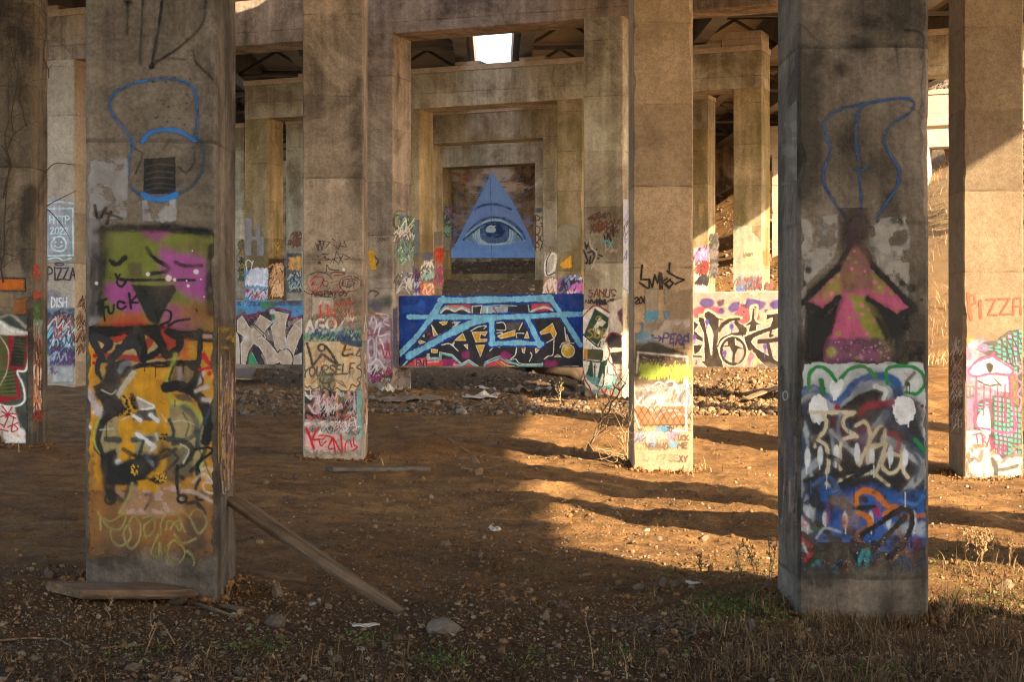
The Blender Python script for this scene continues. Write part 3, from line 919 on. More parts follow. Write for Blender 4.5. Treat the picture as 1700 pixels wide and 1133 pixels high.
    def build(s, name, parent, P, n, off=0.003, label=None, clip=None, mat='paint'):
        n = np.asarray(n, float)
        W = hit(s.X, s.Y, P, n) + n * off
        if clip is not None:                       # paint is worn off along the corners
            for (o, ax, lo, hi) in clip:
                q = (W - np.asarray(o)) @ np.asarray(ax)
                e = np.minimum(q - lo, hi - q)
                w = (fbm(W[..., 2] * 9, W[..., 0] * 0 + s.seed, s.seed + 5, 3) - 0.42) * 0.07
                s.a *= ss(-0.004, 0.012, e - np.clip(w, 0, 0.022))
        keep = s.a > 0.03
        if clip is not None:                       # clip: (origin, axis, lo, hi) keeps the sheet on its face
            for (o, ax, lo, hi) in clip:
                q = (W - np.asarray(o)) @ np.asarray(ax)
                keep &= (q > lo) & (q < hi)
        q = keep[:-1, :-1] | keep[1:, :-1] | keep[:-1, 1:] | keep[1:, 1:]
        if clip is not None:
            inside = np.ones(keep.shape, bool)
            for (o, ax, lo, hi) in clip:
                g = (W - np.asarray(o)) @ np.asarray(ax)
                inside &= (g > lo) & (g < hi)
            q &= inside[:-1, :-1] & inside[1:, :-1] & inside[:-1, 1:] & inside[1:, 1:]
        idx = np.arange(s.nx * s.ny).reshape(s.ny, s.nx)
        f = np.stack([idx[:-1, :-1], idx[1:, :-1], idx[1:, 1:], idx[:-1, 1:]], -1)[q]
        used = np.unique(f)
        remap = np.zeros(s.nx * s.ny, np.int64); remap[used] = np.arange(len(used))
        rgba = np.concatenate([s.rgb, s.a[..., None]], -1).reshape(-1, 4)[used]
        org = tuple(parent.location)
        o = link_mesh(name, W.reshape(-1, 3)[used], remap[f], M[mat], parent, org, rgba=rgba)
        if label: o['label'] = label
        return o

def face_front(key):
    o, xc, yf = ROW[key]
    b = 0.014
    return o, (xc, yf, 0), (0, -1, 0), [((xc, 0, 0), EX, -CW / 2 + b, CW / 2 - b)]
def face_right(key):
    o, xc, yf = ROW[key]
    return o, (xc + CW / 2, yf, 0), (1, 0, 0), [((0, yf, 0), EY, 0.016, CW - 0.016)]
def face_left(key):
    o, xc, yf = ROW[key]
    return o, (xc - CW / 2, yf, 0), (-1, 0, 0), [((0, yf, 0), EY, 0.016, CW - 0.016)]
def bent_front(key, i):
    O, Z0, H, cols, beam = BENT[key]
    return cols[i], O, -WB
def bent_right(key, i, s1):
    O, Z0, H, cols, beam = BENT[key]
    return cols[i], O + UB * s1, UB
def put(c, name, face, off=0.003, label=None):
    clip = face[3] if len(face) > 3 else None
    return c.build(name, face[0], np.asarray(face[1], float), face[2], off, label, clip)
# ================================================================== the two big front pillars
K = (24, 22, 22)
# ---- left pillar, upper drawing
c = Canvas(146, 0, 360, 400, 1.0, 1.092, 3).v(0, 0, 2.0233)
c.stroke([(480, 0), (476, 90), (470, 215)], 9, K, 0.6, 0.55).stroke([(545, 0), (530, 110), (510, 215)], 10, K, 0.5, 0.8)
c.stroke([(690, 0), (680, 80), (600, 160), (515, 215)], 9, K, 0.6, 0.6).disc(510, 222, 11, K, 0.6, 0.9)
c.stroke([(430, 0), (428, 110)], 9, K, 0.7, 0.35).disc(432, 4, 16, K, 0.6, 0.7)
c.stroke([(650, 170), (660, 210), (715, 265)], 8, K, 0.6, 0.45).stroke([(575, 195), (620, 200)], 7, K, 0.6, 0.4)
c.specks(26, (500, 250, 640, 420), K, (2, 5), 0.5)
BL = (48, 92, 140)
c.stroke([(655, 470), (662, 400), (660, 330), (640, 285), (590, 268), (530, 265), (450, 280), (390, 310), (368, 345), (380, 385), (430, 450), (445, 490), (432, 540), (430, 590), (450, 640), (490, 662)], 11, BL, 0.5, 0.8)
c.stroke([(480, 475), (500, 450), (540, 437), (600, 440), (655, 472)], 14, (44, 104, 165), 0.3, 0.95)
c.stroke([(590, 655), (640, 630), (675, 580), (685, 530), (675, 480), (650, 462)], 11, (50, 80, 100), 0.6, 0.6)
c.fill([(293, 508), (350, 516), (372, 532), (428, 532), (432, 640), (428, 735), (340, 742), (330, 760), (330, 815), (293, 815)], (150, 146, 146), 6, 0.8)
c.fill([(476, 672), (592, 668), (594, 742), (540, 752), (476, 740)], (160, 156, 156), 4, 0.85)
c.erode((293, 505, 600, 760), 40, (0.55, 0.68))
c.fill([(486, 534), (588, 528), (590, 650), (482, 652)], (26, 25, 26), 3, 1.0)
for yy in (556, 580, 600, 620, 636):
    c.stroke([(490, yy + 4), (530, yy - 4), (584, yy)], 4, (74, 72, 74), 0.6, 0.6)
c.stroke([(482, 655), (510, 668), (550, 668), (590, 655)], 18, (46, 112, 178), 0.25, 1)
c.stroke([(455, 500), (478, 520), (455, 585)], 7, K, 0.5, 0.5).stroke([(570, 470), (550, 500)], 7, K, 0.5, 0.5).stroke([(600, 560), (625, 580), (650, 550), (655, 510)], 7, K, 0.5, 0.45)
c.stroke([(318, 690), (330, 745), (355, 700)], 10, K, 0.3, 0.9, False).stroke([(372, 712), (360, 750)], 9, K, 0.3, 0.9).stroke([(358, 716), (410, 735)], 9, K, 0.3, 0.9)
put(c, 'outline_drawing', face_front('L1'), 0.003, 'thin blue outline of a hat with a black square')

# ---- left pillar, square face
c = Canvas(146, 362, 360, 556, 1.0, 1.134, 5).v(130, 350, 3.778)
c.fill([(62, 0), (140, 60), (150, 700), (62, 740)], (142, 138, 138), 14, 0.65)
c.fill([(150, 120), (860, 150), (866, 760), (140, 760)], (104, 108, 42), 14, 1)
PK = (150, 72, 132)
c.fill([(520, 235), (640, 262), (800, 300), (806, 550), (700, 540), (600, 470), (530, 390)], PK, 40, 1, True)
c.fill([(160, 470), (300, 445), (345, 470), (400, 640), (310, 650), (190, 560)], PK, 30, 1, True)
c.fill([(400, 128), (580, 128), (490, 196)], (138, 70, 112), 26, 0.9, True)
c.fill([(560, 590), (740, 640), (750, 750), (540, 750)], (150, 66, 112), 30, 0.8, True)
c.fill([(560, 230), (800, 160), (800, 290), (640, 240)], (108, 100, 52), 40, 0.8, True)
c.fill([(640, 590), (860, 590), (866, 740), (700, 730)], (134, 88, 48), 40, 0.85, True)
c.fill([(180, 660), (400, 640), (430, 745), (150, 745)], (160, 84, 44), 30, 0.9, True)
c.fill([(240, 690), (390, 680), (400, 740), (230, 740)], (170, 50, 40), 26, 0.7, True)
c.fill([(310, 330), (400, 330), (400, 415), (320, 410)], (84, 70, 50), 10, 0.7)
c.stroke([(110, 135), (300, 106), (600, 112), (860, 150)], 44, K, 0.9, 0.95)
c.stroke([(155, 120), (152, 300), (146, 500), (140, 640)], 58, K, 0.7, 1)
c.stroke([(100, 230), (108, 300), (92, 400), (100, 500), (86, 640)], 56, (38, 36, 36), 0.8, 0.85)
c.stroke([(838, 230), (830, 400), (834, 640)], 62, K, 0.6, 1)
c.stroke([(200, 310), (240, 336), (292, 296)], 30, K, 0.35).stroke([(432, 235), (470, 292), (560, 355), (545, 385), (450, 397)], 26, K, 0.35)
c.stroke([(612, 325), (680, 346), (772, 346)], 26, K, 0.4).stroke([(236, 402), (262, 430), (400, 436), (560, 434), (732, 436)], 19, K, 0.3)
c.stroke([(262, 400), (243, 450), (270, 476), (296, 445), (268, 425)], 16, K, 0.3)
c.fill([(335, 465), (480, 472), (606, 464), (616, 500), (550, 610), (500, 715), (440, 690), (385, 580)], (38, 36, 33), 8, 1)
c.fill([(510, 490), (590, 486), (560, 560), (530, 540)], (24, 23, 22), 10, 0.8)
for q in ((437, 398, 14), (566, 424, 22), (604, 434, 12), (740, 383, 17), (690, 472, 10), (716, 252, 5), (115, 455, 12), (680, 440, 6), (770, 430, 6), (790, 540, 5)):
    c.disc(*q, (205, 190, 185), 0.3)
for ln in ([(150, 560), (168, 692)], [(118, 582), (176, 556)], [(140, 622), (178, 604)], [(186, 600), (196, 642), (218, 636), (224, 594)], [(292, 578), (256, 570), (246, 602), (270, 617), (298, 602)], [(320, 520), (332, 614)], [(368, 532), (326, 574), (376, 578)]):
    c.stroke(ln, 15, K, 0.3, 1, len(ln) > 3)
c.stroke([(486, 622), (502, 690)], 15, K, 0.3).stroke([(512, 650), (545, 624), (580, 640), (574, 690), (520, 718)], 15, K, 0.3).stroke([(566, 722), (620, 692), (700, 680)], 15, K, 0.3)
put(c, 'square_face_painting', face_front('L1'), 0.0045, 'green and pink square face with one closed eye')

# ---- left pillar, yellow piece
c = Canvas(146, 536, 360, 975, 1.0, 1.075, 9).v(130, 540, 4.359)
c.fat = 1.22
YE = (196, 140, 22); CR = (160, 142, 96); DG = (44, 44, 48)
c.fill([(50, 100), (1020, 105), (1020, 1200), (50, 1200)], (190, 132, 24), 8, 1, rough=4)
c.fill([(50, 1150), (1020, 1150), (1020, 1640), (50, 1620)], (146, 98, 44), 90, 0.85)
c.blotch((50, 900, 1020, 1700), (120, 84, 48), 120, (0.45, 0.62), 0.8, 4)
c.blotch((50, 100, 1020, 1000), (206, 152, 50), 90, (0.5, 0.65), 0.5, 8)
c.stroke([(80, 40), (300, 45), (560, 30), (700, 70), (1000, 95)], 56, K, 0.4)
c.stroke([(890, 78), (1005, 86)], 26, (190, 140, 130), 0.4, 0.9).stroke([(890, 112), (1002, 118)], 14, K, 0.4)
c.fill([(150, 110), (450, 60), (700, 60), (760, 235), (450, 300), (200, 250)], (176, 152, 104), 10, 1)
RD = (160, 44, 26)
for ln, w in (([(200, 222), (440, 245)], 34), ([(360, 252), (440, 240)], 26), ([(470, 170), (530, 105)], 50), ([(640, 70), (700, 190)], 80), ([(320, 170), (410, 120)], 30), ([(440, 245), (640, 225)], 22), ([(250, 110), (340, 90)], 40)):
    c.stroke(ln, w, RD, 0.3, 0.95, False)
c.stroke([(775, 130), (770, 190), (780, 250)], 50, (196, 84, 24), 0.5, 0.9).stroke([(190, 130), (240, 170)], 26, (196, 120, 40), 0.4)
c.stroke([(90, 90), (150, 88), (228, 140), (160, 195), (120, 130)], 46, DG, 0.15).stroke([(96, 100), (190, 265)], 44, DG, 0.15)
c.stroke([(230, 260), (405, 66), (470, 250)], 48, DG, 0.15, 1, False).stroke([(290, 165), (440, 150)], 40, DG, 0.15)
c.stroke([(440, 40), (480, 180), (476, 245), (570, 195), (606, 150), (540, 70), (450, 30)], 40, K, 0.2)
c.stroke([(556, 20), (606, 140), (640, 220), (728, 165), (730, 95), (650, 50)], 42, K, 0.2)
c.stroke([(880, 50), (882, 150), (872, 272)], 34, K, 0.2).stroke([(872, 268), (700, 272), (450, 292), (365, 340)], 24, K, 0.2).stroke([(870, 282), (650, 298), (450, 312), (365, 345)], 14, K, 0.2)
c.fill([(690, 300), (830, 300), (830, 450), (660, 450)], (108, 80, 44), 20, 0.9)
c.stroke([(735, 320), (735, 430)], 30, (150, 145, 150), 0.6, 0.7).stroke([(800, 310), (790, 430)], 30, (150, 140, 135), 0.6, 0.6)
c.stroke([(150, 255), (140, 330), (190, 405)], 32, DG, 0.2)
c.fill([(170, 280), (215, 290), (190, 400), (165, 350)], (165, 130, 70), 8, 0.9, True)
c.fill([(210, 290), (330, 245), (385, 300), (300, 400), (280, 480), (190, 430), (200, 340)], (30, 30, 34), 10, 1, True)
c.stroke([(310, 330), (340, 285), (370, 280)], 34, (128, 132, 140), 0.5, 0.8)
c.fill([(105, 445), (200, 400), (280, 430), (250, 570), (180, 590)], (38, 33, 30), 8, 1)
c.stroke([(370, 330), (280, 460), (205, 620), (165, 750), (140, 880), (200, 960), (240, 1060)], 50, DG, 0.2)
c.fill([(230, 560), (320, 520), (300, 690), (190, 700)], (28, 26, 24), 12, 1)
c.fill([(200, 725), (295, 670), (302, 880), (310, 945), (200, 930), (160, 850)], CR, 8, 1, True)
c.fill([(660, 590), (780, 570), (870, 640), (905, 780), (900, 900), (870, 1060), (700, 1060), (655, 800)], CR, 8, 1, True)
c.stroke([(690, 640), (730, 610), (790, 600)], 60, (96, 88, 62), 0.7, 0.6)
c.fill([(400, 330), (570, 312), (610, 420), (650, 540), (658, 750), (640, 900), (620, 1080), (540, 1130), (340, 1000), (302, 880), (290, 700), (320, 560), (350, 440)], YE, 5, 1, True)
c.blotch((300, 330, 650, 900), (176, 124, 16), 60, (0.5, 0.65), 0.6, 2)
LG = (170, 176, 74)
c.stroke([(705, 215), (655, 380), (640, 450), (690, 560), (800, 572), (890, 680), (920, 800), (905, 950), (870, 1080)], 22, LG, 0.4)
c.stroke([(165, 660), (116, 760), (122, 860), (160, 930)], 16, LG, 0.5, 0.8)
c.stroke([(640, 450), (740, 445), (860, 505), (930, 620), (950, 720), (925, 840)], 74, K, 0.2)
c.fill([(690, 500), (800, 500), (840, 560), (720, 545)], (84, 68, 58), 10, 0.9)
c.stroke([(800, 455), (850, 400), (868, 320), (820, 286)], 46, K, 0.2)
for ln, w in (([(932, 448), (850, 478)], 22), ([(905, 330), (878, 440)], 22), ([(110, 632), (172, 606)], 20), ([(130, 600), (160, 640)], 18), ([(905, 540), (960, 546)], 26)):
    c.stroke(ln, w, (200, 186, 176), 0.5, 0.9, False)
c.stroke([(78, 490), (110, 560), (150, 640)], 46, (176, 168, 176), 0.5, 0.9).stroke([(290, 505), (340, 430), (402, 345)], 30, (186, 176, 152), 0.3).drip(296, 505, 22, 8, (190, 180, 160))
c.disc(86, 740, 15, (200, 195, 195), 0.3)
for q in ((122, 222, 18), (114, 275, 14), (950, 350, 19)): c.disc(*q, (176, 18, 16), 0.25)
c.stroke([(910, 215), (940, 270), (992, 296)], 28, (176, 18, 16), 0.25).stroke([(992, 300), (880, 326)], 20, (176, 18, 16), 0.3)
c.fill([(420, 520), (470, 540), (556, 580), (560, 610), (480, 625), (420, 600)], (176, 166, 156), 8, 1)
c.stroke([(430, 525), (550, 590), (460, 610), (540, 612)], 8, (226, 216, 210), 0.3)
c.fill([(385, 690), (430, 620), (560, 610), (584, 695)], (74, 70, 62), 6, 1)
c.stroke([(400, 655), (450, 692)], 26, (214, 208, 206), 0.3).stroke([(525, 650), (575, 694)], 26, (214, 208, 206), 0.3)
c.fill([(398, 790), (582, 786), (556, 880), (552, 930), (412, 950)], CR, 5, 1)
c.stroke([(200, 825), (300, 832)], 34, (66, 68, 62), 0.35).stroke([(400, 830), (470, 826), (582, 826)], 34, (60, 66, 66), 0.35).stroke([(650, 824), (780, 830), (862, 772)], 30, (62, 68, 66), 0.35)
c.stroke([(430, 790), (552, 882)], 26, (216, 212, 212), 0.35).stroke([(565, 790), (575, 830)], 18, (216, 212, 212), 0.35).stroke([(550, 880), (510, 935)], 16, (206, 200, 196), 0.35)
c.stroke([(470, 840), (440, 960)], 22, (62, 66, 66), 0.3).stroke([(660, 690), (690, 760), (686, 830)], 20, (60, 64, 62), 0.3)
c.stroke([(990, 540), (930, 670), (880, 760), (860, 880)], 22, (48, 66, 84), 0.35).stroke([(760, 590), (840, 670), (864, 780), (870, 880)], 34, (54, 62, 66), 0.4)
c.fill([(310, 525), (395, 505), (410, 600), (380, 660), (300, 660)], (190, 140, 24), 5, 1)
c.specks(60, (305, 515, 415, 655), K, (4, 13), 0.95)
c.stroke([(390, 510), (420, 600)], 30, K, 0.4, 0.8)
c.specks(14, (590, 790, 650, 830), K, (4, 10), 0.9)
c.fill([(200, 940), (270, 900), (280, 1000), (350, 1080), (520, 1110), (650, 1050), (620, 1140), (480, 1190), (350, 1160), (200, 1160)], (30, 30, 32), 14, 1)
c.disc(450, 1020, 100, (32, 31, 32), 0.4, 1).disc(530, 990, 70, (36, 35, 38), 0.4, 0.95).disc(240, 950, 50, K, 0.4).disc(620, 910, 50, (34, 30, 24), 0.7, 0.8)
c.fill([(640, 960), (760, 880), (830, 900), (830, 1100), (700, 1150), (620, 1120)], (66, 60, 52), 20, 0.75)
c.stroke([(690, 860), (770, 850), (830, 900), (790, 990), (700, 1060), (760, 1110)], 26, K, 0.35, 0.85).stroke([(720, 930), (790, 910), (760, 980)], 20, (120, 112, 90), 0.5, 0.7)
c.stroke([(850, 900), (940, 888), (972, 915), (880, 990), (858, 1060), (880, 1120)], 18, K, 0.2)
c.stroke([(290, 990), (335, 1060)], 34, (196, 190, 182), 0.4).stroke([(500, 960), (540, 1010)], 26, (140, 142, 150), 0.5, 0.7)
c.specks(26, (385, 1010, 450, 1100), (206, 156, 20), (4, 9), 1).disc(396, 962, 16, (206, 150, 20), 0.4).specks(20, (560, 1070, 640, 1130), (206, 156, 20), (4, 9), 1)
c.stroke([(880, 1050), (940, 1038), (1002, 1080)], 22, (200, 186, 170), 0.5, 0.8).stroke([(880, 1100), (920, 1080), (970, 1126)], 14, (206, 200, 190), 0.4, 0.8).stroke([(855, 870), (905, 960), (950, 1080), (985, 1140)], 8, (70, 60, 50), 0.4, 0.8)
for ln, w in (([(150, 500), (260, 520), (230, 640), (180, 700)], 40), ([(200, 600), (300, 560), (310, 640)], 30), ([(330, 900), (420, 950), (600, 960), (700, 900)], 26), ([(150, 860), (190, 1000), (210, 1120)], 30), ([(820, 460), (900, 420), (880, 340)], 16), ([(690, 300), (660, 400), (700, 470)], 18), ([(240, 330), (170, 420), (150, 520)], 30), ([(930, 830), (900, 960), (820, 1060)], 30), ([(560, 960), (640, 900), (720, 960), (660, 1040)], 18), ([(760, 640), (800, 720), (780, 800)], 12)):
    c.stroke(ln, w, (30, 29, 32), 0.4, 0.9)
for ln in ([(170, 470), (240, 500), (280, 470)], [(310, 690), (370, 660)], [(690, 700), (760, 690), (840, 720)], [(160, 760), (250, 750)], [(740, 860), (800, 910), (760, 1000)], [(600, 640), (640, 700)]):
    c.stroke(ln, 8, (196, 188, 176), 0.45, 0.7)
for x, y in ((330, 345), (560, 310), (760, 270), (640, 230), (205, 705), (450, 1100), (560, 940), (700, 545), (905, 620), (480, 250)): c.drip(x, y, c.r.uniform(30, 110), 6, (32, 30, 32), 0.85)
c.specks(90, (60, 110, 1000, 1000), (60, 50, 44), (1.5, 4), 0.6)
c.v(130, 760, 4.359)
c.fill([(380, 190), (560, 230), (720, 200), (770, 400), (560, 440), (300, 400)], (166, 126, 92), 20, 0.8)
c.blotch((340, 190, 760, 420), (190, 160, 150), 60, (0.5, 0.62), 0.7, 5)
c.stroke([(200, 40), (225, 200), (250, 290)], 70, (30, 29, 30), 0.35).stroke([(250, 265), (330, 305), (372, 200)], 34, (44, 36, 36), 0.4)
c.fill([(200, 80), (400, 0), (560, 90), (420, 180), (300, 195), (220, 190)], (30, 29, 30), 20, 1)
c.fill([(270, 215), (340, 260), (330, 300), (270, 250)], (150, 120, 95), 8, 0.9).ring(232, 302, 36, 16, (40, 36, 34), a=0.9)
c.disc(440, 70, 60, (60, 56, 46), 0.6, 0.8).specks(22, (385, 50, 440, 130), (206, 156, 20), (4, 9), 1).specks(18, (560, 110, 640, 180), (206, 156, 20), (4, 8), 1)
c.fill([(430, 170), (500, 160), (585, 200), (575, 265), (520, 235), (440, 240)], (200, 142, 20), 10, 1)
c.stroke([(392, 190), (362, 290), (300, 402)], 14, (150, 150, 84), 0.4, 0.9)
c.stroke([(490, 270), (520, 270), (520, 310), (480, 380)], 16, (78, 64, 52), 0.5, 0.8)
c.stroke([(718, 60), (714, 180), (726, 272)], 20, K, 0.25).ring(752, 300, 30, 18, K, 26).stroke([(790, 332), (860, 330), (916, 404)], 24, (40, 36, 32), 0.3).ring(886, 286, 30, 17, K, 22).stroke([(900, 0), (860, 60), (880, 130), (850, 225)], 18, K, 0.25)
c.stroke([(750, 242), (850, 255), (962, 316)], 22, (182, 164, 150), 0.5, 0.8).stroke([(985, 188), (910, 186), (916, 240), (980, 262)], 13, (196, 176, 150), 0.4, 0.9).disc(985, 190, 16, (190, 180, 185), 0.4).stroke([(830, 180), (900, 120), (940, 170)], 18, (186, 172, 160), 0.5, 0.8)
c.blotch((760, 420, 940, 800), (66, 58, 52), 80, (0.4, 0.6), 0.7, 6)
c.disc(350, 660, 110, (66, 58, 52), 0.9, 0.65).disc(200, 640, 80, (84, 66, 48), 0.9, 0.5).disc(860, 620, 80, (62, 54, 48), 0.9, 0.6)
SG = (158, 146, 84)
for ln in ([(145, 395), (175, 440), (240, 462), (330, 410), (344, 450), (300, 522), (225, 508), (165, 440), (165, 520)], [(235, 530), (250, 600), (310, 642), (382, 580), (362, 490), (330, 560), (380, 660), (442, 600), (450, 480), (400, 432), (370, 470)],
           [(550, 440), (480, 500), (500, 575), (552, 520), (545, 430), (470, 440)], [(600, 370), (640, 400), (700, 400), (742, 450), (740, 530), (700, 480), (650, 462), (640, 520)], [(670, 520), (700, 470), (740, 465), (775, 540)], [(640, 400), (600, 480), (600, 560)],
           [(812, 420), (846, 378), (905, 402), (930, 480), (872, 550), (812, 440), (760, 390)], [(582, 560), (544, 640), (530, 700), (578, 724), (590, 620), (612, 742)], [(650, 640), (700, 604), (772, 680), (722, 772), (650, 722), (662, 632)], [(790, 680), (830, 720), (840, 780)], [(700, 560), (760, 620), (850, 590)]):
    c.stroke(ln, 13, SG, 0.5, 0.75)
    c.stroke([(x + 9, y + 6) for x, y in ln], 9, (84, 70, 50), 0.6, 0.4)
c.fade_down(640, 960)
put(c, 'yellow_graffiti_piece', face_front('L1'), 0.006, 'yellow graffiti piece with a letter A figure and heavy black outlines')

# right side of the left pillar: ochre streaks painting in warm bounced light, then runs of old paint
c = Canvas(361, 0, 396, 520, 0.6, 1.0, 12).v(361, 0, 1)
for k in range(170):
    x = c.r.uniform(361, 395); y = c.r.uniform(-30, 500)
    c.stroke([(x, y), (x + c.r.uniform(-.6, .6), y + c.r.uniform(40, 190))], c.r.uniform(.8, 2.6), c.r.choice([(206, 172, 116), (190, 152, 96), (164, 128, 82), (214, 184, 134), (150, 118, 76), (196, 160, 92)]), 0.6, 0.85, False)
c.stroke([(362.5, 0), (363, 240), (362.5, 520)], 2, (196, 168, 120), 0.5, 0.6)
put(c, 'warm_light_streaks', face_right('L1'), 0.002)
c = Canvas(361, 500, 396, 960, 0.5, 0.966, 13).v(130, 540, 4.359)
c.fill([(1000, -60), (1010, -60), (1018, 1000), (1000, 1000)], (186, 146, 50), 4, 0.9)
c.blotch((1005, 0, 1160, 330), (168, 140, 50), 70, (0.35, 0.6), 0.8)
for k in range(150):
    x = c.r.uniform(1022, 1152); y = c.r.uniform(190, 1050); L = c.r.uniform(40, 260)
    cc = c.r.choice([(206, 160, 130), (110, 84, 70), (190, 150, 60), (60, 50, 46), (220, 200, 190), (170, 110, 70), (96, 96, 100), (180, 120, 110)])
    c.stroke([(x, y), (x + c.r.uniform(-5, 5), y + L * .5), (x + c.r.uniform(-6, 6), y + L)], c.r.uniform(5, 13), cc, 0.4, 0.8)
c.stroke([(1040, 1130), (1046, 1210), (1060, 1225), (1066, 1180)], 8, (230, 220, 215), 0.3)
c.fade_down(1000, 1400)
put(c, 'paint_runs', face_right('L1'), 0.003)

# ---- right pillar, blue outline
c = Canvas(1327, 0, 1541, 400, 1.0, 1.008, 21).v(1280, 0, 2.698)
B2 = (44, 78, 122)
c.stroke([(410, 465), (300, 495), (240, 540), (245, 610), (265, 655), (260, 700), (235, 765), (240, 830), (280, 900), (340, 975), (385, 1010), (406, 1000)], 13, B2, 0.4, 0.95)
c.stroke([(410, 468), (520, 446), (600, 441), (640, 462), (620, 505), (550, 550), (505, 610), (520, 670), (570, 750), (566, 830), (520, 905), (445, 1015)], 13, B2, 0.4, 0.95)
c.stroke([(412, 470), (386, 520), (378, 600), (388, 715)], 13, B2, 0.4, 0.95).stroke([(368, 758), (432, 760)], 9, B2, 0.4, 0.8).stroke([(395, 770), (404, 900), (405, 1006)], 12, B2, 0.5, 0.85)
c.stroke([(600, 135), (660, 140), (690, 190), (672, 262)], 13, K, 0.7, 0.45).stroke([(560, 210), (570, 300)], 12, K, 0.8, 0.35)
c.disc(410, 200, 60, (40, 34, 28), 0.95, 0.55, 45).disc(310, 310, 34, (40, 34, 28), 0.9, 0.5).disc(345, 625, 60, (52, 44, 36), 0.95, 0.45).disc(220, 240, 30, (48, 40, 32), 0.9, 0.4).disc(440, 100, 90, (44, 38, 32), 0.95, 0.45, 40)
put(c, 'outline_drawing', face_front('R1'), 0.003, 'thin blue outline of a torso')

# ---- right pillar, arrow
c = Canvas(1327, 345, 1541, 612, 1.0, 1.109, 23).v(1280, 380, 2.698)
GP = (150, 142, 134)
c.fill([(118, -50), (300, -66), (300, 60), (280, 130), (160, 250), (150, 420), (118, 520)], GP, 8, 0.9)
c.fill([(440, -40), (606, -60), (624, 30), (615, 320), (590, 420), (440, 200)], GP, 8, 0.9)
c.erode((118, -66, 640, 520), 60, (0.54, 0.7))
c.blotch((100, -60, 640, 520), (110, 104, 98), 50, (0.52, 0.64), 0.6)
c.stroke([(375, -60), (370, 60)], 120, (62, 46, 42), 0.9, 0.85)
c.fill([(150, 345), (240, 385), (300, 350), (245, 560), (190, 606), (155, 580), (165, 450)], (28, 26, 26), 24, 0.97)
c.fill([(430, 310), (560, 390), (620, 380), (608, 470), (590, 570), (550, 600), (470, 420)], (28, 26, 26), 24, 0.97)
arrow = [(374, 40), (430, 110), (455, 165), (640, 356), (562, 394), (434, 316), (560, 560), (548, 606), (236, 600), (232, 545), (310, 312), (232, 370), (142, 328), (306, 168)]
c.fill(arrow, (168, 78, 108), 6, 1)
OL = (122, 122, 44)
c.fill([(164, 316), (300, 176), (345, 180), (320, 296), (250, 330)], (150, 96, 82), 26, 0.9).fill([(230, 240), (320, 180), (320, 280), (250, 310)], OL, 30, 0.75)
c.fill([(444, 168), (520, 250), (500, 290), (455, 280)], OL, 16, 0.95)
c.fill([(345, 292), (440, 304), (540, 505), (440, 505)], OL, 14, 0.95)
c.fill([(306, 172), (374, 46), (446, 120), (458, 270), (318, 290)], (116, 80, 70), 14, 0.95)
c.blotch((306, 60, 458, 290), (130, 100, 60), 40, (0.45, 0.6), 0.6)
c.fill([(248, 490), (540, 496), (556, 600), (240, 600)], (106, 60, 88), 12, 0.95).fill([(470, 500), (548, 500), (556, 590), (500, 596)], (112, 108, 48), 14, 0.8)
c.blotch((240, 480, 556, 600), (64, 46, 50), 40, (0.5, 0.62), 0.7)
for q in ((265, 228, 15), (226, 262, 10), (300, 210, 8), (270, 292, 12), (407, 344, 10), (437, 362, 10), (408, 384, 9), (466, 408, 12), (430, 470, 9), (465, 240, 12), (485, 262, 9), (372, 100, 7), (360, 180, 8), (420, 190, 7)):
    c.disc(*q, (186, 100, 124), 0.5)
for q in ((540, 288, 12), (300, 470, 12), (350, 400, 8), (270, 552, 26), (388, 582, 14), (560, 380, 12), (500, 220, 8), (345, 130, 9), (380, 150, 8)):
    c.disc(*q, (128, 128, 52), 0.5)
c.specks(40, (250, 490, 540, 590), (170, 120, 150), (2, 6), 0.8).stroke([(400, 570), (420, 610), (440, 600)], 14, (180, 100, 170), 0.4)
c.stroke(arrow, 30, K, 0.7, 0.95, False, True)
c.stroke([(300, 306), (232, 372), (145, 330), (300, 176)], 26, K, 0.3, 1, False).stroke([(434, 314), (562, 396), (640, 356), (456, 170)], 26, K, 0.3, 1, False)
c.stroke([(374, -20), (372, 40)], 90, (50, 34, 36), 0.95, 0.85)
for q in ((145, 245, 16), (166, 186, 18), (588, 243, 14), (626, 266, 20), (674, 318, 8)): c.disc(*q, K, 0.6, 0.9)
c.blotch((560, 500, 700, 600), K, 40, (0.42, 0.6), 0.8)
put(c, 'arrow_painting', face_front('R1'), 0.0045, 'pink and olive arrow shape with thick black outline')

# ---- right pillar, white panel piece
c = Canvas(1327, 598, 1541, 992, 1.0, 1.050, 27).v(1310, 590, 3.064); c.fat = 1.12
W_ = (176, 178, 180)
c.fill([(46, 42), (694, 46), (694, 700), (46, 700)], W_, 3, 1, rough=3.5)
for x in (120, 300, 470, 610): c.stroke([(x, 44), (x + 30, 40), (x + 70, 45)], 10, W_, 0.5, 0.8)
c.fill([(46, 690), (694, 690), (694, 1140), (46, 1140)], (64, 72, 88), 14, 1)
c.fill([(46, 195), (140, 178), (240, 250), (340, 165), (440, 128), (560, 160), (620, 270), (690, 430), (694, 730), (46, 740)], (32, 34, 40), 12, 1)
c.stroke([(46, 188), (130, 172), (240, 246), (330, 152), (430, 106), (520, 122), (562, 190), (545, 250)], 40, (36, 74, 128), 0.4)
c.stroke([(560, 240), (640, 420), (694, 500)], 60, (30, 56, 92), 0.6, 0.8).stroke([(60, 360), (56, 520), (46, 640)], 50, (40, 66, 100), 0.7, 0.8)
GR = (146, 150, 156)
c.stroke([(50, 250), (130, 210), (250, 278), (350, 190), (440, 156), (505, 178), (520, 240)], 34, GR, 0.35)
c.stroke([(60, 285), (110, 250)], 50, (44, 50, 62), 0.5)
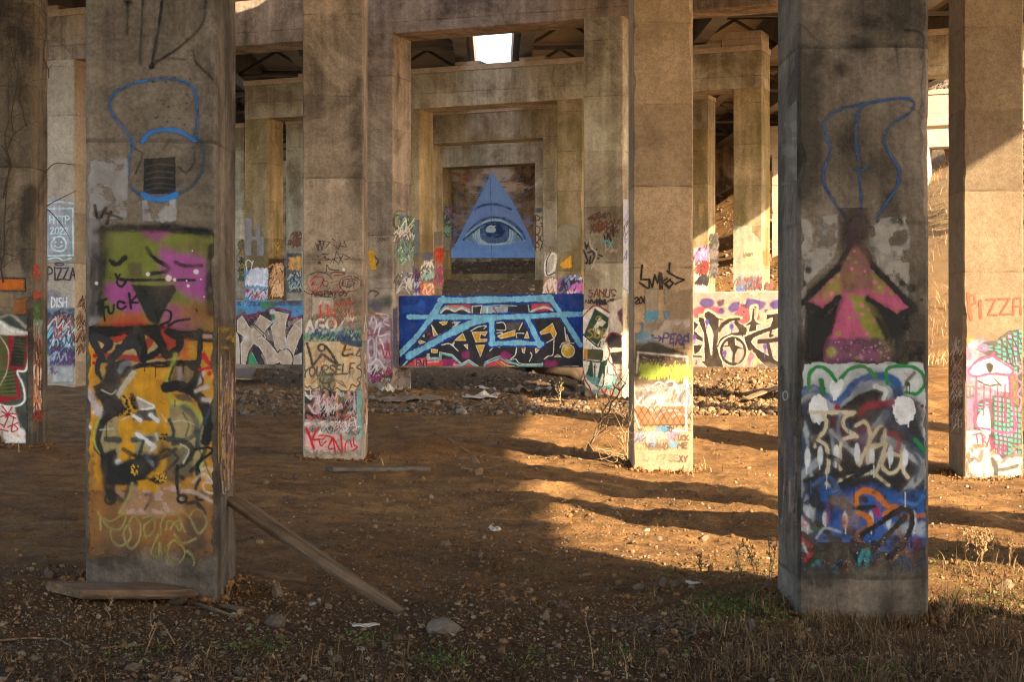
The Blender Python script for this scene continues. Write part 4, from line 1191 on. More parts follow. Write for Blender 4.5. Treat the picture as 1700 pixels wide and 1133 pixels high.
c.fill([(250, 280), (350, 200), (450, 168), (480, 220), (380, 300), (300, 340)], (30, 27, 28), 8, 1)
c.stroke([(490, 300), (390, 430)], 44, (120, 128, 134), 0.4).stroke([(550, 200), (500, 330), (600, 360)], 60, (44, 60, 86), 0.5, 0.8)
c.stroke([(480, 420), (590, 490), (682, 575), (590, 705)], 40, (150, 152, 156), 0.35).stroke([(150, 540), (62, 620), (62, 700), (112, 790)], 36, (136, 142, 152), 0.45)
c.fill([(500, 470), (640, 575), (570, 690), (470, 640)], (30, 30, 34), 10, 0.95)
c.stroke([(210, 385), (330, 500), (390, 540)], 22, (150, 154, 160), 0.4).stroke([(80, 340), (112, 610)], 16, (140, 150, 162), 0.5, 0.8).stroke([(215, 385), (235, 560)], 18, (140, 144, 152), 0.5, 0.8).stroke([(55, 340), (90, 400)], 26, (150, 156, 164), 0.5)
c.stroke([(440, 160), (490, 180), (480, 225)], 22, (196, 196, 198), 0.3)
RD2 = (132, 22, 42)
c.stroke([(360, 300), (400, 260), (530, 244)], 32, RD2, 0.5).disc(244, 266, 18, RD2, 0.5).stroke([(380, 380), (520, 400), (556, 430), (550, 490)], 24, RD2, 0.4).stroke([(372, 400), (382, 560)], 44, (84, 44, 84), 0.7, 0.8).stroke([(240, 330), (290, 420)], 60, (88, 30, 44), 0.8, 0.7).disc(676, 260, 10, RD2, 0.4)
c.fill([(590, 200), (660, 230), (690, 300), (660, 430), (600, 400), (580, 300)], (36, 30, 30), 24, 0.9)
GN = (28, 118, 56)
c.stroke([(100, 168), (103, 95), (150, 58), (205, 85), (235, 132)], 17, GN, 0.2).stroke([(262, 118), (310, 70), (380, 58), (442, 110)], 17, GN, 0.2).stroke([(500, 145), (498, 72), (590, 55), (662, 80), (692, 140), (650, 195), (592, 190)], 17, GN, 0.2)
c.stroke([(163, 130), (172, 195)], 28, (30, 96, 50), 0.3).stroke([(640, 430), (692, 490)], 20, GN, 0.3)
c.stroke([(634, 92), (600, 130), (585, 166)], 18, (96, 74, 66), 0.6, 0.9).disc(603, 146, 13, (34, 70, 36), 0.3).drip(598, 150, 40, 4, (40, 50, 34)).drip(612, 150, 48, 4, (40, 50, 34))
WH = (204, 204, 206)
c.fill([(205, 150), (222, 128), (240, 145), (262, 122), (276, 140), (262, 190), (236, 215), (210, 190)], WH, 3, 1, True).drip(226, 205, 22, 7, WH).drip(238, 205, 20, 6, WH)
c.disc(147, 277, 48, WH, 0.06, 1, 74).disc(583, 280, 57, WH, 0.06, 1, 76).drip(606, 350, 14, 5, WH)
BE = (186, 172, 146)
for ln in ([(108, 290), (220, 292), (332, 292)], [(165, 296), (190, 345), (168, 402), (124, 424), (130, 465)], [(128, 424), (185, 460), (200, 540), (192, 602)], [(325, 298), (282, 318), (278, 368), (332, 408), (345, 415)], [(335, 412), (272, 432), (258, 500), (262, 585)],
           [(340, 358), (388, 342), (412, 420), (372, 520), (338, 605)], [(408, 440), (448, 378), (482, 368), (480, 440), (432, 470)], [(484, 450), (412, 466), (398, 540), (440, 592), (492, 456)], [(562, 512), (502, 500), (472, 560), (510, 602), (560, 572), (574, 500), (578, 580), (602, 622)], [(420, 590), (505, 662)], [(188, 655), (225, 690), (262, 640)], [(400, 600), (300, 620)]):
    c.stroke(ln, 17, BE, 0.25)
for x, y in ((92, 520), (158, 510), (240, 505), (345, 500), (420, 520), (515, 510), (590, 520)):
    c.disc(x, y, 16, (200, 202, 206), 0.25, 0.95, 52); c.drip(x - 4, y + 40, c.r.uniform(20, 48), 5, (190, 190, 192))
for ln, w in (([(185, 508), (262, 545), (268, 600), (80, 640)], 22), ([(300, 540), (350, 584)], 24), ([(300, 600), (424, 566)], 22), ([(90, 752), (200, 690), (330, 620), (420, 570)], 22), ([(128, 782), (330, 672), (420, 655), (490, 730)], 24)):
    c.stroke(ln, w, (26, 26, 28), 0.35)
BB = (28, 80, 152)
c.fill([(160, 650), (260, 700), (420, 660), (560, 700), (694, 690), (694, 960), (500, 1000), (300, 960), (160, 960)], BB, 24, 0.9)
c.blotch((46, 660, 694, 1000), (20, 44, 92), 70, (0.5, 0.62), 0.8, 2).blotch((46, 700, 694, 1040), (34, 32, 36), 60, (0.54, 0.64), 0.9, 6)
c.fill([(50, 760), (130, 780), (120, 900), (50, 910)], (160, 164, 170), 12, 0.9).fill([(480, 860), (690, 850), (690, 920), (520, 910)], (158, 166, 178), 16, 0.8)
for x in (92, 182, 285, 415, 505, 634): c.disc(x, 838, 15, (186, 190, 196), 0.3, 0.95, 46); c.drip(x + 2, 870, c.r.uniform(20, 50), 5, (190, 192, 196))
c.stroke([(70, 830), (95, 850), (80, 870), (60, 858)], 10, (200, 120, 130), 0.4).stroke([(108, 840), (120, 885), (160, 880)], 14, (36, 90, 60), 0.4)
OR = (190, 104, 24)
c.stroke([(345, 775), (340, 720), (380, 692), (440, 706), (490, 760), (545, 778)], 25, OR, 0.3).stroke([(345, 800), (405, 830), (412, 872)], 26, OR, 0.3).stroke([(480, 815), (545, 778)], 22, OR, 0.3).stroke([(570, 828), (690, 815)], 22, (180, 96, 34), 0.5, 0.9).stroke([(285, 830), (282, 870)], 24, OR, 0.4)
c.stroke([(240, 740), (310, 770), (320, 850)], 60, (126, 102, 82), 0.7, 0.85).blotch((250, 720, 360, 870), (96, 78, 64), 30, (0.45, 0.6), 0.8, 9)
c.stroke([(440, 780), (452, 810)], 26, (150, 30, 92), 0.5).stroke([(200, 760), (196, 860)], 16, (120, 60, 110), 0.6, 0.7)
KK = (24, 23, 24)
c.stroke([(140, 850), (212, 930), (205, 1005)], 24, KK, 0.3).stroke([(320, 1000), (330, 940), (450, 862), (560, 788), (618, 800), (616, 890), (540, 1000), (440, 1062), (360, 1054), (318, 1000)], 24, KK, 0.25).stroke([(420, 1000), (585, 826)], 28, KK, 0.3).stroke([(60, 915), (125, 990), (104, 1066)], 42, KK, 0.3).stroke([(150, 1020), (240, 1050), (320, 1112)], 28, KK, 0.35).stroke([(180, 930), (300, 920)], 18, KK, 0.4, 0.8).stroke([(330, 780), (430, 770)], 20, KK, 0.4)
c.stroke([(55, 930), (108, 990), (84, 1040)], 26, (158, 44, 52), 0.4).stroke([(640, 945), (652, 1020)], 46, (104, 34, 54), 0.7, 0.85).stroke([(70, 960), (90, 1000)], 12, (190, 190, 190), 0.4)
TE = (48, 142, 148)
for ln in ([(385, 985), (352, 1060)], [(402, 1000), (388, 1130)], [(292, 1005), (302, 1062)], [(112, 1075), (150, 1050)], [(478, 1050), (462, 1112)], [(60, 1096), (90, 1092)], [(230, 1100), (240, 1130)], [(150, 1130), (180, 1110)], [(330, 1095), (320, 1130)]):
    c.stroke(ln, 18, TE, 0.35, 0.9)
for ln in ([(270, 960), (200, 1060)], [(300, 1050), (330, 1100)], [(470, 1030), (420, 1100)], [(590, 980), (520, 1050)], [(560, 900), (600, 1000)], [(300, 960), (290, 1120)]):
    c.stroke(ln, 20, (142, 86, 40), 0.6, 0.75)
for ln, w, cc in (([(90, 330), (140, 380), (110, 470)], 20, (34, 34, 40)), ([(260, 300), (250, 400), (300, 470)], 18, (120, 126, 134)), ([(540, 330), (470, 380), (450, 440)], 18, (36, 36, 42)), ([(600, 470), (660, 540), (640, 640)], 16, (56, 66, 84)), ([(120, 660), (200, 620), (260, 700)], 18, (60, 84, 130)), ([(430, 700), (500, 640), (560, 690)], 16, (30, 30, 36)), ([(560, 740), (640, 760), (680, 720)], 18, (60, 110, 170)), ([(80, 700), (60, 790), (120, 870)], 16, (30, 40, 70)), ([(390, 870), (340, 920), (400, 980)], 14, (150, 90, 40)), ([(500, 920), (560, 960), (520, 1030)], 14, (30, 30, 34)), ([(220, 960), (260, 1020), (220, 1080)], 14, (40, 90, 100)), ([(600, 1010), (640, 1070)], 16, (120, 80, 46)), ([(140, 930), (180, 880), (260, 900)], 12, (150, 154, 164))):
    c.stroke(ln, w, cc, 0.4, 0.85)
c.scrawl((1330, 870, 1530, 950), 1, [(30, 30, 34)], 4, (30, 60))
for x, y, L in ((240, 700, 90), (330, 680, 70), (470, 740, 100), (560, 790, 80), (620, 890, 90), (110, 640, 60), (430, 560, 60), (300, 345, 60), (190, 600, 80), (590, 700, 70)): c.drip(x, y, L, 5, c.r.choice([(30, 30, 34), (190, 192, 196), (36, 84, 150)]), 0.8)
c.specks(110, (50, 640, 690, 1080), (40, 40, 46), (1.5, 5), 0.6)
c.specks(60, (300, 900, 640, 1060), (180, 186, 192), (1, 4), 0.7)
c.v(1280, 600, 2.126)
for ln in ([(335, 770), (330, 815)], [(390, 740), (385, 775)], [(105, 742), (118, 740)], [(140, 760), (142, 800)], [(400, 806), (415, 812)], [(235, 755), (222, 800)]):
    c.stroke(ln, 13, TE, 0.4, 0.9)
c.blotch((90, 720, 560, 850), (88, 80, 70), 60, (0.42, 0.6), 0.9, 12)
c.erode((60, 640, 580, 860), 40, (0.42, 0.66), 9)
c.fade_down(672, 772)
put(c, 'panel_graffiti_piece', face_front('R1'), 0.006, 'white panel with blue and black piece, two white ovals and beige letters')

# left side of the right pillar: brown streaks painted to warm its bluish light, and smears
c = Canvas(1292, 0, 1331, 980, 0.8, 1.0, 30).v(1292, 0, 1)
for k in range(190):
    x = c.r.uniform(1292, 1328); y = c.r.uniform(-30, 940)
    c.stroke([(x, y), (x + c.r.uniform(-.6, .6), y + c.r.uniform(40, 190))], c.r.uniform(.8, 2.8), c.r.choice([(150, 112, 78), (124, 90, 62), (176, 136, 96), (120, 90, 64), (160, 126, 92)]), 0.6, 0.8, False)
put(c, 'warm_light_streaks', face_left('R1'), 0.002)
c = Canvas(1292, 140, 1331, 930, 0.7, 0.924, 31).v(1280, 0, 2.698)
c.fill([(70, 500), (120, 440), (165, 440), (160, 820), (120, 830), (70, 780)], (150, 138, 130), 14, 0.6)
c.blotch((40, 480, 170, 840), (150, 140, 132), 40, (0.45, 0.6), 0.5)
c.v(1280, 600, 2.126)
for k in range(60):
    x = c.r.uniform(28, 96); y = c.r.uniform(0, 560); L = c.r.uniform(60, 220)
    c.stroke([(x, y), (x + c.r.uniform(-4, 4), y + L)], c.r.uniform(4, 12), c.r.choice([(40, 34, 32), (96, 70, 54), (150, 110, 80), (60, 50, 46), (160, 140, 130), (50, 60, 80)]), 0.5, 0.65, False)
c.ring(52, 122, 9, 5, (190, 180, 170), 15).stroke([(104, 280), (112, 310)], 12, (170, 40, 30), 0.4)
c.fade_down(520, 720)
put(c, 'paint_runs', face_left('R1'), 0.003)
# ================================================================== second row pillars
# ---- L2
c = Canvas(504, 385, 603, 770, 0.75, 1.12, 41).v(495, 380, 5.667)
T1 = (44, 38, 34)
for ln in ([(165, 140), (185, 200), (205, 110), (225, 205), (245, 120)], [(190, 115), (300, 125), (250, 190)], [(330, 150), (380, 190), (400, 130)], [(430, 110), (455, 170), (400, 165)], [(320, 95), (345, 110)], [(180, 150), (195, 208)], [(225, 240), (290, 235), (240, 270), (300, 290), (250, 300)], [(360, 215), (330, 330)], [(362, 215), (420, 320)], [(345, 275), (400, 270)], [(420, 235), (490, 275), (440, 290)], [(380, 330), (420, 250)], [(300, 330), (330, 280), (370, 320)]):
    c.stroke(ln, 7, T1, 0.3, 0.8, False)
c.disc(200, 318, 18, T1, 0.7, 0.7).disc(190, 260, 10, T1, 0.6, 0.6)
c.fill([(105, 440), (330, 410), (560, 430), (590, 520), (540, 590), (150, 600), (90, 560)], (176, 156, 138), 14, 0.65, True)
MR = (104, 50, 44)
c.stroke([(108, 500), (160, 455), (235, 465), (215, 530), (150, 585), (108, 575)], 11, (160, 50, 48), 0.3).stroke([(140, 500), (128, 530), (150, 520)], 14, (160, 40, 44), 0.3)
c.stroke([(48, 580), (120, 615), (220, 590), (330, 600), (430, 600)], 9, MR, 0.3).stroke([(300, 430), (340, 408), (425, 415), (430, 430), (340, 440)], 10, MR, 0.3).stroke([(520, 440), (590, 500), (560, 570), (450, 590), (390, 540), (410, 470), (500, 440)], 9, MR, 0.3).stroke([(300, 510), (370, 490)], 9, (140, 70, 66), 0.4).stroke([(320, 540), (380, 520)], 9, (140, 70, 66), 0.4).stroke([(150, 590), (180, 620), (440, 590)], 10, (130, 50, 60), 0.4)
c.stroke([(112, 432), (180, 405), (262, 410), (268, 340), (300, 380), (385, 392)], 7, T1, 0.3).stroke([(150, 450), (210, 420), (280, 430), (320, 475)], 9, (88, 78, 66), 0.4).stroke([(240, 480), (230, 520), (270, 540), (280, 500), (240, 490)], 8, (70, 44, 40), 0.3)
c.stroke([(560, 490), (500, 475), (430, 480), (420, 530), (480, 550), (530, 510), (480, 490), (460, 530)], 8, T1, 0.3)
c.text('NOTATOY', 130, 585, 50, 7, T1, 1.25, 0.2, 0.16, 0.0).text('REX', 205, 640, 56, 8, T1, 1.1, 0.1, 0.1).text('PLX', 395, 660, 40, 7, (96, 80, 66), 1.0, 0.1, 0.15, a=0.7)
c.disc(428, 385, 20, (214, 204, 190), 0.5)
c.fill([(130, 640), (330, 650), (340, 800), (130, 810)], (178, 168, 156), 8, 0.8)
RR = (186, 66, 50)
c.stroke([(206, 720), (216, 845)], 17, RR, 0.3).stroke([(270, 712), (280, 812)], 15, RR, 0.3).stroke([(172, 806), (300, 782)], 9, RR, 0.3).stroke([(290, 760), (342, 764), (300, 800), (345, 816)], 12, RR, 0.3)
c.text('REGEMY', 350, 690, 36, 7, (178, 92, 66), 1.0, 0.1, 0.12, -0.06).text('ADO', 360, 735, 40, 9, (150, 120, 80), 0.9, 0.2, 0.1).stroke([(440, 860), (490, 890), (520, 830), (480, 800)], 7, RR, 0.3).stroke([(455, 830), (475, 870)], 8, RR, 0.4).stroke([(480, 690), (485, 750)], 9, RR, 0.3)
c.fill([(42, 960), (150, 935), (400, 950), (610, 940), (610, 1133), (42, 1133)], (112, 150, 150), 16, 0.9)
c.blotch((42, 900, 610, 1133), (150, 170, 164), 60, (0.48, 0.62), 0.7)
c.fill([(40, 870), (120, 860), (120, 960), (40, 1000)], (170, 160, 148), 14, 0.6)
c.stroke([(84, 962), (112, 870), (142, 962)], 26, (206, 200, 194), 0.3, 1, False).stroke([(238, 855), (180, 870), (168, 930), (205, 955), (240, 920), (205, 910)], 24, (200, 194, 190), 0.3).ring(310, 900, 42, 26, (200, 194, 190), 54).stroke([(440, 840), (380, 948)], 24, (200, 190, 184), 0.35)
c.stroke([(200, 935), (270, 950), (330, 935)], 22, (100, 50, 60), 0.5, 0.8).stroke([(420, 945), (540, 958)], 14, (190, 110, 80), 0.5, 0.8).stroke([(100, 930), (120, 950)], 16, (150, 50, 50), 0.5)
c.text('WXILAHX', 80, 950, 90, 11, (40, 62, 120), 1.0, 0.15, 0.14, soft=0.4)
c.blotch((330, 990, 610, 1133), (44, 60, 96), 50, (0.45, 0.6), 0.85, 3)
c.disc(300, 1040, 70, (124, 156, 56), 0.7, 0.9, 40).disc(60, 1060, 40, (120, 150, 70), 0.7, 0.8)
c.stroke([(60, 1030), (140, 990), (230, 1000), (240, 1050), (340, 1010), (420, 1060)], 9, (36, 40, 60), 0.4).stroke([(80, 1060), (180, 1010), (300, 1000)], 9, (30, 60, 40), 0.4, 0.8)
c.fill([(40, 1070), (150, 1030), (220, 1060), (240, 1133), (40, 1133)], (190, 176, 156), 8, 0.9)
c.scrawl((60, 430, 600, 620), 12, [(90, 60, 54), (150, 90, 80), (60, 54, 50)], (5, 8), (40, 80), 0.6)
c.scrawl((60, 640, 600, 940), 26, [(150, 84, 66), (206, 196, 184), (120, 104, 84), (180, 110, 70)], (6, 10), (40, 80), 0.55)
c.scrawl((42, 940, 610, 1130), 30, [(36, 56, 120), (40, 40, 60), (150, 176, 172), (110, 150, 70)], (7, 12), (50, 100), 0.75)
c.v(495, 570, 5.39)
CRM = (192, 170, 140)
c.fill([(44, -10), (420, -14), (540, 40), (556, 100), (566, 250), (550, 360), (500, 430), (130, 440), (44, 420)], CRM, 6, 1)
c.fill([(360, -30), (590, -20), (590, 40), (400, 20)], (44, 56, 80), 10, 0.9)
c.blotch((44, 0, 560, 420), (206, 150, 96), 60, (0.55, 0.68), 0.6, 4)
for ln in ([(90, 60), (130, 200), (120, 330)], [(170, 30), (150, 160)], [(240, 120), (220, 260)], [(300, 160), (350, 350)], [(60, 330), (100, 360)], [(420, 60), (560, 70)]):
    c.stroke(ln, 9, (206, 140, 60), 0.5, 0.7)
c.stroke([(75, 65), (240, 10), (120, 40), (90, 90)], 7, (190, 150, 60), 0.4, 0.8).stroke([(235, 30), (240, 150), (225, 200)], 7, (200, 160, 60), 0.4, 0.8)
LV = (66, 60, 52)
for ln, w in (([(78, 0), (104, 90), (132, 205)], 24), ([(128, 205), (165, 160), (212, 98)], 22), ([(250, 30), (300, 100), (352, 190)], 24), ([(232, 108), (300, 160), (356, 196)], 22), ([(424, 20), (402, 108), (486, 100)], 20), ([(412, 60), (470, 58)], 14)):
    c.stroke(ln, w, LV, 0.25)
c.ring(210, 42, 30, 17, LV)
c.text('YOURSELF', 40, 218, 86, 15, (84, 78, 68), 0.86, 0.12, 0.05, -0.085)
c.fill([(170, 260), (330, 260), (320, 420), (200, 430)], (96, 98, 84), 20, 0.7)
for ln in ([(240, 280), (220, 360), (260, 410), (300, 300), (280, 270)], [(300, 260), (330, 360), (300, 420), (270, 330), (380, 340), (430, 400)], [(120, 360), (180, 320), (230, 360), (330, 340), (420, 390)], [(200, 300), (180, 420)], [(330, 280), (260, 290)]):
    c.stroke(ln, 13, (64, 62, 54), 0.35, 0.9)
c.stroke([(40, 365), (80, 400), (105, 385), (130, 415), (175, 400), (195, 385), (205, 420), (240, 400), (262, 420), (310, 425), (350, 400), (380, 425), (450, 425), (482, 370), (520, 390), (552, 360), (530, 325), (572, 290), (560, 240), (525, 215), (575, 170), (560, 120), (520, 110), (550, 60)], 9, (52, 46, 42), 0.3)
c.fill([(45, 420), (520, 440), (526, 700), (45, 700)], (88, 74, 66), 8, 1)
c.blotch((45, 420, 526, 720), (40, 36, 36), 70, (0.45, 0.55), 0.9, 7).blotch((45, 420, 526, 760), (196, 164, 168), 60, (0.53, 0.62), 0.85, 11).blotch((45, 420, 526, 760), (128, 66, 60), 50, (0.6, 0.66), 0.8, 15)
for ln in ([(60, 440), (110, 500), (160, 440)], [(110, 420), (116, 500)], [(60, 470), (180, 480)], [(500, 420), (508, 600)], [(480, 485), (524, 482)], [(50, 480), (56, 600)]):
    c.stroke(ln, 9, (196, 204, 204), 0.4, 0.9)
c.stroke([(170, 450), (180, 640)], 44, (188, 160, 170), 0.5, 0.8).stroke([(95, 560), (150, 640)], 24, (200, 170, 172), 0.4, 0.9).stroke([(250, 450), (240, 600)], 22, (140, 110, 66), 0.5).stroke([(345, 450), (350, 660)], 24, (160, 116, 70), 0.5).stroke([(400, 440), (440, 500), (470, 470)], 14, (120, 140, 80), 0.5, 0.8)
BKK = (34, 31, 31)
c.stroke([(36, 600), (150, 655), (260, 690), (400, 682)], 30, BKK, 0.25).stroke([(212, 660), (222, 540), (240, 525), (246, 660)], 20, BKK, 0.25).stroke([(288, 440), (296, 660)], 24, BKK, 0.25).stroke([(322, 450), (318, 540), (330, 660)], 20, BKK, 0.25).stroke([(390, 680), (400, 600), (432, 540)], 26, BKK, 0.3)
c.fill([(390, 640), (440, 590), (510, 610), (520, 680), (420, 700)], (130, 92, 60), 14, 0.9)
c.stroke([(80, 650), (120, 680), (130, 730)], 24, (150, 50, 54), 0.5, 0.8)
c.fill([(45, 690), (526, 700), (580, 800), (580, 1010), (45, 1000)], (146, 150, 138), 16, 0.85)
c.blotch((45, 690, 560, 1000), (206, 158, 158), 80, (0.46, 0.6), 0.85, 21).blotch((45, 690, 560, 820), (110, 92, 84), 50, (0.5, 0.62), 0.7, 25)
c.fill([(524, 420), (584, 420), (584, 850), (528, 840)], (118, 156, 154), 6, 0.95).fill([(36, 420), (56, 440), (56, 760), (36, 760)], (126, 160, 160), 5, 0.8).fill([(40, 712), (110, 706), (120, 730), (44, 744)], (200, 210, 206), 5, 0.9)
c.ring(395, 726, 33, 9, (206, 204, 204)).disc(384, 718, 4, (206, 204, 204)).disc(404, 716, 4, (206, 204, 204)).stroke([(380, 734), (396, 744), (412, 730)], 6, (206, 204, 204), 0.3)
for ln in ([(455, 740), (462, 680), (500, 670), (505, 700), (465, 716)], [(515, 690), (520, 750), (552, 748)], [(190, 720), (260, 690)], [(240, 760), (300, 700)], [(430, 720), (450, 790), (520, 770)], [(170, 690), (200, 740), (250, 720)], [(330, 760), (290, 720), (340, 700)]):
    c.stroke(ln, 9, (206, 196, 198), 0.4, 0.9)
c.scrawl((46, 430, 522, 720), 40, [(40, 36, 36), (196, 190, 190), (150, 60, 66), (120, 150, 150), (200, 160, 166)], (5, 9), (40, 90), 0.75)
c.scrawl((46, 700, 560, 830), 36, [(206, 196, 196), (90, 80, 76), (120, 160, 160), (206, 150, 156)], (5, 9), (30, 70), 0.75)
c.scrawl((50, 20, 540, 400), 16, [(120, 108, 90), (206, 150, 70), (90, 84, 74)], (5, 8), (50, 100), 0.5)
KR = (176, 30, 40)
c.stroke([(74, 765), (110, 850), (140, 945)], 21, KR, 0.25).stroke([(182, 755), (128, 858), (190, 862)], 17, KR, 0.25).stroke([(185, 830), (240, 828), (225, 860), (190, 865), (205, 920), (250, 880)], 11, KR, 0.25).stroke([(245, 830), (300, 850), (270, 940), (320, 945)], 12, KR, 0.25).stroke([(270, 835), (310, 850), (285, 900)], 11, KR, 0.25)
c.stroke([(310, 850), (335, 985)], 16, KR, 0.25).stroke([(318, 856), (395, 995)], 17, KR, 0.25).stroke([(382, 822), (398, 990)], 18, KR, 0.25).stroke([(420, 980), (425, 900), (460, 870), (480, 930)], 11, KR, 0.25).stroke([(498, 850), (500, 910), (530, 932), (480, 970)], 13, KR, 0.25)
c.fade_down(930, 1040)
put(c, 'layered_graffiti', face_front('L2'), 0.006, 'cream cloud reading LOVE YOURSELF above red KERN lettering')

# right edge strip of L2
c = Canvas(603, 500, 611, 770, 0.4, 1.1, 43).v(495, 380, 5.667)
for k in range(40):
    c.stroke([(c.r.uniform(612, 655), y := c.r.uniform(760, 1900)), (c.r.uniform(612, 655), y + c.r.uniform(60, 200))], 10, c.r.choice([(200, 190, 180), (120, 150, 150), (110, 76, 60), (190, 150, 110)]), 0.5, 0.7)
put(c, 'paint_runs', face_right('L2'), 0.005)

# ---- R2
c = Canvas(1052, 425, 1151, 785, 0.75, 0.82, 51).v(960, 420, 2.981)
for ln in ([(316, 62), (310, 132)], [(312, 132), (350, 132), (352, 182), (305, 148)], [(352, 132), (366, 170), (378, 110), (392, 150), (402, 100), (405, 180)], [(412, 104), (415, 178)], [(440, 128), (414, 142), (448, 176)], [(456, 132), (432, 150), (450, 172), (470, 150), (450, 134)], [(452, 52), (450, 100), (490, 122), (526, 134), (480, 154)], [(440, 90), (452, 100)]):
    c.stroke(ln, 8.5, (30, 26, 24), 0.25, 1, False)
for ln in ([(278, 226), (292, 220), (296, 234), (278, 252), (300, 250)], [(310, 218), (302, 234), (308, 250), (320, 236), (311, 219)], [(328, 216), (326, 250)], [(346, 222), (336, 230), (348, 244), (340, 254), (334, 244), (348, 222)]):
    c.stroke(ln, 6.5, (30, 26, 24), 0.25)
PG = (186, 168, 146)
c.fill([(328, 180), (396, 178), (396, 290), (335, 300)], PG, 5, 0.8).fill([(426, 180), (448, 178), (440, 250), (428, 252)], PG, 4, 0.8).fill([(452, 190), (570, 180), (570, 360), (440, 350)], (176, 152, 128), 14, 0.5).fill([(330, 340), (570, 330), (570, 440), (300, 440)], (184, 164, 148), 20, 0.6)
c.blotch((275, 320, 570, 470), (206, 192, 178), 50, (0.5, 0.64), 0.7)
LB = (96, 158, 190)
c.fill([(330, 288), (398, 284), (396, 330), (380, 352), (372, 320), (350, 350), (330, 330)], LB, 4, 0.95).fill([(424, 290), (450, 290), (444, 330), (426, 320)], LB, 5, 0.9)
c.stroke([(316, 350), (318, 420)], 16, LB, 0.5, 0.7).fill([(274, 400), (360, 394), (380, 420), (360, 450), (274, 456)], (104, 156, 184), 10, 0.75).stroke([(280, 440), (360, 420)], 10, (190, 160, 190), 0.6, 0.6)
PU = (78, 58, 130)
c.stroke([(376, 422), (410, 424)], 6, PU, 0.4).stroke([(396, 412), (412, 424), (398, 436)], 6, PU, 0.4).text('PERP', 418, 398, 44, 7.5, PU, 0.92, 0.2, 0.05, 0.16).stroke([(545, 400), (546, 440)], 7, PU, 0.4).disc(368, 410, 7, PU, 0.5).drip(470, 440, 22, 4, PU).drip(524, 450, 26, 4, PU)
c.v(1040, 560, 4.925)
c.fill([(55, 90), (120, 60), (230, 35), (330, 80), (470, 130), (500, 180), (480, 230), (300, 210), (90, 260), (55, 200)], (58, 52, 47), 16, 0.95, True)
c.fill([(55, 180), (500, 200), (520, 420), (55, 470)], (122, 100, 78), 20, 0.75)
c.blotch((80, 120, 500, 280), (120, 90, 60), 50, (0.5, 0.62), 0.7).specks(50, (120, 140, 490, 200), (200, 180, 150), (2, 5), 0.8)
c.stroke([(96, 125), (500, 162), (490, 560)], 15, (226, 214, 200), 0.35, 0.9, False).stroke([(96, 125), (84, 290)], 14, (226, 214, 200), 0.4, 0.9)
LM = (174, 190, 66)
c.disc(170, 260, 80, (140, 160, 60), 0.8, 0.8, 50)
c.scrawl((60, 200, 320, 370), 16, [LM, (154, 174, 56)], (6, 11), (60, 130)).scrawl((280, 180, 545, 380), 16, [LM, (190, 196, 90)], (6, 10), (70, 150), 0.8)
for x in (340, 395, 450): c.stroke([(x, 360), (x + 4, 270), (x + 22, 230), (x + 40, 280), (x + 36, 350)], 10, LM, 0.4, 0.9)
c.ring(500, 320, 26, 8, LM, 40).ring(520, 330, 18, 7, LM, 44)
c.fill([(64, 400), (340, 380), (350, 560), (90, 560)], (150, 132, 118), 18, 0.7).blotch((60, 380, 540, 580), (216, 196, 180), 60, (0.46, 0.6), 0.7, 5)
c.fill([(330, 430), (430, 430), (420, 530), (330, 540)], (204, 134, 84), 12, 0.8)
LBB = (180, 208, 222); WW = (232, 222, 210)
for ln in ([(170, 470), (200, 590), (260, 520), (190, 480)], [(110, 500), (180, 430), (260, 370), (330, 400)], [(330, 370), (380, 360), (430, 440), (400, 540)], [(440, 460), (470, 380), (495, 330), (500, 460), (470, 560)], [(190, 670), (240, 590), (330, 590)], [(230, 690), (290, 620), (400, 600), (470, 640)], [(360, 660), (420, 630), (470, 640)], [(500, 440), (530, 500), (500, 580), (450, 550)]):
    c.stroke(ln, 14, LBB, 0.4, 0.85)
for ln in ([(62, 370), (70, 500), (120, 560), (170, 500), (240, 470)], [(60, 570), (120, 500)], [(210, 600), (280, 580), (300, 480), (250, 400)], [(150, 560), (230, 610), (300, 560), (480, 560)], [(390, 380), (430, 470), (390, 540)], [(270, 420), (380, 410), (520, 380)], [(340, 560), (420, 545), (470, 560)]):
    c.stroke(ln, 12, WW, 0.35, 0.9)
for ln in ([(110, 410), (170, 400), (220, 430), (300, 410)], [(180, 460), (240, 420), (300, 460)], [(120, 480), (130, 440)], [(220, 380), (330, 450), (320, 520)]):
    c.stroke(ln, 11, (104, 98, 92), 0.5, 0.7)
c.fill([(84, 570), (482, 560), (478, 720), (120, 730), (90, 690)], (190, 126, 76), 8, 0.6)
for k in range(9):
    x = 60 + k * 52
    c.stroke([(x, 580), (x + 90, 735)], 7, (104, 62, 40), 0.3, 0.95, False); c.stroke([(x + 80, 570), (x - 10, 730)], 7, (104, 62, 40), 0.3, 0.95, False)
c.stroke([(110, 722), (300, 718), (520, 716)], 7, (88, 64, 50), 0.3).stroke([(390, 650), (385, 760)], 10, (100, 86, 80), 0.5, 0.8)
c.stroke([(486, 560), (490, 770), (380, 764)], 15, WW, 0.3, 0.95, False).stroke([(50, 630), (80, 670), (104, 740)], 12, WW, 0.35)
for ln in ([(95, 750), (140, 780)], [(130, 745), (110, 785)]): c.stroke(ln, 7, (70, 60, 54), 0.3)
c.fill([(150, 740), (240, 730), (330, 800), (340, 880), (160, 860)], (232, 180, 116), 14, 0.7)
c.text('LOVE', 246, 732, 44, 11, (84, 150, 190), 0.72, 0.05, 0.06).text('TO', 326, 738, 44, 7, (76, 64, 56), 0.7, 0.1)
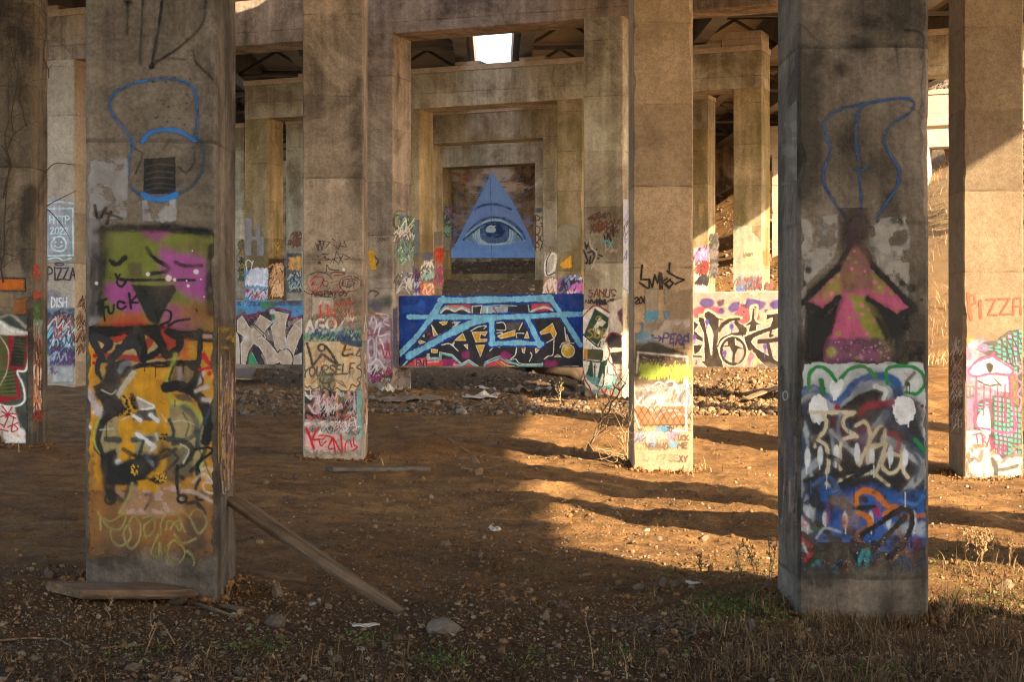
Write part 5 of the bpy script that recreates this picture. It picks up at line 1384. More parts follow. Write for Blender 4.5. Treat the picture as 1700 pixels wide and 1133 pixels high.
c.text('MOVEMENT', 76, 782, 50, 9, (236, 214, 190), 0.8, 0.25, 0.1).text('UMI', 72, 796, 40, 8, (220, 150, 180), 0.7).text('WAY', 330, 780, 50, 8, (196, 130, 190), 0.7, 0.2, 0.1)
c.scrawl((60, 820, 230, 890), 14, [(120, 160, 200), (170, 110, 180), (90, 120, 170), (224, 150, 90)], 8, (30, 55)).scrawl((330, 840, 420, 910), 8, [(120, 164, 190), (100, 140, 180)], 8, (30, 60)).scrawl((60, 860, 160, 930), 6, [(224, 140, 90)], 9, (30, 50), 0.6)
c.scrawl((60, 380, 530, 580), 30, [(232, 222, 212), (120, 110, 104), (170, 200, 216), (150, 120, 100)], (5, 9), (50, 110), 0.6)
c.scrawl((64, 740, 420, 930), 36, [(150, 120, 96), (110, 150, 190), (206, 150, 170), (224, 190, 120), (120, 90, 80)], (5, 8), (30, 60), 0.65)
GT = (116, 88, 66)
c.text('ME MAD', 155, 870, 52, 9, GT, 0.72, 0.1, 0.1).text('IS', 130, 950, 60, 9, (160, 130, 100), 0.9, 0, 0.15, a=0.6)
c.stroke([(398, 800), (392, 850)], 8, GT, 0.3).stroke([(390, 804), (430, 796)], 8, GT, 0.3)
c.text('UCK', 425, 806, 40, 9, GT, 0.92, 0, 0.05).text('ME', 420, 866, 42, 10, GT, 1.15, 0, 0.06).text('SEXY', 352, 962, 52, 9, GT, 0.95, 0, 0.06, 0.1)
c.stroke([(250, 1000), (262, 975), (320, 965), (300, 1000)], 7, (80, 66, 50), 0.5, 0.8)
c.fill([(60, 920), (420, 930), (400, 1010), (70, 1000)], (222, 196, 160), 30, 0.3)
c.fade_down(1000, 1100)
put(c, 'layered_graffiti', face_front('R2'), 0.006, 'black SMKE tag, dark cloud, lime scribble and brown net drawing')

# ---- R3
c = Canvas(1604, 470, 1702, 800, 0.75, 0.76, 61).v(1570, 460, 3.238)
PB = (162, 88, 56)
for ln, w in (([(118, 92), (126, 160), (134, 228)], 17), ([(112, 100), (152, 98), (160, 140), (128, 156)], 9), ([(184, 130), (188, 218)], 14), ([(218, 122), (268, 120), (228, 204), (276, 206)], 9), ([(284, 120), (342, 118), (292, 202), (346, 200)], 9), ([(362, 202), (366, 118), (406, 112), (404, 202)], 10), ([(362, 160), (404, 158)], 8)):
    c.stroke(ln, w, PB, 0.25, 1, False)
c.fill([(96, 380), (180, 330), (290, 360), (300, 640), (200, 840), (96, 830)], (176, 150, 176), 20, 0.75)
c.blotch((96, 330, 280, 640), (206, 190, 200), 40, (0.48, 0.62), 0.6).disc(130, 340, 30, (186, 186, 90), 0.8, 0.5, 16).disc(140, 368, 20, (220, 212, 206), 0.5)
c.fill([(96, 830), (230, 820), (240, 960), (420, 930), (420, 1090), (96, 1080)], (226, 214, 200), 8, 0.95)
GRY = (88, 78, 72); TEA = (84, 172, 164)
c.fill([(160, 390), (200, 350), (270, 345), (340, 290), (430, 280), (430, 720), (400, 700), (390, 500), (350, 470), (220, 420)], GRY, 5, 1)
c.fill([(250, 640), (320, 640), (420, 720), (430, 960), (300, 980), (230, 860)], GRY, 5, 1).fill([(150, 690), (210, 650), (250, 660), (230, 840), (150, 820)], GRY, 5, 1)
for (xa, ya, xb, yb, n, m, sk) in ((280, 300, 425, 460, 5, 6, -0.5), (190, 370, 290, 400, 3, 2, 0.2), (330, 430, 425, 520, 3, 4, -0.3), (255, 650, 345, 860, 4, 8, 0.15), (340, 700, 425, 960, 4, 9, 0.2), (170, 670, 240, 720, 2, 3, -0.2), (260, 860, 350, 960, 4, 4, 0.2)):
    for i in range(n):
        for j in range(m):
            x = xa + (xb - xa) * (i + .5) / n + sk * (yb - ya) / m * 0.6; y = ya + (yb - ya) * (j + .5) / m + sk * (xb - xa) / n * (i - n / 2)
            w = (xb - xa) / n * .36; h = (yb - ya) / m * .34
            cc = TEA if c.r.random() < 0.85 else (186, 140, 190)
            c.fill([(x - w, y - h), (x + w * .8, y - h * .8), (x + w, y + h), (x - w * .7, y + h)], cc, 2, 1)
for k in range(5):
    c.stroke([(290 + k * 34, 330 - 4 * k), (330 + k * 30, 400), (350 + k * 26, 470)], 6, (60, 54, 52), 0.3)
WH2 = (238, 230, 216)
c.fill([(128, 490), (150, 450), (230, 430), (300, 450), (350, 490), (345, 520), (250, 525), (150, 530)], WH2, 3, 1, True)
c.fill([(165, 545), (240, 530), (335, 535), (338, 620), (280, 615), (220, 590), (170, 570)], WH2, 3, 1).fill([(170, 760), (195, 720), (230, 710), (240, 840), (200, 830), (170, 800)], WH2, 3, 1, True)
c.stroke([(130, 500), (160, 455), (230, 425), (300, 440)], 9, GRY, 0.3).fill([(216, 470), (236, 462), (255, 480), (246, 512), (228, 508)], (70, 58, 52), 2, 1, True)
c.stroke([(175, 560), (230, 585), (275, 580), (295, 580)], 10, (74, 64, 58), 0.3).stroke([(262, 550), (298, 586)], 8, (74, 64, 58), 0.3)
for ln in ([(98, 590), (150, 590)], [(105, 600), (108, 640)], [(130, 596), (130, 650)], [(100, 655), (180, 630)], [(150, 600), (182, 600)]): c.stroke(ln, 9, (120, 110, 106), 0.3)
PKK = (222, 84, 136)
c.stroke([(125, 520), (122, 500), (170, 455), (240, 430), (260, 410), (268, 436), (355, 495), (345, 525), (250, 520), (160, 535), (125, 520)], 11, PKK, 0.3).stroke([(165, 540), (162, 700), (165, 800), (230, 820), (320, 840), (370, 825), (372, 760), (350, 640), (340, 530)], 12, PKK, 0.3)
for x, a_, b_ in ((206, 575, 745), (240, 590, 740), (280, 585, 775), (319, 580, 785)): c.stroke([(x, a_), (x - 2, b_)], 8, (206, 56, 116), 0.3)
c.stroke([(380, 460), (410, 500), (375, 540), (412, 580), (385, 630), (410, 660), (395, 720)], 9, (216, 130, 170), 0.4).ring(200, 382, 26, 14, (196, 110, 160), 12).stroke([(118, 680), (140, 670), (125, 700)], 8, (206, 130, 190), 0.4)
for ln in ([(146, 850), (192, 842)], [(165, 848), (172, 895)], [(195, 850), (200, 900)], [(192, 846), (215, 862), (196, 876), (222, 900)], [(222, 905), (236, 860), (250, 912)], [(262, 880), (240, 892), (262, 915), (240, 934)], [(275, 900), (280, 955)], [(300, 900), (303, 955)], [(276, 930), (302, 926)], [(318, 900), (322, 940)]):
    c.stroke(ln, 8, (208, 60, 116), 0.3, 1, False)
c.stroke([(112, 1010), (150, 975), (180, 990), (192, 940)], 22, (140, 128, 116), 0.3).stroke([(112, 1010), (120, 1050), (150, 1075)], 20, (140, 128, 116), 0.3).stroke([(250, 980), (270, 1030), (320, 1035), (382, 1018)], 22, (112, 100, 92), 0.3).stroke([(270, 1000), (270, 1070)], 26, (100, 90, 82), 0.4).stroke([(300, 1000), (350, 960), (410, 960)], 18, (130, 118, 106), 0.4)
c.specks(60, (110, 860, 240, 1000), (120, 104, 96), (1, 3), 0.8).erode((96, 900, 420, 1090), 50, (0.6, 0.72))
c.fade_down(1060, 1100)
put(c, 'figure_painting', face_front('R3'), 0.005, 'brown PIZZA lettering over a teal checked figure outlined in pink')
c = Canvas(1575, 540, 1606, 790, 0.6, 1.0, 63).v(1570, 460, 3.238)
c.fill([(30, 420), (96, 400), (96, 600), (30, 600)], (110, 60, 36), 20, 0.6)
c.scrawl((18, 270, 98, 860), 60, [(176, 160, 140), (120, 60, 40), (60, 50, 44), (150, 130, 110)], (4, 7), (40, 90), 0.8)
put(c, 'scribbled_tags', face_left('R3'), 0.004)

# ---- L3
c = Canvas(0, 450, 46, 745, 0.75, 1.25, 71).v(0, 380, 3.062)
c.fill([(-5, 255), (122, 260), (122, 310), (-5, 312)], (172, 92, 22), 8, 0.9).stroke([(-5, 250), (128, 252), (130, 318), (-5, 318)], 8, (60, 48, 40), 0.5, 0.8, False)
c.fill([(-5, 320), (70, 325), (70, 405), (-5, 400)], (120, 104, 84), 5, 0.8).fill([(75, 360), (140, 350), (140, 440), (60, 430)], (140, 84, 40), 12, 0.7)
c.fill([(-5, 440), (140, 440), (140, 1020), (-5, 1010)], (52, 62, 56), 10, 1)
c.fill([(-5, 460), (60, 500), (150, 530), (150, 560), (-5, 540)], (186, 180, 176), 10, 0.95).stroke([(0, 450), (60, 440), (130, 500)], 16, (150, 140, 130), 0.5, 0.8)
RED = (124, 22, 34)
c.fill([(0, 545), (145, 540), (150, 620), (130, 715), (85, 730), (110, 860), (0, 890)], RED, 5, 1)
c.fill([(-5, 540), (40, 545), (38, 700), (-5, 720)], (74, 72, 40), 8, 1).fill([(75, 545), (138, 550), (120, 700), (50, 700)], (30, 32, 26), 6, 1).fill([(-5, 700), (70, 720), (85, 850), (-5, 850)], (78, 84, 44), 8, 1)
for k in range(9): c.stroke([(60 + 4 * k, 560 + k * 18), (130, 570 + k * 17)], 5, (60, 62, 40), 0.4, 0.8)
for k in range(7): c.stroke([(5, 730 + k * 18), (80, 715 + k * 20)], 8, (34, 38, 26), 0.5, 0.8)
c.stroke([(-5, 470), (60, 520), (146, 535), (150, 610), (132, 718), (88, 728), (118, 800), (122, 880), (60, 905), (-5, 895)], 9, (206, 198, 196), 0.3).stroke([(0, 545), (42, 620), (36, 720), (0, 800)], 5, (186, 170, 150), 0.4, 0.8)
c.fill([(-5, 900), (70, 905), (100, 980), (130, 1030), (130, 1090), (30, 1090), (-5, 1040)], (196, 188, 184), 8, 0.95).fill([(80, 925), (140, 930), (140, 1030), (100, 1010)], (40, 46, 44), 8, 0.9)
for ln in ([(10, 900), (40, 950), (20, 1010)], [(-5, 960), (60, 940), (95, 950)], [(10, 930), (80, 965)], [(40, 1010), (95, 985)], [(70, 960), (60, 1030), (90, 1020), (75, 1000)], [(0, 1020), (40, 1030)], [(-5, 990), (15, 1000)], [(60, 910), (30, 960)]): c.stroke(ln, 7, (160, 30, 50), 0.3)
c.blotch((-5, 1020, 140, 1120), (120, 96, 70), 40, (0.4, 0.6), 0.9)
put(c, 'letter_piece', face_front('L3'), 0.004, 'red and black letters edged in white')
c = Canvas(45, 430, 72, 700, 0.5, 1.15, 73).v(0, 380, 3.062)
c.text('KM', 160, 185, 40, 6, (180, 60, 40), 0.5).text('SLO', 155, 220, 36, 5, (180, 60, 40), 0.6).scrawl((150, 310, 210, 360), 6, [(170, 70, 50)], 5, (24, 40))
c.fill([(150, 380), (212, 380), (212, 480), (150, 480)], (96, 130, 80), 16, 0.6).fill([(150, 470), (212, 470), (212, 560), (150, 560)], (180, 190, 184), 16, 0.5)
for k in range(110):
    x = c.r.uniform(148, 212); y = c.r.uniform(480, 900)
    c.stroke([(x, y), (x + c.r.uniform(-10, 10), y + c.r.uniform(30, 90))], c.r.uniform(4, 8), c.r.choice([(206, 196, 190), (60, 48, 44), (190, 120, 60), (150, 80, 60), (130, 100, 90), (210, 180, 170)]), 0.35, 0.9)
c.scrawl((150, 880, 210, 990), 12, [(60, 44, 40), (150, 60, 50)], 5, (40, 80)).stroke([(150, 885), (205, 880)], 8, (210, 90, 50), 0.5)
put(c, 'scribbled_tags', face_right('L3'), 0.004)

# ================================================================== skewed columns
def bent_px(key, s):
    """photo x of a bent's front face at the distance s along it"""
    O, Z0, H, cols, beam = BENT[key]
    p = O + UB * s
    z = p @ FWD
    return CX + F * (p @ RGT) / z

# column A: pale column left of the big pillar
o, P_, n_ = bent_front('1', 0)
c = Canvas(75, 325, 125, 640, 0.7, 1.2, 81).v(0, 0, 2.0233)
c.blotch((150, 300, 250, 1260), (190, 182, 184), 60, (0.35, 0.6), 0.5)
c.fill([(155, 690), (246, 690), (246, 860), (155, 860)], (168, 168, 178), 8, 0.5)
LBW = (184, 206, 222)
c.stroke([(156, 684), (200, 678), (246, 684)], 7, LBW, 0.35).stroke([(158, 702), (245, 700), (246, 858), (160, 860), (158, 702)], 5, LBW, 0.35, 1, False).stroke([(160, 872), (190, 866), (214, 874), (240, 868)], 6, LBW, 0.4)
c.text('HTTP', 168, 726, 24, 4, LBW, 0.9).text('2022', 170, 764, 22, 4, LBW, 0.9).stroke([(180, 800), (206, 795), (222, 815), (216, 840), (186, 842), (172, 822), (184, 802)], 4.5, LBW, 0.3).disc(188, 814, 3, LBW).disc(206, 814, 3, LBW).stroke([(185, 826), (196, 832), (210, 826)], 3.5, LBW)
DK = (62, 46, 46)
c.text('PIZZA', 160, 900, 40, 4.5, DK, 0.68, 0.0, 0.04).ring(200, 888, 14, 4, DK, 4)
c.v(0, 380, 3.062)
c.disc(265, 345, 50, (90, 84, 88), 0.9, 0.5, 30).text('DISH', 262, 350, 48, 6, (214, 210, 212), 0.62, 0.05)
c.fill([(236, 410), (380, 405), (384, 620), (236, 640)], (90, 110, 126), 12, 0.85)
c.blotch((232, 400, 384, 660), (44, 48, 70), 40, (0.45, 0.6), 0.9)
c.scrawl((236, 420, 380, 620), 46, [(120, 190, 210), (190, 206, 206), (40, 46, 66), (180, 120, 90), (60, 110, 140), (150, 60, 60)], (4, 7), (40, 90), 0.9)
c.scrawl((236, 600, 380, 740), 50, [(50, 56, 92), (70, 60, 96), (150, 160, 180), (90, 50, 80)], (4, 7), (26, 50), 0.9)
c.blotch((232, 690, 384, 790), (176, 176, 170), 40, (0.4, 0.6), 0.8, 4)
c.build('pale_tags', o, P_, n_, 0.006)
c = Canvas(124, 470, 142, 600, 0.6, 1.1, 83).v(0, 380, 3.062)
c.scrawl((386, 330, 436, 640), 46, [(176, 150, 130), (60, 46, 40), (120, 80, 60)], (4, 7), (30, 80), 0.85)
c.build('scribbled_tags', o, BENT['1'][0] + UB * -11.55, UB, 0.005)

# column B: left end of the blue wall
o, P_, n_ = bent_front('1', 2)
c = Canvas(608, 395, 652, 655, 0.7, 1.1, 85).v(600, 340, 3.54)
c.fill([(38, 270), (76, 268), (92, 384), (54, 386)], (206, 154, 36), 3, 1).stroke([(76, 300), (100, 330), (88, 356)], 6, (70, 60, 50), 0.4, 0.8).scrawl((60, 150, 150, 240), 6, [(90, 76, 66)], 4, (20, 40), 0.6)
c.stroke([(40, 530), (60, 505), (100, 520), (80, 540)], 8, (60, 58, 60), 0.4, 0.8).disc(80, 590, 50, (110, 104, 120), 0.8, 0.7, 34).disc(150, 570, 40, (76, 88, 78), 0.8, 0.7)
c.fill([(32, 670), (180, 670), (182, 960), (32, 1000)], (150, 110, 124), 10, 0.9).blotch((32, 640, 182, 1010), (196, 176, 180), 40, (0.5, 0.62), 0.7)
c.stroke([(34, 650), (60, 640), (130, 650)], 20, (196, 130, 76), 0.6, 0.7)
for ln in ([(50, 700), (70, 660), (90, 700), (70, 770)], [(90, 640), (160, 650), (130, 690), (160, 710)], [(90, 720), (120, 690), (100, 770), (160, 760)], [(40, 850), (44, 800), (70, 790), (76, 880), (50, 900), (40, 850)], [(90, 780), (86, 920)], [(110, 790), (130, 840), (110, 880), (90, 850)], [(60, 940), (90, 910), (130, 950), (110, 990)], [(40, 940), (50, 1030)]):
    c.stroke(ln, 9, (222, 206, 212), 0.35)
for ln in ([(120, 830), (140, 900), (160, 820)], [(40, 770), (90, 760)], [(150, 800), (172, 900)], [(60, 990), (80, 1030), (96, 980)]): c.stroke(ln, 9, (176, 60, 66), 0.4)
c.scrawl((32, 940, 182, 1050), 26, [(160, 60, 120), (60, 52, 56), (214, 204, 200), (150, 60, 60)], (5, 8), (26, 54))
c.fade_down(1020, 1090)
c.build('pink_white_tags', o, P_, n_, 0.007)
c = Canvas(652, 345, 688, 650, 0.55, 1.1, 87).v(600, 340, 3.54)
c.fill([(190, 60), (210, 35), (260, 40), (275, 110), (300, 150), (302, 400), (290, 520), (200, 520), (188, 150)], (150, 144, 136), 10, 0.75)
c.ring(210, 100, 22, 10, (60, 60, 60), 40).fill([(230, 60), (262, 60), (280, 140), (240, 160)], (70, 96, 110), 10, 0.9).blotch((190, 60, 300, 340), (76, 150, 110), 40, (0.5, 0.6), 0.9).disc(240, 300, 24, (120, 196, 140), 0.5, 1, 50)
c.scrawl((188, 60, 302, 400), 50, [(52, 52, 50), (206, 204, 200), (90, 150, 120), (80, 100, 120), (110, 70, 60)], (5, 8), (40, 90), 0.85).scrawl((190, 380, 300, 530), 20, [(120, 124, 150), (60, 58, 58), (200, 196, 190)], (5, 8), (40, 80), 0.8)
c.fill([(176, 620), (210, 600), (212, 960), (182, 950)], (84, 84, 116), 10, 0.75)
c.scrawl((184, 960, 290, 1080), 10, [(120, 110, 104)], 7, (30, 60), 0.6)
c.build('green_white_tags', o, BENT['1'][0] + UB * -2.93, UB, 0.007)

# column C: right end of the blue wall
o, P_, n_ = bent_front('1', 3)
c = Canvas(968, 340, 1034, 668, 0.7, 1.1, 89).v(960, 330, 3.237)
c.scrawl((40, 70, 220, 200), 16, [(124, 70, 50), (90, 60, 48)], (4, 6), (24, 46), 0.7)
for ln in ([(36, 235), (44, 268), (60, 232)], [(56, 250), (78, 282), (52, 290)], [(70, 260), (84, 300), (100, 270)], [(96, 290), (80, 330), (110, 320)], [(106, 300), (130, 310)], [(30, 280), (52, 330), (44, 350)], [(66, 310), (60, 352), (90, 330)], [(140, 200), (150, 240), (160, 190), (180, 235)], [(185, 150), (190, 200)], [(175, 170), (205, 152)]):
    c.stroke(ln, 8, (44, 38, 36), 0.3, 0.95, False)
c.stroke([(60, 210), (70, 260), (100, 300), (70, 380)], 12, (200, 186, 170), 0.5, 0.7).text('TX', 135, 228, 36, 8, (120, 168, 166), 1.0, 0, 0.1, a=0.85).scrawl((130, 260, 215, 300), 6, [(176, 150, 130)], 5, (20, 34), 0.6).text('SAMUS', 54, 490, 40, 6, (124, 76, 54), 0.9, 0.1, 0.12, a=0.8)
c.scrawl((30, 535, 220, 575), 12, [(52, 48, 48)], 6, (20, 34), 0.8)
c.fill([(160, 560), (250, 530), (250, 720), (170, 720)], (200, 186, 170), 8, 0.95)
c.fill([(20, 600), (100, 575), (165, 610), (165, 720), (150, 780), (170, 830), (220, 880), (215, 990), (180, 1000), (90, 1050), (40, 1010), (18, 900)], (206, 200, 186), 5, 1)
c.stroke([(20, 640), (60, 595), (100, 575), (166, 612)], 8, (150, 40, 50), 0.3).stroke([(20, 880), (36, 970), (60, 1010), (76, 1050), (100, 1044), (120, 1020), (140, 1046), (160, 1010), (190, 1005), (212, 970), (190, 910)], 7, (150, 40, 50), 0.3)
GG = (40, 66, 54)
c.fill([(90, 590), (165, 640), (160, 690), (110, 780), (100, 790), (30, 730)], GG, 4, 1).fill([(112, 640), (150, 665), (128, 690), (112, 680), (104, 700), (128, 720), (118, 736), (78, 706)], (206, 200, 186), 3, 1)
c.stroke([(100, 590), (166, 628)], 6, (240, 236, 226), 0.2).stroke([(26, 730), (104, 796), (120, 770)], 7, (30, 28, 28), 0.2).stroke([(26, 742), (100, 806)], 5, (240, 236, 226), 0.2)
c.fill([(30, 808), (130, 812), (128, 870), (30, 862)], (70, 72, 50), 3, 1).fill([(28, 808), (50, 808), (50, 860), (28, 858)], (190, 136, 44), 3, 0.95).stroke([(30, 868), (118, 876), (132, 820)], 6, (30, 28, 28), 0.2)
c.fill([(66, 870), (76, 880), (84, 970), (40, 950)], GG, 3, 1).fill([(120, 880), (160, 860), (150, 930), (160, 960), (130, 940), (110, 1000), (96, 1000)], GG, 3, 1).stroke([(40, 955), (84, 976), (90, 900)], 6, (30, 28, 28), 0.2).stroke([(96, 1006), (130, 1010), (140, 950)], 6, (30, 28, 28), 0.2).stroke([(150, 900), (150, 950), (190, 960)], 5, (240, 236, 226), 0.2).stroke([(156, 900), (160, 940), (196, 952)], 4, (30, 28, 28), 0.2)
c.text('SIDE', 52, 700, 46, 7, (146, 126, 60), 0.8, 0.1, 0.08).ring(110, 645, 14, 6, (146, 126, 60), 12)
c.specks(80, (30, 760, 200, 1030), (40, 36, 36), (2, 3.6), 1)
c.fill([(150, 760), (180, 720), (236, 740), (236, 800), (165, 800)], (40, 34, 36), 4, 1).fill([(170, 830), (236, 820), (236, 890), (185, 890)], (40, 34, 36), 4, 1).stroke([(145, 770), (178, 722), (236, 738)], 7, (120, 40, 54), 0.3).stroke([(160, 800), (170, 830), (165, 870), (200, 910)], 7, (120, 40, 54), 0.3).fill([(210, 610), (240, 580), (240, 690), (220, 650)], (90, 40, 70), 6, 0.95)
for k in range(6): c.stroke([(192 + 9 * k, 885), (190 + 9 * k, 1060)], 3.5, (110, 60, 56), 0.4, 0.8); c.stroke([(190, 900 + 24 * k), (245, 895 + 24 * k)], 3, (90, 66, 60), 0.4, 0.8)
c.blotch((18, 940, 220, 1090), (76, 140, 136), 40, (0.54, 0.62), 0.85).ring(182, 1040, 9, 4, (150, 40, 50), 16)
c.fade_down(1050, 1100)
c.build('letter_piece', o, P_, n_, 0.007, 'green and white block letters edged in dark red')
c = Canvas(1034, 325, 1044, 540, 0.4, 1.1, 90).v(960, 330, 3.237)
c.fill([(232, 0), (270, 0), (270, 500), (236, 480)], (176, 176, 190), 10, 0.85).scrawl((238, 40, 268, 460), 12, [(60, 56, 70), (120, 130, 180)], 4, (40, 80))
c.build('pale_tags', o, BENT['1'][0] + UB * 2.59, UB, 0.006)

# bent 2
def quick(key, i, box, seed, fn, side=None, off=0.007, cell=0.7, boost=1.1, name='scribbled_tags'):
    c = Canvas(*box, cell, boost, seed)
    fn(c)
    o = BENT[key][3][i]
    if side is None: c.build(name, o, BENT[key][0], -WB, off)
    else: c.build(name, o, BENT[key][0] + UB * side, UB, off)
def f(c):
    c.v(390, 350, 7.083)
    c.fill([(118, 80), (205, 80), (200, 300), (240, 300), (236, 180), (300, 180), (300, 296), (346, 300), (340, 536), (262, 530), (258, 350), (200, 350), (195, 536), (118, 530)], (140, 138, 140), 5, 0.85)
    c.fill([(116, 700), (380, 680), (384, 1060), (116, 1060)], (92, 150, 196), 10, 0.95).blotch((116, 660, 384, 900), (70, 68, 90), 60, (0.45, 0.58), 0.9)
    c.scrawl((116, 660, 384, 900), 60, [(212, 210, 222), (196, 196, 210)], (9, 14), (60, 110)).stroke([(130, 860), (250, 860), (384, 890)], 12, (222, 218, 224)).stroke([(140, 700), (130, 610), (160, 580), (200, 620), (190, 690), (215, 590)], 12, (206, 196, 186))
    c.scrawl((120, 900, 384, 1060), 22, [(190, 40, 60), (60, 60, 80), (214, 190, 200), (80, 130, 100)], (9, 14), (50, 100)).disc(150, 940, 26, (186, 30, 50), 0.5)
quick('2', 0, (406, 358, 446, 502), 91, f, name='blue_white_tags')
def f(c):
    c.v(390, 350, 7.083)
    c.scrawl((390, 320, 575, 560), 14, [(150, 130, 60), (170, 150, 100)], (6, 9), (40, 80), 0.7)
    c.fill([(392, 560), (575, 560), (575, 1040), (392, 1040)], (66, 46, 36), 20, 0.7)
    c.scrawl((392, 600, 575, 1040), 80, [(196, 168, 140), (206, 180, 150), (60, 42, 34), (176, 140, 110)], (8, 12), (60, 120))
quick('2', 0, (445, 395, 471, 500), 92, f, -8.52)
def f(c):
    c.v(600, 340, 3.54)
    c.fill([(300, 90), (342, 90), (342, 290), (300, 290)], (130, 130, 132), 8, 0.6).scrawl((300, 370, 345, 540), 24, [(60, 40, 70), (200, 196, 200), (120, 60, 110)], (5, 8), (30, 60))
quick('2', 1, (686, 365, 698, 495), 93, f)
def f(c):
    c.v(600, 340, 3.54)
    c.disc(385, 300, 40, (90, 100, 130), 0.8, 0.7, 34).fill([(346, 330), (424, 330), (424, 540), (346, 540)], (150, 136, 124), 14, 0.6)
    c.scrawl((346, 320, 424, 450), 34, [(214, 208, 200), (60, 56, 54), (150, 180, 180)], (5, 8), (30, 60)).scrawl((346, 450, 424, 540), 26, [(206, 120, 60), (190, 80, 44), (214, 196, 180)], (5, 8), (30, 56))
quick('2', 1, (697, 420, 721, 492), 94, f, -3.114)
def f(c):
    c.v(640, 260, 2.698)
    c.fill([(712, 236), (762, 236), (762, 262), (735, 270), (740, 330), (762, 330), (762, 400), (712, 400)], (140, 132, 120), 4, 0.65)
    c.fill([(766, 330), (790, 300), (870, 306), (878, 360), (840, 370), (836, 420), (800, 430), (770, 470)], (150, 140, 116), 4, 0.7).fill([(776, 486), (832, 440), (836, 500), (800, 502)], (206, 150, 44), 4, 0.95)
    c.stroke([(735, 440), (760, 440), (756, 500), (724, 530), (716, 480), (735, 440)], 10, (222, 212, 200), 0.3).fill([(720, 440), (762, 440), (762, 540), (712, 540)], (206, 196, 184), 5, 0.6).stroke([(740, 432), (722, 470), (724, 530), (760, 520)], 5, (50, 44, 42), 0.3)
    c.scrawl((706, 540, 765, 625), 24, [(214, 206, 196), (60, 54, 50), (196, 110, 60)], (5, 8), (26, 60)).fill([(768, 560), (878, 540), (878, 620), (768, 620)], (130, 80, 130), 8, 0.9).scrawl((768, 530, 878, 625), 44, [(200, 110, 180), (50, 44, 60), (206, 200, 206), (110, 120, 170)], (5, 8), (24, 54))
quick('2', 2, (900, 340, 968, 492), 95, f, name='grey_patches_and_tags')
def f(c):
    c.v(1150, 200, 3.773)
    c.fill([(254, 660), (376, 660), (376, 700), (432, 760), (432, 960), (254, 960)], (160, 160, 138), 4, 0.75).blotch((310, 740, 432, 900), (206, 176, 130), 50, (0.42, 0.55), 0.8)
    c.fill([(254, 962), (432, 940), (432, 1075), (254, 1075)], (190, 176, 156), 10, 0.6).scrawl((254, 970, 432, 1075), 44, [(70, 70, 74), (110, 110, 116), (160, 60, 50)], (5, 8), (30, 60)).stroke([(285, 1070), (300, 1050), (320, 1072)], 20, (50, 110, 190), 0.4)
    c.scrawl((310, 820, 380, 860), 6, [(110, 96, 80)], 5, (20, 36))
quick('2', 3, (1217, 374, 1266, 486), 96, f)
def f(c):
    c.v(1150, 200, 3.773)
    for ln in ([(446, 820), (448, 900)], [(446, 850), (456, 840)], [(466, 810), (468, 905)], [(468, 840), (476, 835)], [(486, 840), (486, 880)]): c.stroke(ln, 9, (190, 90, 50), 0.3)
    c.scrawl((440, 1010, 495, 1075), 9, [(60, 54, 50), (180, 70, 60)], 5, (30, 50))
quick('2', 3, (1264, 405, 1286, 486), 97, f, 7.86)
# bent 3
def f(c):
    c.v(390, 350, 7.083)
    c.scrawl((610, 230, 785, 470), 18, [(130, 80, 60)], 8, (40, 80), 0.7).fill([(608, 500), (788, 500), (788, 960), (608, 960)], (110, 104, 104), 14, 0.7).blotch((608, 500, 788, 740), (52, 50, 76), 60, (0.4, 0.55), 0.9)
    c.scrawl((610, 530, 788, 710), 36, [(222, 170, 96), (206, 150, 80)], (10, 14), (50, 90)).scrawl((610, 700, 788, 960), 44, [(50, 66, 76), (160, 176, 180), (196, 190, 176)], (8, 12), (60, 110))
quick('3', 0, (474, 375, 501, 495), 98, f, name='yellow_blue_tags')
def f(c):
    c.v(600, 340, 3.54)
    c.fill([(424, 160), (478, 160), (478, 240), (424, 240)], (130, 128, 130), 6, 0.6).fill([(424, 240), (478, 240), (478, 500), (424, 500)], (190, 156, 138), 8, 0.6)
    c.scrawl((424, 250, 478, 350), 26, [(180, 60, 50), (206, 90, 70)], (5, 7), (24, 44)).scrawl((424, 340, 478, 480), 26, [(170, 90, 130), (120, 70, 90), (206, 150, 130)], (5, 7), (30, 60))
quick('3', 1, (720, 380, 736, 485), 99, f, -3.354)
def f(c):
    c.v(1150, 200, 3.773)
    c.fill([(36, 520), (76, 515), (74, 560), (56, 620), (36, 610)], (186, 160, 110), 4, 0.8).fill([(8, 630), (60, 600), (60, 640), (30, 720), (8, 740)], (176, 156, 120), 4, 0.5)
    c.fill([(6, 800), (98, 785), (98, 1080), (6, 1080)], (222, 196, 176), 8, 0.85).scrawl((6, 780, 98, 900), 40, [(206, 120, 170), (70, 50, 70), (230, 150, 180)], (6, 10), (40, 80)).scrawl((6, 870, 98, 980), 26, [(222, 90, 50), (200, 60, 60), (70, 60, 60)], (6, 9), (30, 60)).scrawl((6, 960, 98, 1040), 20, [(60, 56, 60)], (5, 8), (40, 70))
quick('3', 3, (1150, 330, 1177, 486), 100, f, name='pink_white_tags')
def f(c):
    c.v(1150, 200, 3.773)
    c.scrawl((100, 700, 156, 1000), 60, [(50, 46, 46), (90, 80, 76)], (5, 8), (24, 50))
quick('3', 3, (1176, 380, 1194, 486), 101, f, 7.75)
def f(c):
    c.v(390, 350, 7.083); c.scrawl((36, 310, 112, 840), 30, [(150, 50, 36), (50, 40, 34), (150, 130, 50), (70, 90, 70)], (8, 12), (40, 90))
quick('3L', 0, (393, 390, 406, 475), 102, f)
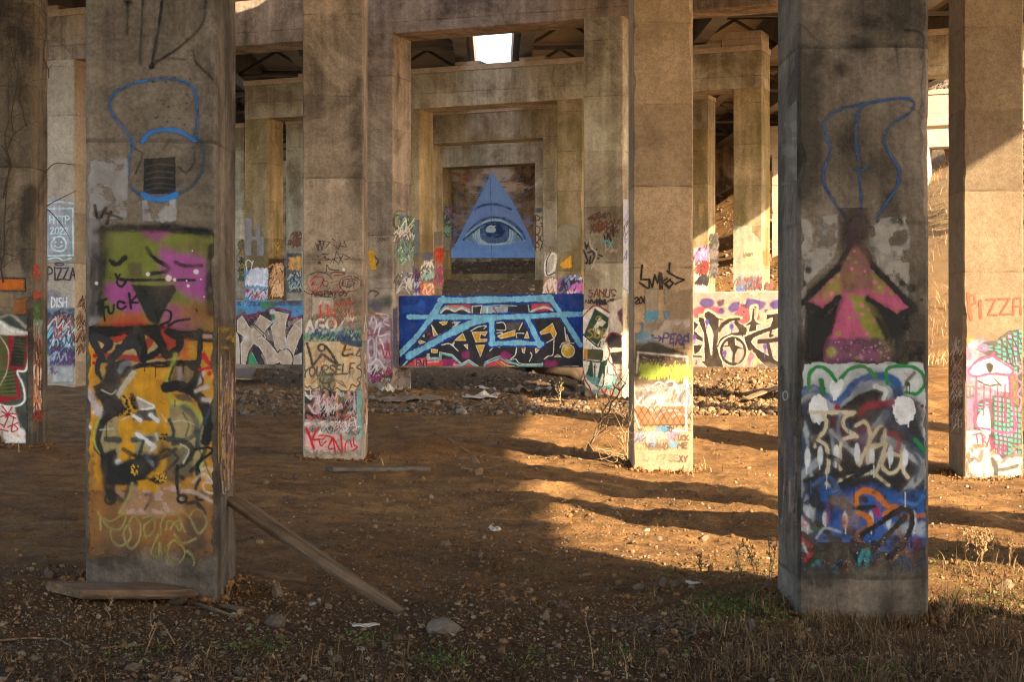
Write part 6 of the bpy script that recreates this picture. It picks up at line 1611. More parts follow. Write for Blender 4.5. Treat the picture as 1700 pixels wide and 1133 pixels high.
# bent 4
def f(c):
    c.v(730, 270, 6.665)
    c.fill([(40, 460), (110, 460), (110, 980), (40, 990)], (150, 146, 140), 10, 0.7).scrawl((40, 460, 112, 840), 50, [(34, 32, 36), (150, 90, 170), (120, 180, 170), (60, 50, 60)], (7, 11), (40, 80)).scrawl((40, 840, 112, 980), 10, [(120, 124, 130), (90, 86, 80)], 8, (40, 80), 0.7)
quick('4', 1, (735, 338, 748, 425), 103, f, -3.47)
def f(c):
    c.v(730, 270, 6.665)
    c.fill([(1054, 550), (1136, 550), (1136, 980), (1054, 980)], (190, 170, 146), 8, 0.85).disc(1100, 530, 40, (70, 84, 104), 0.7, 0.8).text('PS', 1060, 590, 90, 11, (40, 38, 40), 0.9).text('DT', 1062, 700, 90, 11, (40, 38, 40), 0.8).text('DC', 1062, 800, 80, 11, (60, 46, 50), 0.8).text('PA', 1062, 895, 80, 11, (46, 42, 46), 0.8)
quick('4', 2, (887, 345, 901, 420), 104, f, name='dark_lettering')
# ================================================================== painted cross walls
WP = O1 + WB * 0.33
BLK = (46, 42, 46)
c = Canvas(660, 486, 970, 616, 0.62, 1.2, 111).v(650, 480, 5.15)
c.fill([(30, 60), (1640, 40), (1640, 690), (30, 700)], (28, 62, 140), 4, 1, rough=0)
c.blotch((30, 40, 1640, 700), (20, 44, 104), 150, (0.45, 0.65), 0.8).blotch((30, 40, 1640, 700), (44, 90, 170), 120, (0.6, 0.72), 0.6, 4)
c.fill([(30, 440), (110, 500), (160, 700), (30, 700)], (44, 40, 76), 40, 0.8)
c.fill([(170, 480), (380, 250), (470, 130), (1340, 110), (1420, 210), (1560, 440), (1640, 500), (1640, 690), (90, 690), (140, 560)], BLK, 8, 1)
GY = (152, 150, 150); TL = (120, 172, 178); YO = (214, 152, 40); CW_ = (212, 200, 190); RDM = (190, 62, 76); MG = (136, 42, 94)
# upper row of letter tops
c.fill([(460, 140), (680, 130), (670, 190), (560, 180), (440, 180)], (204, 110, 60), 4, 1).fill([(560, 130), (680, 125), (676, 180), (600, 170)], RDM, 6, 1)
c.stroke([(420, 205), (470, 165), (540, 190), (600, 165), (670, 200)], 16, CW_, 0.2).stroke([(400, 200), (470, 150), (545, 172), (600, 150), (672, 180)], 12, TL, 0.2)
c.fill([(690, 145), (770, 150), (750, 220), (690, 215)], BLK, 4, 1).stroke([(690, 215), (690, 150), (775, 140), (760, 215)], 10, CW_, 0.2, 1, False)
c.fill([(775, 145), (1000, 150), (990, 215), (770, 215)], (150, 166, 172), 4, 1).stroke([(800, 212), (840, 160), (860, 212), (930, 150), (940, 212), (985, 160)], 12, TL, 0.2, 1, False).stroke([(820, 160), (815, 210)], 10, CW_, 0.2).stroke([(930, 165), (970, 175)], 20, (206, 150, 160), 0.3).stroke([(870, 160), (900, 200)], 14, RDM, 0.3).stroke([(780, 150), (900, 140), (1070, 146)], 12, (120, 170, 204), 0.2)
c.fill([(1010, 160), (1160, 150), (1150, 215), (1000, 215)], BLK, 4, 1).fill([(1200, 130), (1350, 120), (1390, 180), (1190, 200)], RDM, 6, 1).stroke([(1180, 205), (1260, 165), (1330, 160), (1385, 185)], 16, CW_, 0.2).stroke([(1170, 140), (1180, 205)], 12, TL, 0.2).stroke([(1200, 200), (1290, 150), (1380, 170)], 9, TL, 0.2)
# lower letters
Y_ = [[(410, 285), (480, 270), (470, 300), (440, 310)], [(345, 310), (370, 350), (390, 400), (420, 385), (390, 410), (360, 400)], [(240, 390), (275, 350), (280, 410)], [(220, 430), (290, 455), (240, 470)], [(540, 440), (610, 380), (636, 440)], [(690, 372), (820, 365), (800, 400), (760, 385), (755, 430), (820, 430), (810, 448), (722, 456)],
      [(722, 484), (796, 480), (760, 580)], [(620, 480), (650, 476), (652, 515)], [(910, 400), (1060, 350), (1050, 400), (930, 425)], [(1136, 420), (1160, 365), (1176, 420)], [(1115, 500), (1146, 490), (1136, 550), (1120, 540)], [(1230, 510), (1280, 500), (1235, 550)], [(1270, 370), (1376, 295), (1410, 380), (1390, 430), (1360, 370), (1280, 390)],
      [(340, 515), (395, 520), (390, 545), (340, 545)], [(1490, 440), (1500, 390), (1525, 450)], [(1395, 580), (1420, 560), (1450, 580)], [(510, 480), (540, 450), (526, 490)]]
for p in Y_:
    c.fill(p, YO, 3, 1)
    c.stroke(p, 6, CW_, 0.2, 1, False, True)
c.fill([(1460, 480), (1500, 470), (1560, 500), (1555, 560), (1510, 585), (1465, 560)], YO, 3, 1, True).ring(1510, 530, 54, 9, CW_, 56).stroke([(1440, 500), (1470, 460), (1560, 465)], 8, CW_, 0.2).text('EMY', 1488, 495, 26, 4, (240, 216, 150), 0.8)
for ln in ([(520, 290), (570, 280), (560, 310), (530, 320)], [(600, 270), (520, 330)], [(430, 480), (500, 470), (570, 530)], [(680, 360), (740, 325), (810, 315), (790, 340)], [(900, 290), (960, 290), (975, 350), (890, 350)], [(890, 380), (950, 375), (910, 410)], [(1070, 415), (1070, 380), (1130, 380)], [(1120, 290), (1090, 350)], [(1070, 500), (1060, 560), (1020, 600)], [(1220, 490), (1240, 420)], [(1390, 440), (1380, 560), (1340, 575), (1305, 600)], [(1310, 470), (1380, 430)], [(1480, 330), (1490, 420)], [(840, 530), (880, 495), (930, 500)], [(1180, 620), (1200, 570), (1190, 545)], [(160, 490), (230, 430)], [(340, 310), (400, 400)], [(240, 380), (180, 480)]):
    c.stroke(ln, 9, CW_, 0.25, 0.95)
c.fill([(980, 290), (1110, 280), (1080, 350), (980, 350)], (84, 78, 80), 8, 0.9).fill([(300, 550), (330, 540), (400, 570), (410, 590), (310, 590)], BLK, 3, 1)
c.fill([(530, 270), (580, 285), (560, 306), (536, 300)], (196, 190, 186), 3, 1)
# bottom band
c.fill([(110, 670), (200, 600), (300, 580), (300, 640), (420, 600), (540, 620), (620, 672)], RDM, 6, 1).fill([(300, 600), (420, 620), (400, 672), (300, 672)], (206, 70, 60), 6, 1).fill([(440, 600), (530, 600), (530, 672), (440, 660)], MG, 4, 1).fill([(800, 650), (920, 600), (1000, 640), (1050, 672), (800, 676)], RDM, 6, 1).fill([(530, 640), (600, 650), (600, 672), (530, 672)], (206, 140, 160), 4, 1).stroke([(310, 630), (400, 620)], 14, (224, 150, 150), 0.4).stroke([(900, 620), (960, 660), (1040, 664)], 14, (214, 120, 50), 0.3).stroke([(930, 620), (990, 655), (1050, 660)], 6, (240, 200, 120), 0.3)
c.fill([(610, 668), (660, 630), (730, 672)], RDM, 4, 1).fill([(200, 610), (290, 590), (290, 672), (200, 672)], (196, 110, 130), 6, 0.9)
c.stroke([(310, 560), (310, 600), (420, 600), (425, 550), (520, 575), (600, 655), (660, 620), (740, 672)], 16, TL, 0.2, 1, False).stroke([(322, 555), (322, 588), (408, 588), (412, 540), (520, 562), (600, 640), (660, 605), (750, 665)], 6, CW_, 0.2, 1, False).stroke([(795, 668), (800, 640), (930, 590), (990, 625), (1060, 640), (1100, 655), (1290, 655), (1290, 635)], 16, TL, 0.2, 1, False).stroke([(800, 625), (930, 575), (1000, 612), (1060, 600), (1110, 640), (1290, 640)], 6, CW_, 0.2)
c.stroke([(1400, 668), (1600, 660)], 6, CW_, 0.3)
for q in ((635, 565, 36), (965, 570, 40), (1000, 575, 26), (350, 420, 20), (322, 385, 14), (1340, 640, 36), (1390, 640, 34), (365, 430, 14), (150, 520, 26)): c.disc(*q, MG, 0.45, 0.95)
c.text('END', 212, 608, 54, 6, (36, 30, 34), 0.75, 0.05, 0.06).ring(270, 632, 34, 4, (36, 30, 34), 40)
c.stroke([(95, 665), (140, 610), (180, 580)], 14, (140, 190, 214), 0.25)
# light blue roller letters with dark blue edges
DB = (26, 56, 140); SB = (118, 178, 214)
bars = [([(70, 560), (200, 430), (330, 260), (440, 85)], 46), ([(420, 100), (900, 92), (1360, 80)], 52), ([(1350, 70), (1440, 200), (1615, 480)], 46), ([(150, 240), (500, 240), (850, 245), (1250, 232), (1460, 218), (1625, 215)], 42), ([(150, 575), (470, 400), (700, 280), (840, 260)], 54), ([(855, 250), (862, 470)], 44), ([(850, 468), (1080, 462), (1290, 470)], 42), ([(1160, 250), (1270, 480)], 44)]
for ln, w in bars: c.stroke(ln, w + 26, DB, 0.1, 1, False, rough=0.25)
for ln, w in bars: c.stroke(ln, w, SB, 0.08, 1, False, rough=0.22)
c.build('painted_letters', WALL['C'], WP, -WB, 0.004, 'light blue roller letters over a black and yellow piece', [(O1, UB, -2.92, 1.68), (O1, EZ, CAMZ - 0.585, CAMZ + 1.1)])

# ---- left wall
c = Canvas(392, 492, 508, 612, 0.6, 1.12, 113).v(390, 480, 8.09)
c.fill([(0, 60), (960, 100), (960, 1100), (0, 1100)], (58, 52, 56), 4, 1, rough=0)
c.fill([(0, 150), (960, 150), (960, 330), (760, 400), (590, 260), (420, 300), (0, 380)], (86, 140, 190), 8, 1)
c.fill([(330, 180), (520, 170), (560, 230), (420, 290), (350, 240)], (70, 128, 70), 20, 0.9, True).fill([(36, 250), (130, 280), (100, 350), (36, 340)], (74, 124, 74), 16, 0.8).blotch((0, 150, 960, 240), (60, 76, 110), 60, (0.45, 0.6), 0.8).fill([(650, 155), (890, 160), (890, 200), (650, 200)], (96, 74, 84), 16, 0.7)
c.text('SVP', 80, 175, 66, 13, (106, 168, 206), 0.8)
MGN = (130, 50, 84)
c.stroke([(30, 370), (130, 310), (180, 430), (235, 340), (290, 370), (320, 310), (390, 330), (410, 300), (480, 260), (590, 262), (750, 310), (735, 400), (890, 380)], 28, MGN, 0.2, 1, False)
c.fill([(36, 390), (120, 330), (180, 450), (240, 370), (300, 390), (330, 330), (480, 290), (600, 290), (735, 330), (730, 420), (900, 400), (900, 700), (500, 700), (36, 700)], (58, 52, 54), 4, 0.97)
CRL = (196, 174, 152); LW = (222, 210, 204)
def letter(p, curve=False):
    c.fill(p, CRL, 3, 1, curve); c.stroke(p, 10, LW, 0.2, 1, curve, True)
letter([(36, 420), (100, 365), (140, 430), (180, 500), (230, 545), (270, 490), (340, 350), (500, 450), (440, 520), (355, 630), (470, 740), (580, 880), (620, 970), (450, 1040), (400, 900), (330, 780), (250, 730), (190, 820), (160, 920), (150, 1010), (90, 1010), (80, 740), (140, 650), (36, 580)])
letter([(530, 300), (720, 340), (690, 430), (670, 560), (680, 700), (700, 790), (560, 830), (540, 760), (485, 510), (545, 450)])
letter([(900, 400), (820, 450), (740, 570), (695, 680), (700, 800), (780, 900), (850, 700), (900, 590)])
c.fill([(580, 870), (700, 800), (780, 880), (780, 1000), (720, 1040), (640, 1030), (600, 980)], CRL, 4, 1, True)
c.fill([(780, 900), (900, 860), (900, 1040), (780, 1040)], (190, 178, 166), 4, 1)
c.blotch((36, 370, 900, 1040), (176, 152, 138), 70, (0.52, 0.64), 0.6, 8)
c.stroke([(265, 480), (380, 590)], 13, (40, 34, 34), 0.2).stroke([(330, 540), (390, 600)], 11, (40, 34, 34), 0.2).stroke([(250, 500), (360, 610), (395, 610)], 8, (40, 34, 34), 0.2)
c.fill([(36, 590), (120, 640), (75, 720), (36, 640)], (52, 48, 52), 4, 1).fill([(0, 560), (50, 620), (72, 740), (76, 1010), (0, 1010)], (200, 184, 168), 4, 1).stroke([(40, 590), (66, 700), (78, 1040)], 13, (40, 36, 38), 0.2)
c.fill([(190, 860), (250, 760), (320, 850), (400, 1040), (160, 1040), (170, 920)], (58, 50, 54), 4, 1, True).stroke([(160, 1030), (175, 900), (215, 830), (300, 1000), (320, 1040)], 12, MGN, 0.3).fill([(180, 1040), (185, 900), (215, 840), (280, 960), (315, 1040)], (66, 142, 84), 4, 1).stroke([(190, 1020), (250, 1036), (320, 1030)], 18, (96, 170, 206), 0.3).stroke([(230, 860), (320, 1030)], 8, (96, 170, 206), 0.3)
c.fill([(450, 1040), (600, 990), (650, 1040)], (46, 42, 44), 3, 1).stroke([(540, 790), (572, 850), (605, 815)], 13, (40, 34, 36), 0.2).stroke([(655, 815), (690, 800), (750, 850), (782, 940), (765, 1035)], 13, (40, 34, 36), 0.2)
c.fill([(830, 860), (900, 610), (900, 840)], (46, 42, 44), 4, 1).stroke([(800, 450), (880, 550)], 8, (230, 220, 210), 0.3).stroke([(800, 446), (836, 486)], 6, (50, 44, 44), 0.3).stroke([(390, 610), (415, 660)], 14, (214, 210, 214), 0.4).stroke([(440, 560), (460, 620)], 14, (206, 200, 206), 0.4)
c.disc(505, 310, 40, (206, 210, 210), 0.7, 0.9).disc(515, 380, 28, (70, 130, 84), 0.6, 0.9, 44).disc(520, 440, 30, (190, 196, 196), 0.7, 0.8).disc(150, 650, 50, (214, 210, 206), 0.9, 0.8).disc(700, 770, 36, (180, 184, 196), 0.8, 0.7)
c.stroke([(300, 645), (345, 632)], 8, (50, 44, 44), 0.3).stroke([(815, 275), (850, 315)], 8, (50, 60, 90), 0.3).disc(440, 840, 9, (90, 76, 70)).disc(335, 690, 8, (60, 50, 48))
c.build('painted_letters', WALL['L'], WP, -WB, 0.004, 'cream block letters edged in white', [(O1, UB, -8.4, -3.84), (O1, EZ, CAMZ - 0.585, CAMZ + 0.95)])

# ---- right wall
c = Canvas(1148, 480, 1300, 614, 0.65, 1.0, 115).v(1145, 470, 7.555)
c.blotch((0, 100, 1180, 1080), (196, 172, 160), 120, (0.2, 0.5), 0.7)
PUR = (96, 74, 134); RSE = (196, 82, 96)
c.fill([(50, 330), (160, 290), (350, 300), (380, 380), (250, 420), (100, 440), (50, 400)], RSE, 14, 0.95, True).fill([(560, 390), (650, 280), (760, 350), (870, 400), (860, 470), (740, 520), (610, 490), (600, 430)], RSE, 10, 0.95, True)
for p in ([(130, 230), (200, 190), (300, 220), (290, 290), (200, 320), (140, 280)], [(490, 340), (520, 260), (620, 240), (610, 330), (550, 370)], [(710, 230), (740, 195), (940, 240), (940, 290), (870, 340), (720, 320)], [(1000, 270), (1060, 220), (1130, 210), (1130, 310), (1050, 330)]): c.fill(p, PUR, 14, 0.97, True)
c.fill([(350, 230), (430, 210), (420, 280), (360, 290)], (84, 52, 74), 14, 0.9, True).disc(396, 350, 44, PUR, 0.4).disc(400, 335, 18, (60, 50, 80), 0.5).disc(962, 352, 26, PUR, 0.4).fill([(620, 260), (720, 270), (720, 330), (640, 290)], (92, 54, 84), 14, 0.9)
GO = (190, 164, 92); BKR = (58, 48, 42)
for ln in ([(125, 405), (180, 395), (210, 335), (290, 370), (420, 450), (520, 420), (650, 435)], [(690, 530), (740, 510), (775, 440), (765, 310), (845, 285), (845, 400), (830, 470), (930, 500), (940, 400)], [(940, 390), (945, 500), (1030, 500)], [(980, 370), (1130, 340)], [(1060, 640), (1110, 560)]):
    c.stroke(ln, 34, GO, 0.15, 1).stroke(ln, 16, (226, 206, 180), 0.2, 0.8)
WR = (216, 192, 172)
def dk(p, curve=False):
    c.stroke(p, 20, WR, 0.2, 1, curve, True); c.fill(p, BKR, 3, 1, curve)
dk([(190, 380), (230, 350), (300, 390), (370, 450), (360, 640), (340, 800), (400, 960), (420, 1060), (220, 1060), (140, 980), (190, 980), (180, 640), (110, 470), (120, 430), (180, 440)])
c.fill([(175, 410), (205, 450), (270, 560), (300, 640), (280, 910), (265, 900)], (200, 176, 160), 3, 1).stroke([(175, 415), (230, 640), (270, 900)], 9, WR, 0.2).stroke([(370, 455), (418, 458)], 14, BKR, 0.2)
dk([(50, 480), (110, 520), (60, 600), (100, 640), (165, 690), (165, 740), (50, 690)]); dk([(50, 780), (165, 775), (120, 860), (60, 900)]); c.stroke([(50, 920), (150, 925)], 20, BKR, 0.2)
c.stroke([(370, 600), (420, 520), (520, 465), (610, 455)], 42, BKR, 0.15).fill([(590, 440), (620, 500), (710, 560), (700, 640), (600, 660), (560, 640), (620, 600), (560, 500)], BKR, 3, 1, True)
c.stroke([(350, 790), (400, 700), (520, 650), (690, 640)], 36, BKR, 0.15).stroke([(345, 775), (390, 690), (500, 635)], 9, WR, 0.2)
c.ring(545, 850, 175, 22, WR, 185).ring(545, 855, 150, 34, BKR, 165).fill([(480, 700), (560, 690), (575, 780), (690, 830), (600, 830), (570, 900), (560, 1040), (530, 1040), (540, 880), (500, 800), (395, 800), (480, 780)], BKR, 4, 1).fill([(580, 960), (640, 860), (680, 860), (660, 940), (600, 1010)], (170, 150, 138), 14, 0.9, True).stroke([(575, 700), (580, 780)], 12, WR, 0.2)
dk([(795, 320), (815, 320), (812, 440), (840, 500), (905, 515), (840, 530), (835, 600), (740, 610), (760, 530), (690, 540), (770, 480)])
dk([(680, 680), (860, 600), (1040, 540), (1040, 430), (965, 460), (965, 400), (1130, 380), (1130, 560), (960, 620), (800, 690), (770, 740), (830, 820), (1000, 920), (1130, 1000), (1130, 1060), (980, 1060), (820, 920), (730, 840)])
c.fill([(850, 710), (1060, 690), (1130, 660), (1130, 740), (1000, 750), (1060, 1000), (1000, 960), (960, 760), (850, 765)], BKR, 4, 1).stroke([(1040, 500), (1010, 660), (1040, 660)], 26, BKR, 0.2).fill([(850, 1000), (1000, 1000), (1130, 1040), (1130, 1062), (840, 1062)], (120, 104, 92), 16, 0.7)
c.fill([(740, 1030), (730, 940), (770, 870), (830, 890), (800, 950), (770, 980), (760, 1040)], (230, 104, 126), 8, 1, True).disc(782, 850, 13, (220, 100, 120), 0.4).stroke([(680, 1050), (740, 880), (790, 870), (890, 1010)], 14, (222, 190, 130), 0.25).stroke([(800, 1050), (820, 980), (870, 960)], 14, (206, 170, 96), 0.3)
for x, y, L in ((218, 490, 60), (528, 545, 70), (440, 880, 70), (945, 800, 120), (60, 680, 60)): c.disc(x, y, 28, (96, 74, 146), 0.35, 1, 36); c.drip(x - 4, y + 20, L, 10, (96, 74, 146)); c.drip(x + 10, y + 10, L * .6, 8, (96, 74, 146))
c.disc(680, 364, 12, (50, 40, 44)).disc(412, 842, 12, (50, 40, 44)).disc(662, 666, 9, (50, 40, 44)).specks(20, (60, 960, 90, 1030), (60, 50, 44), (3, 6))
c.build('painted_letters', WALL['R'], WP, -WB, 0.004, 'black curling letters outlined in cream and gold', [(O1, UB, 2.61, 7.19), (O1, EZ, CAMZ - 0.585, CAMZ + 1.2)])

# ================================================================== the eye in a triangle on the far wall
c = Canvas(735, 268, 902, 432, 0.55, 1.15, 121).v(730, 270, 6.665)
for bx, col_, sc_, th_, a_, sd, wd in (((110, 45, 1060, 1050), (176, 146, 118), 120, (0.30, 0.60), 0.6, 2, 1.8), ((110, 45, 1060, 420), (206, 182, 156), 90, (0.54, 0.68), 0.6, 5, 2.0), ((110, 100, 1060, 500), (96, 80, 66), 90, (0.55, 0.70), 0.5, 9, 2.2), ((110, 460, 1060, 1050), (124, 96, 72), 110, (0.42, 0.64), 0.6, 12, 2.2)):
    c.blotch(bx, col_, sc_, th_, a_, sd, wd)
c.disc(300, 190, 70, (156, 84, 46), 0.9, 0.7, 44).disc(400, 285, 80, (90, 74, 64), 0.9, 0.5, 30)
for k in range(16):
    x = c.r.uniform(640, 1000); y = c.r.uniform(170, 320)
    c.stroke([(x, y), (x + 40, y - 26), (x + 80, y - 30)], c.r.uniform(6, 14), c.r.choice([(206, 170, 140), (60, 48, 42), (186, 130, 90)]), 0.5, 0.7)
TRI = [(582, 104), (640, 200), (800, 420), (960, 730), (1052, 960), (1052, 1052), (46, 1056), (160, 930), (300, 660), (440, 380)]
TB = (120, 152, 214)
c.fill(TRI, TB, 3, 1, rough=0.1)
c.fill([(582, 108), (700, 290), (790, 420), (600, 450), (440, 400)], (136, 170, 220), 60, 0.8).fill([(400, 470), (800, 470), (900, 640), (300, 640)], (136, 156, 210), 60, 0.7).fill([(60, 1050), (130, 960), (700, 960), (1040, 980), (1050, 1050)], (118, 158, 214), 30, 0.8).fill([(120, 960), (260, 860), (400, 900), (400, 1000)], (110, 148, 206), 40, 0.6)
NV = (40, 68, 112); PB_ = (186, 204, 240)
c.stroke([(390, 520), (470, 475), (590, 460), (700, 480), (790, 515)], 24, (50, 84, 132), 0.6)
c.fill([(276, 800), (370, 690), (460, 620), (580, 592), (720, 606), (840, 670), (930, 770), (956, 850), (930, 860), (880, 770), (780, 680), (660, 640), (520, 650), (400, 720), (300, 800)], (52, 84, 134), 6, 1)
c.stroke([(300, 800), (400, 716), (520, 648), (640, 634), (780, 690), (880, 780), (930, 860)], 26, PB_, 0.4).stroke([(320, 800), (420, 720), (530, 668)], 16, (120, 160, 204), 0.4)
c.fill([(266, 852), (330, 800), (430, 720), (520, 676), (620, 662), (720, 680), (820, 750), (920, 850), (860, 885), (760, 905), (600, 918), (450, 905), (340, 880)], PB_, 5, 1)
c.stroke([(266, 852), (340, 796), (440, 715), (530, 674), (620, 664), (720, 684), (830, 760), (920, 852)], 22, NV, 0.3)
c.fill([(270, 850), (350, 800), (420, 900), (350, 885)], (80, 126, 172), 16, 0.85).fill([(830, 790), (918, 850), (860, 886), (800, 890)], (84, 132, 178), 16, 0.8)
for x0 in (365, 390, 415): c.stroke([(x0, 780 + (x0 - 365) * -.4), (x0 - 6, 830), (x0 + 30, 890)], 9, (124, 160, 190), 0.4)
for x0 in (790, 815, 840): c.stroke([(x0, 760), (x0 + 6, 820), (x0 - 20, 880)], 9, (124, 160, 190), 0.4)
c.fill([(452, 720), (530, 676), (620, 668), (710, 684), (765, 720), (764, 810), (740, 870), (660, 890), (540, 888), (470, 850), (450, 800)], (72, 98, 142), 5, 1)
for k in range(30):
    t = math.pi * (0.05 + 0.9 * k / 29)
    x, y = 608 + 150 * math.cos(t), 780 + 108 * math.sin(t)
    c.stroke([(608 + 100 * math.cos(t), 775 + 62 * math.sin(t)), (x, y)], 5, (128, 152, 190) if k % 2 else (52, 74, 116), 0.4, 0.8)
c.stroke([(452, 730), (450, 800), (472, 850), (545, 888), (660, 888), (738, 868), (764, 810), (766, 730)], 9, NV, 0.4)
c.fill([(505, 690), (600, 672), (700, 690), (722, 750), (690, 815), (620, 835), (540, 820), (498, 770)], (34, 58, 104), 6, 1, True)
c.stroke([(690, 700), (740, 740), (742, 800)], 24, (86, 112, 160), 0.7, 0.6)
c.fill([(512, 740), (540, 700), (590, 698), (620, 730), (612, 770), (560, 776), (520, 765)], PB_, 4, 1, True).stroke([(600, 704), (622, 700)], 10, (220, 236, 246), 0.3)
c.stroke([(560, 180), (568, 450), (572, 640)], 7, (44, 60, 84), 0.4, 0.9).stroke([(574, 900), (576, 1050)], 6, (50, 70, 100), 0.4, 0.8).stroke([(556, 60), (558, 110)], 6, (50, 40, 36), 0.4, 0.8)
c.blotch((40, 100, 1060, 1060), (130, 158, 218), 26, (0.55, 0.68), 0.3, 31, 1.6).blotch((40, 500, 1060, 1060), (98, 128, 200), 60, (0.56, 0.7), 0.3, 33, 1.4)
c.build('eye_triangle_mural', abut, OA, -WB, 0.012, 'light blue triangle with a wide open eye', None, 'mural')
# ------------------------------------------------------------------ placing things on the ground
def ground_at(px, py):
    px = np.atleast_1d(np.asarray(px, float)); py = np.atleast_1d(np.asarray(py, float))
    d = rays(px, py)
    z = np.zeros(len(px))
    for _ in range(14):
        t = np.clip((z - CAMZ) / np.minimum(d[:, 2], -1e-4), 1, 90)
        p = CAM + d * t[:, None]
        z = 0.5 * z + 0.5 * height(p[:, 0], p[:, 1])
    p[:, 2] = height(p[:, 0], p[:, 1])
    return p

def local_obj(name, v, f, mat, loc, xaxis, up=(0, 0, 1), parent=None, smooth=False, rgba=None):
    """mesh built along its own x axis, then turned into place"""
    x = Vector(xaxis).normalized(); z = Vector(up)
    y = z.cross(x).normalized(); z = x.cross(y)
    o = link_mesh(name, v, f, mat, parent, smooth=smooth, rgba=rgba)
    m = Matrix((x, y, z)).transposed().to_4x4()
    m.translation = Vector(loc)
    if parent is None: o.matrix_world = m
    return o

def plank_mesh(L, w, t, seed, taper=0.0, broken=0.0, n=14, warp=0.01):
    r = np.random.default_rng(seed)
    V = []; Fq = []
    xs = np.linspace(0, L, n)
    for i, x in enumerate(xs):
        k = 1 - taper * (i / (n - 1)) ** 3
        wob = warp * math.sin(3 * x / L + seed)
        hw = w / 2 * k * (1 + r.uniform(-.04, .04)); ht = t / 2 * (1 + r.uniform(-.08, .08)) * (1 - taper * 0.5 * (i / (n - 1)) ** 4)
        b = hw * 0.12
        pro = [(-hw + b, -ht), (hw - b, -ht), (hw, -ht + b), (hw, ht - b), (hw - b, ht), (-hw + b, ht), (-hw, ht - b), (-hw, -ht + b)]
        for (yy, zz) in pro:
            xx = x + (r.uniform(-broken, broken) if i in (0, n - 1) else 0)
            V.append((xx, yy + r.uniform(-.002, .002), zz + wob + r.uniform(-.002, .002)))
    for i in range(n - 1):
        for k in range(8):
            a = i * 8 + k; b = i * 8 + (k + 1) % 8
            Fq.append([a, b, b + 8, a + 8])
    Fq.append(list(range(7, -1, -1))); Fq.append([(n - 1) * 8 + k for k in range(8)])
    return V, Fq

def tube(pts, radii, sides=6, close=True):
    pts = [Vector(p) for p in pts]
    V = []; Fq = []
    for i, p in enumerate(pts):
        d = (pts[min(i + 1, len(pts) - 1)] - pts[max(i - 1, 0)]).normalized()
        a = d.orthogonal().normalized(); b = d.cross(a)
        for k in range(sides):
            q = 2 * math.pi * k / sides
            V.append(p + (a * math.cos(q) + b * math.sin(q)) * radii[i])
    for i in range(len(pts) - 1):
        for k in range(sides):
            Fq.append([i * sides + k, i * sides + (k + 1) % sides, (i + 1) * sides + (k + 1) % sides, (i + 1) * sides + k])
    Fq.append(list(range(sides - 1, -1, -1))); Fq.append([(len(pts) - 1) * sides + k for k in range(sides)])
    return [tuple(v) for v in V], Fq

def const_rgba(n, c, var=0.0, seed=0):
    r = np.random.default_rng(seed)
    a = np.ones((n, 4)); a[:, :3] = np.asarray(c) * (1 + var * r.uniform(-1, 1, (n, 1)))
    return a

# ------------------------------------------------------------------ the leaning board and the loose timber
p0 = Vector((-1.882, 12.74, 0.665)); p1 = Vector((-0.60, 11.68, float(height(-0.60, 11.68)) + 0.015))
v, f = plank_mesh((p1 - p0).length, 0.125, 0.05, 3, taper=0.6, broken=0.03, n=22, warp=0.012)
bd = local_obj('leaning_board', v, f, M['wood'], p0, p1 - p0, (0.25, -0.55, 0.8))
tag(bd, 'long split wooden board leaning from the ground against the yellow painted pillar', 'board', kind='thing')
v, f = plank_mesh(0.62, 0.05, 0.03, 8, taper=0.3, broken=0.03, n=8)
link_mesh('split_strip', v, f, M['wood'], bd).location = (0.20, 0.055, -0.035)

def lay_board(px0, px1, w, t, seed, mat, label, lift=0.02, name='loose_plank', tilt=0.0, group=None, up=None):
    a = ground_at([px0[0]], [px0[1]])[0]; b = ground_at([px1[0]], [px1[1]])[0]
    a[2] += lift; b[2] += lift + tilt
    v, f = plank_mesh(float(np.linalg.norm(b - a)), w, t, seed, taper=0.12, broken=0.02)
    o = local_obj(name, v, f, mat, a, b - a, up or (0.05, -0.1, 1))
    return tag(o, label, 'plank', group, 'thing')
GP_ = 'loose boards on the ground'
lay_board((106, 1000), (300, 997), 0.36, 0.06, 21, M['wood'], 'thick wide flat plank on the dirt in front of the yellow painted pillar', 0.08, group=GP_)
lay_board((428, 957), (506, 968), 0.05, 0.045, 23, M['wood'], 'short round-edged timber on the dirt just right of the yellow pillar', 0.02, group=GP_)
lay_board((368, 1008), (402, 1022), 0.05, 0.02, 24, M['wood_pale'], 'small pale stick of wood at the foot of the yellow pillar', 0.02, group=GP_)
lay_board((395, 645), (470, 652), 0.16, 0.03, 25, M['wood_pale'], 'board lying in the rubble below the cream letter wall', 0.03, group=GP_)
lay_board((1240, 654), (1310, 630), 0.14, 0.05, 26, M['wood_pale'], 'upper long board of the lumber under the black letter wall at right', 0.16, group=GP_, tilt=0.02)
lay_board((1236, 662), (1316, 642), 0.16, 0.05, 27, M['wood_pale'], 'lower long board of the lumber under the black letter wall at right', 0.08, group=GP_)
lay_board((745, 744), (775, 745), 0.05, 0.02, 28, M['wood_pale'], 'small pale slat in the middle of the aisle, right of the KERN pillar', 0.02, group=GP_)
lay_board((915, 668), (945, 672), 0.12, 0.03, 29, M['wood'], 'short dark board on the sunny dirt by the old tyre', 0.05, group=GP_)
a = ground_at([545], [784])[0]; b = ground_at([708], [783])[0]; a[2] += .03; b[2] += .03
v, f = plank_mesh(float(np.linalg.norm(b - a)), 0.20, 0.06, 31, 0, 0.02, 12, 0.0)
tag(local_obj('concrete_strip', v, f, M['slabc'], a, b - a), 'grey concrete strip lying flat right of the KERN pillar foot', 'slab', kind='thing')

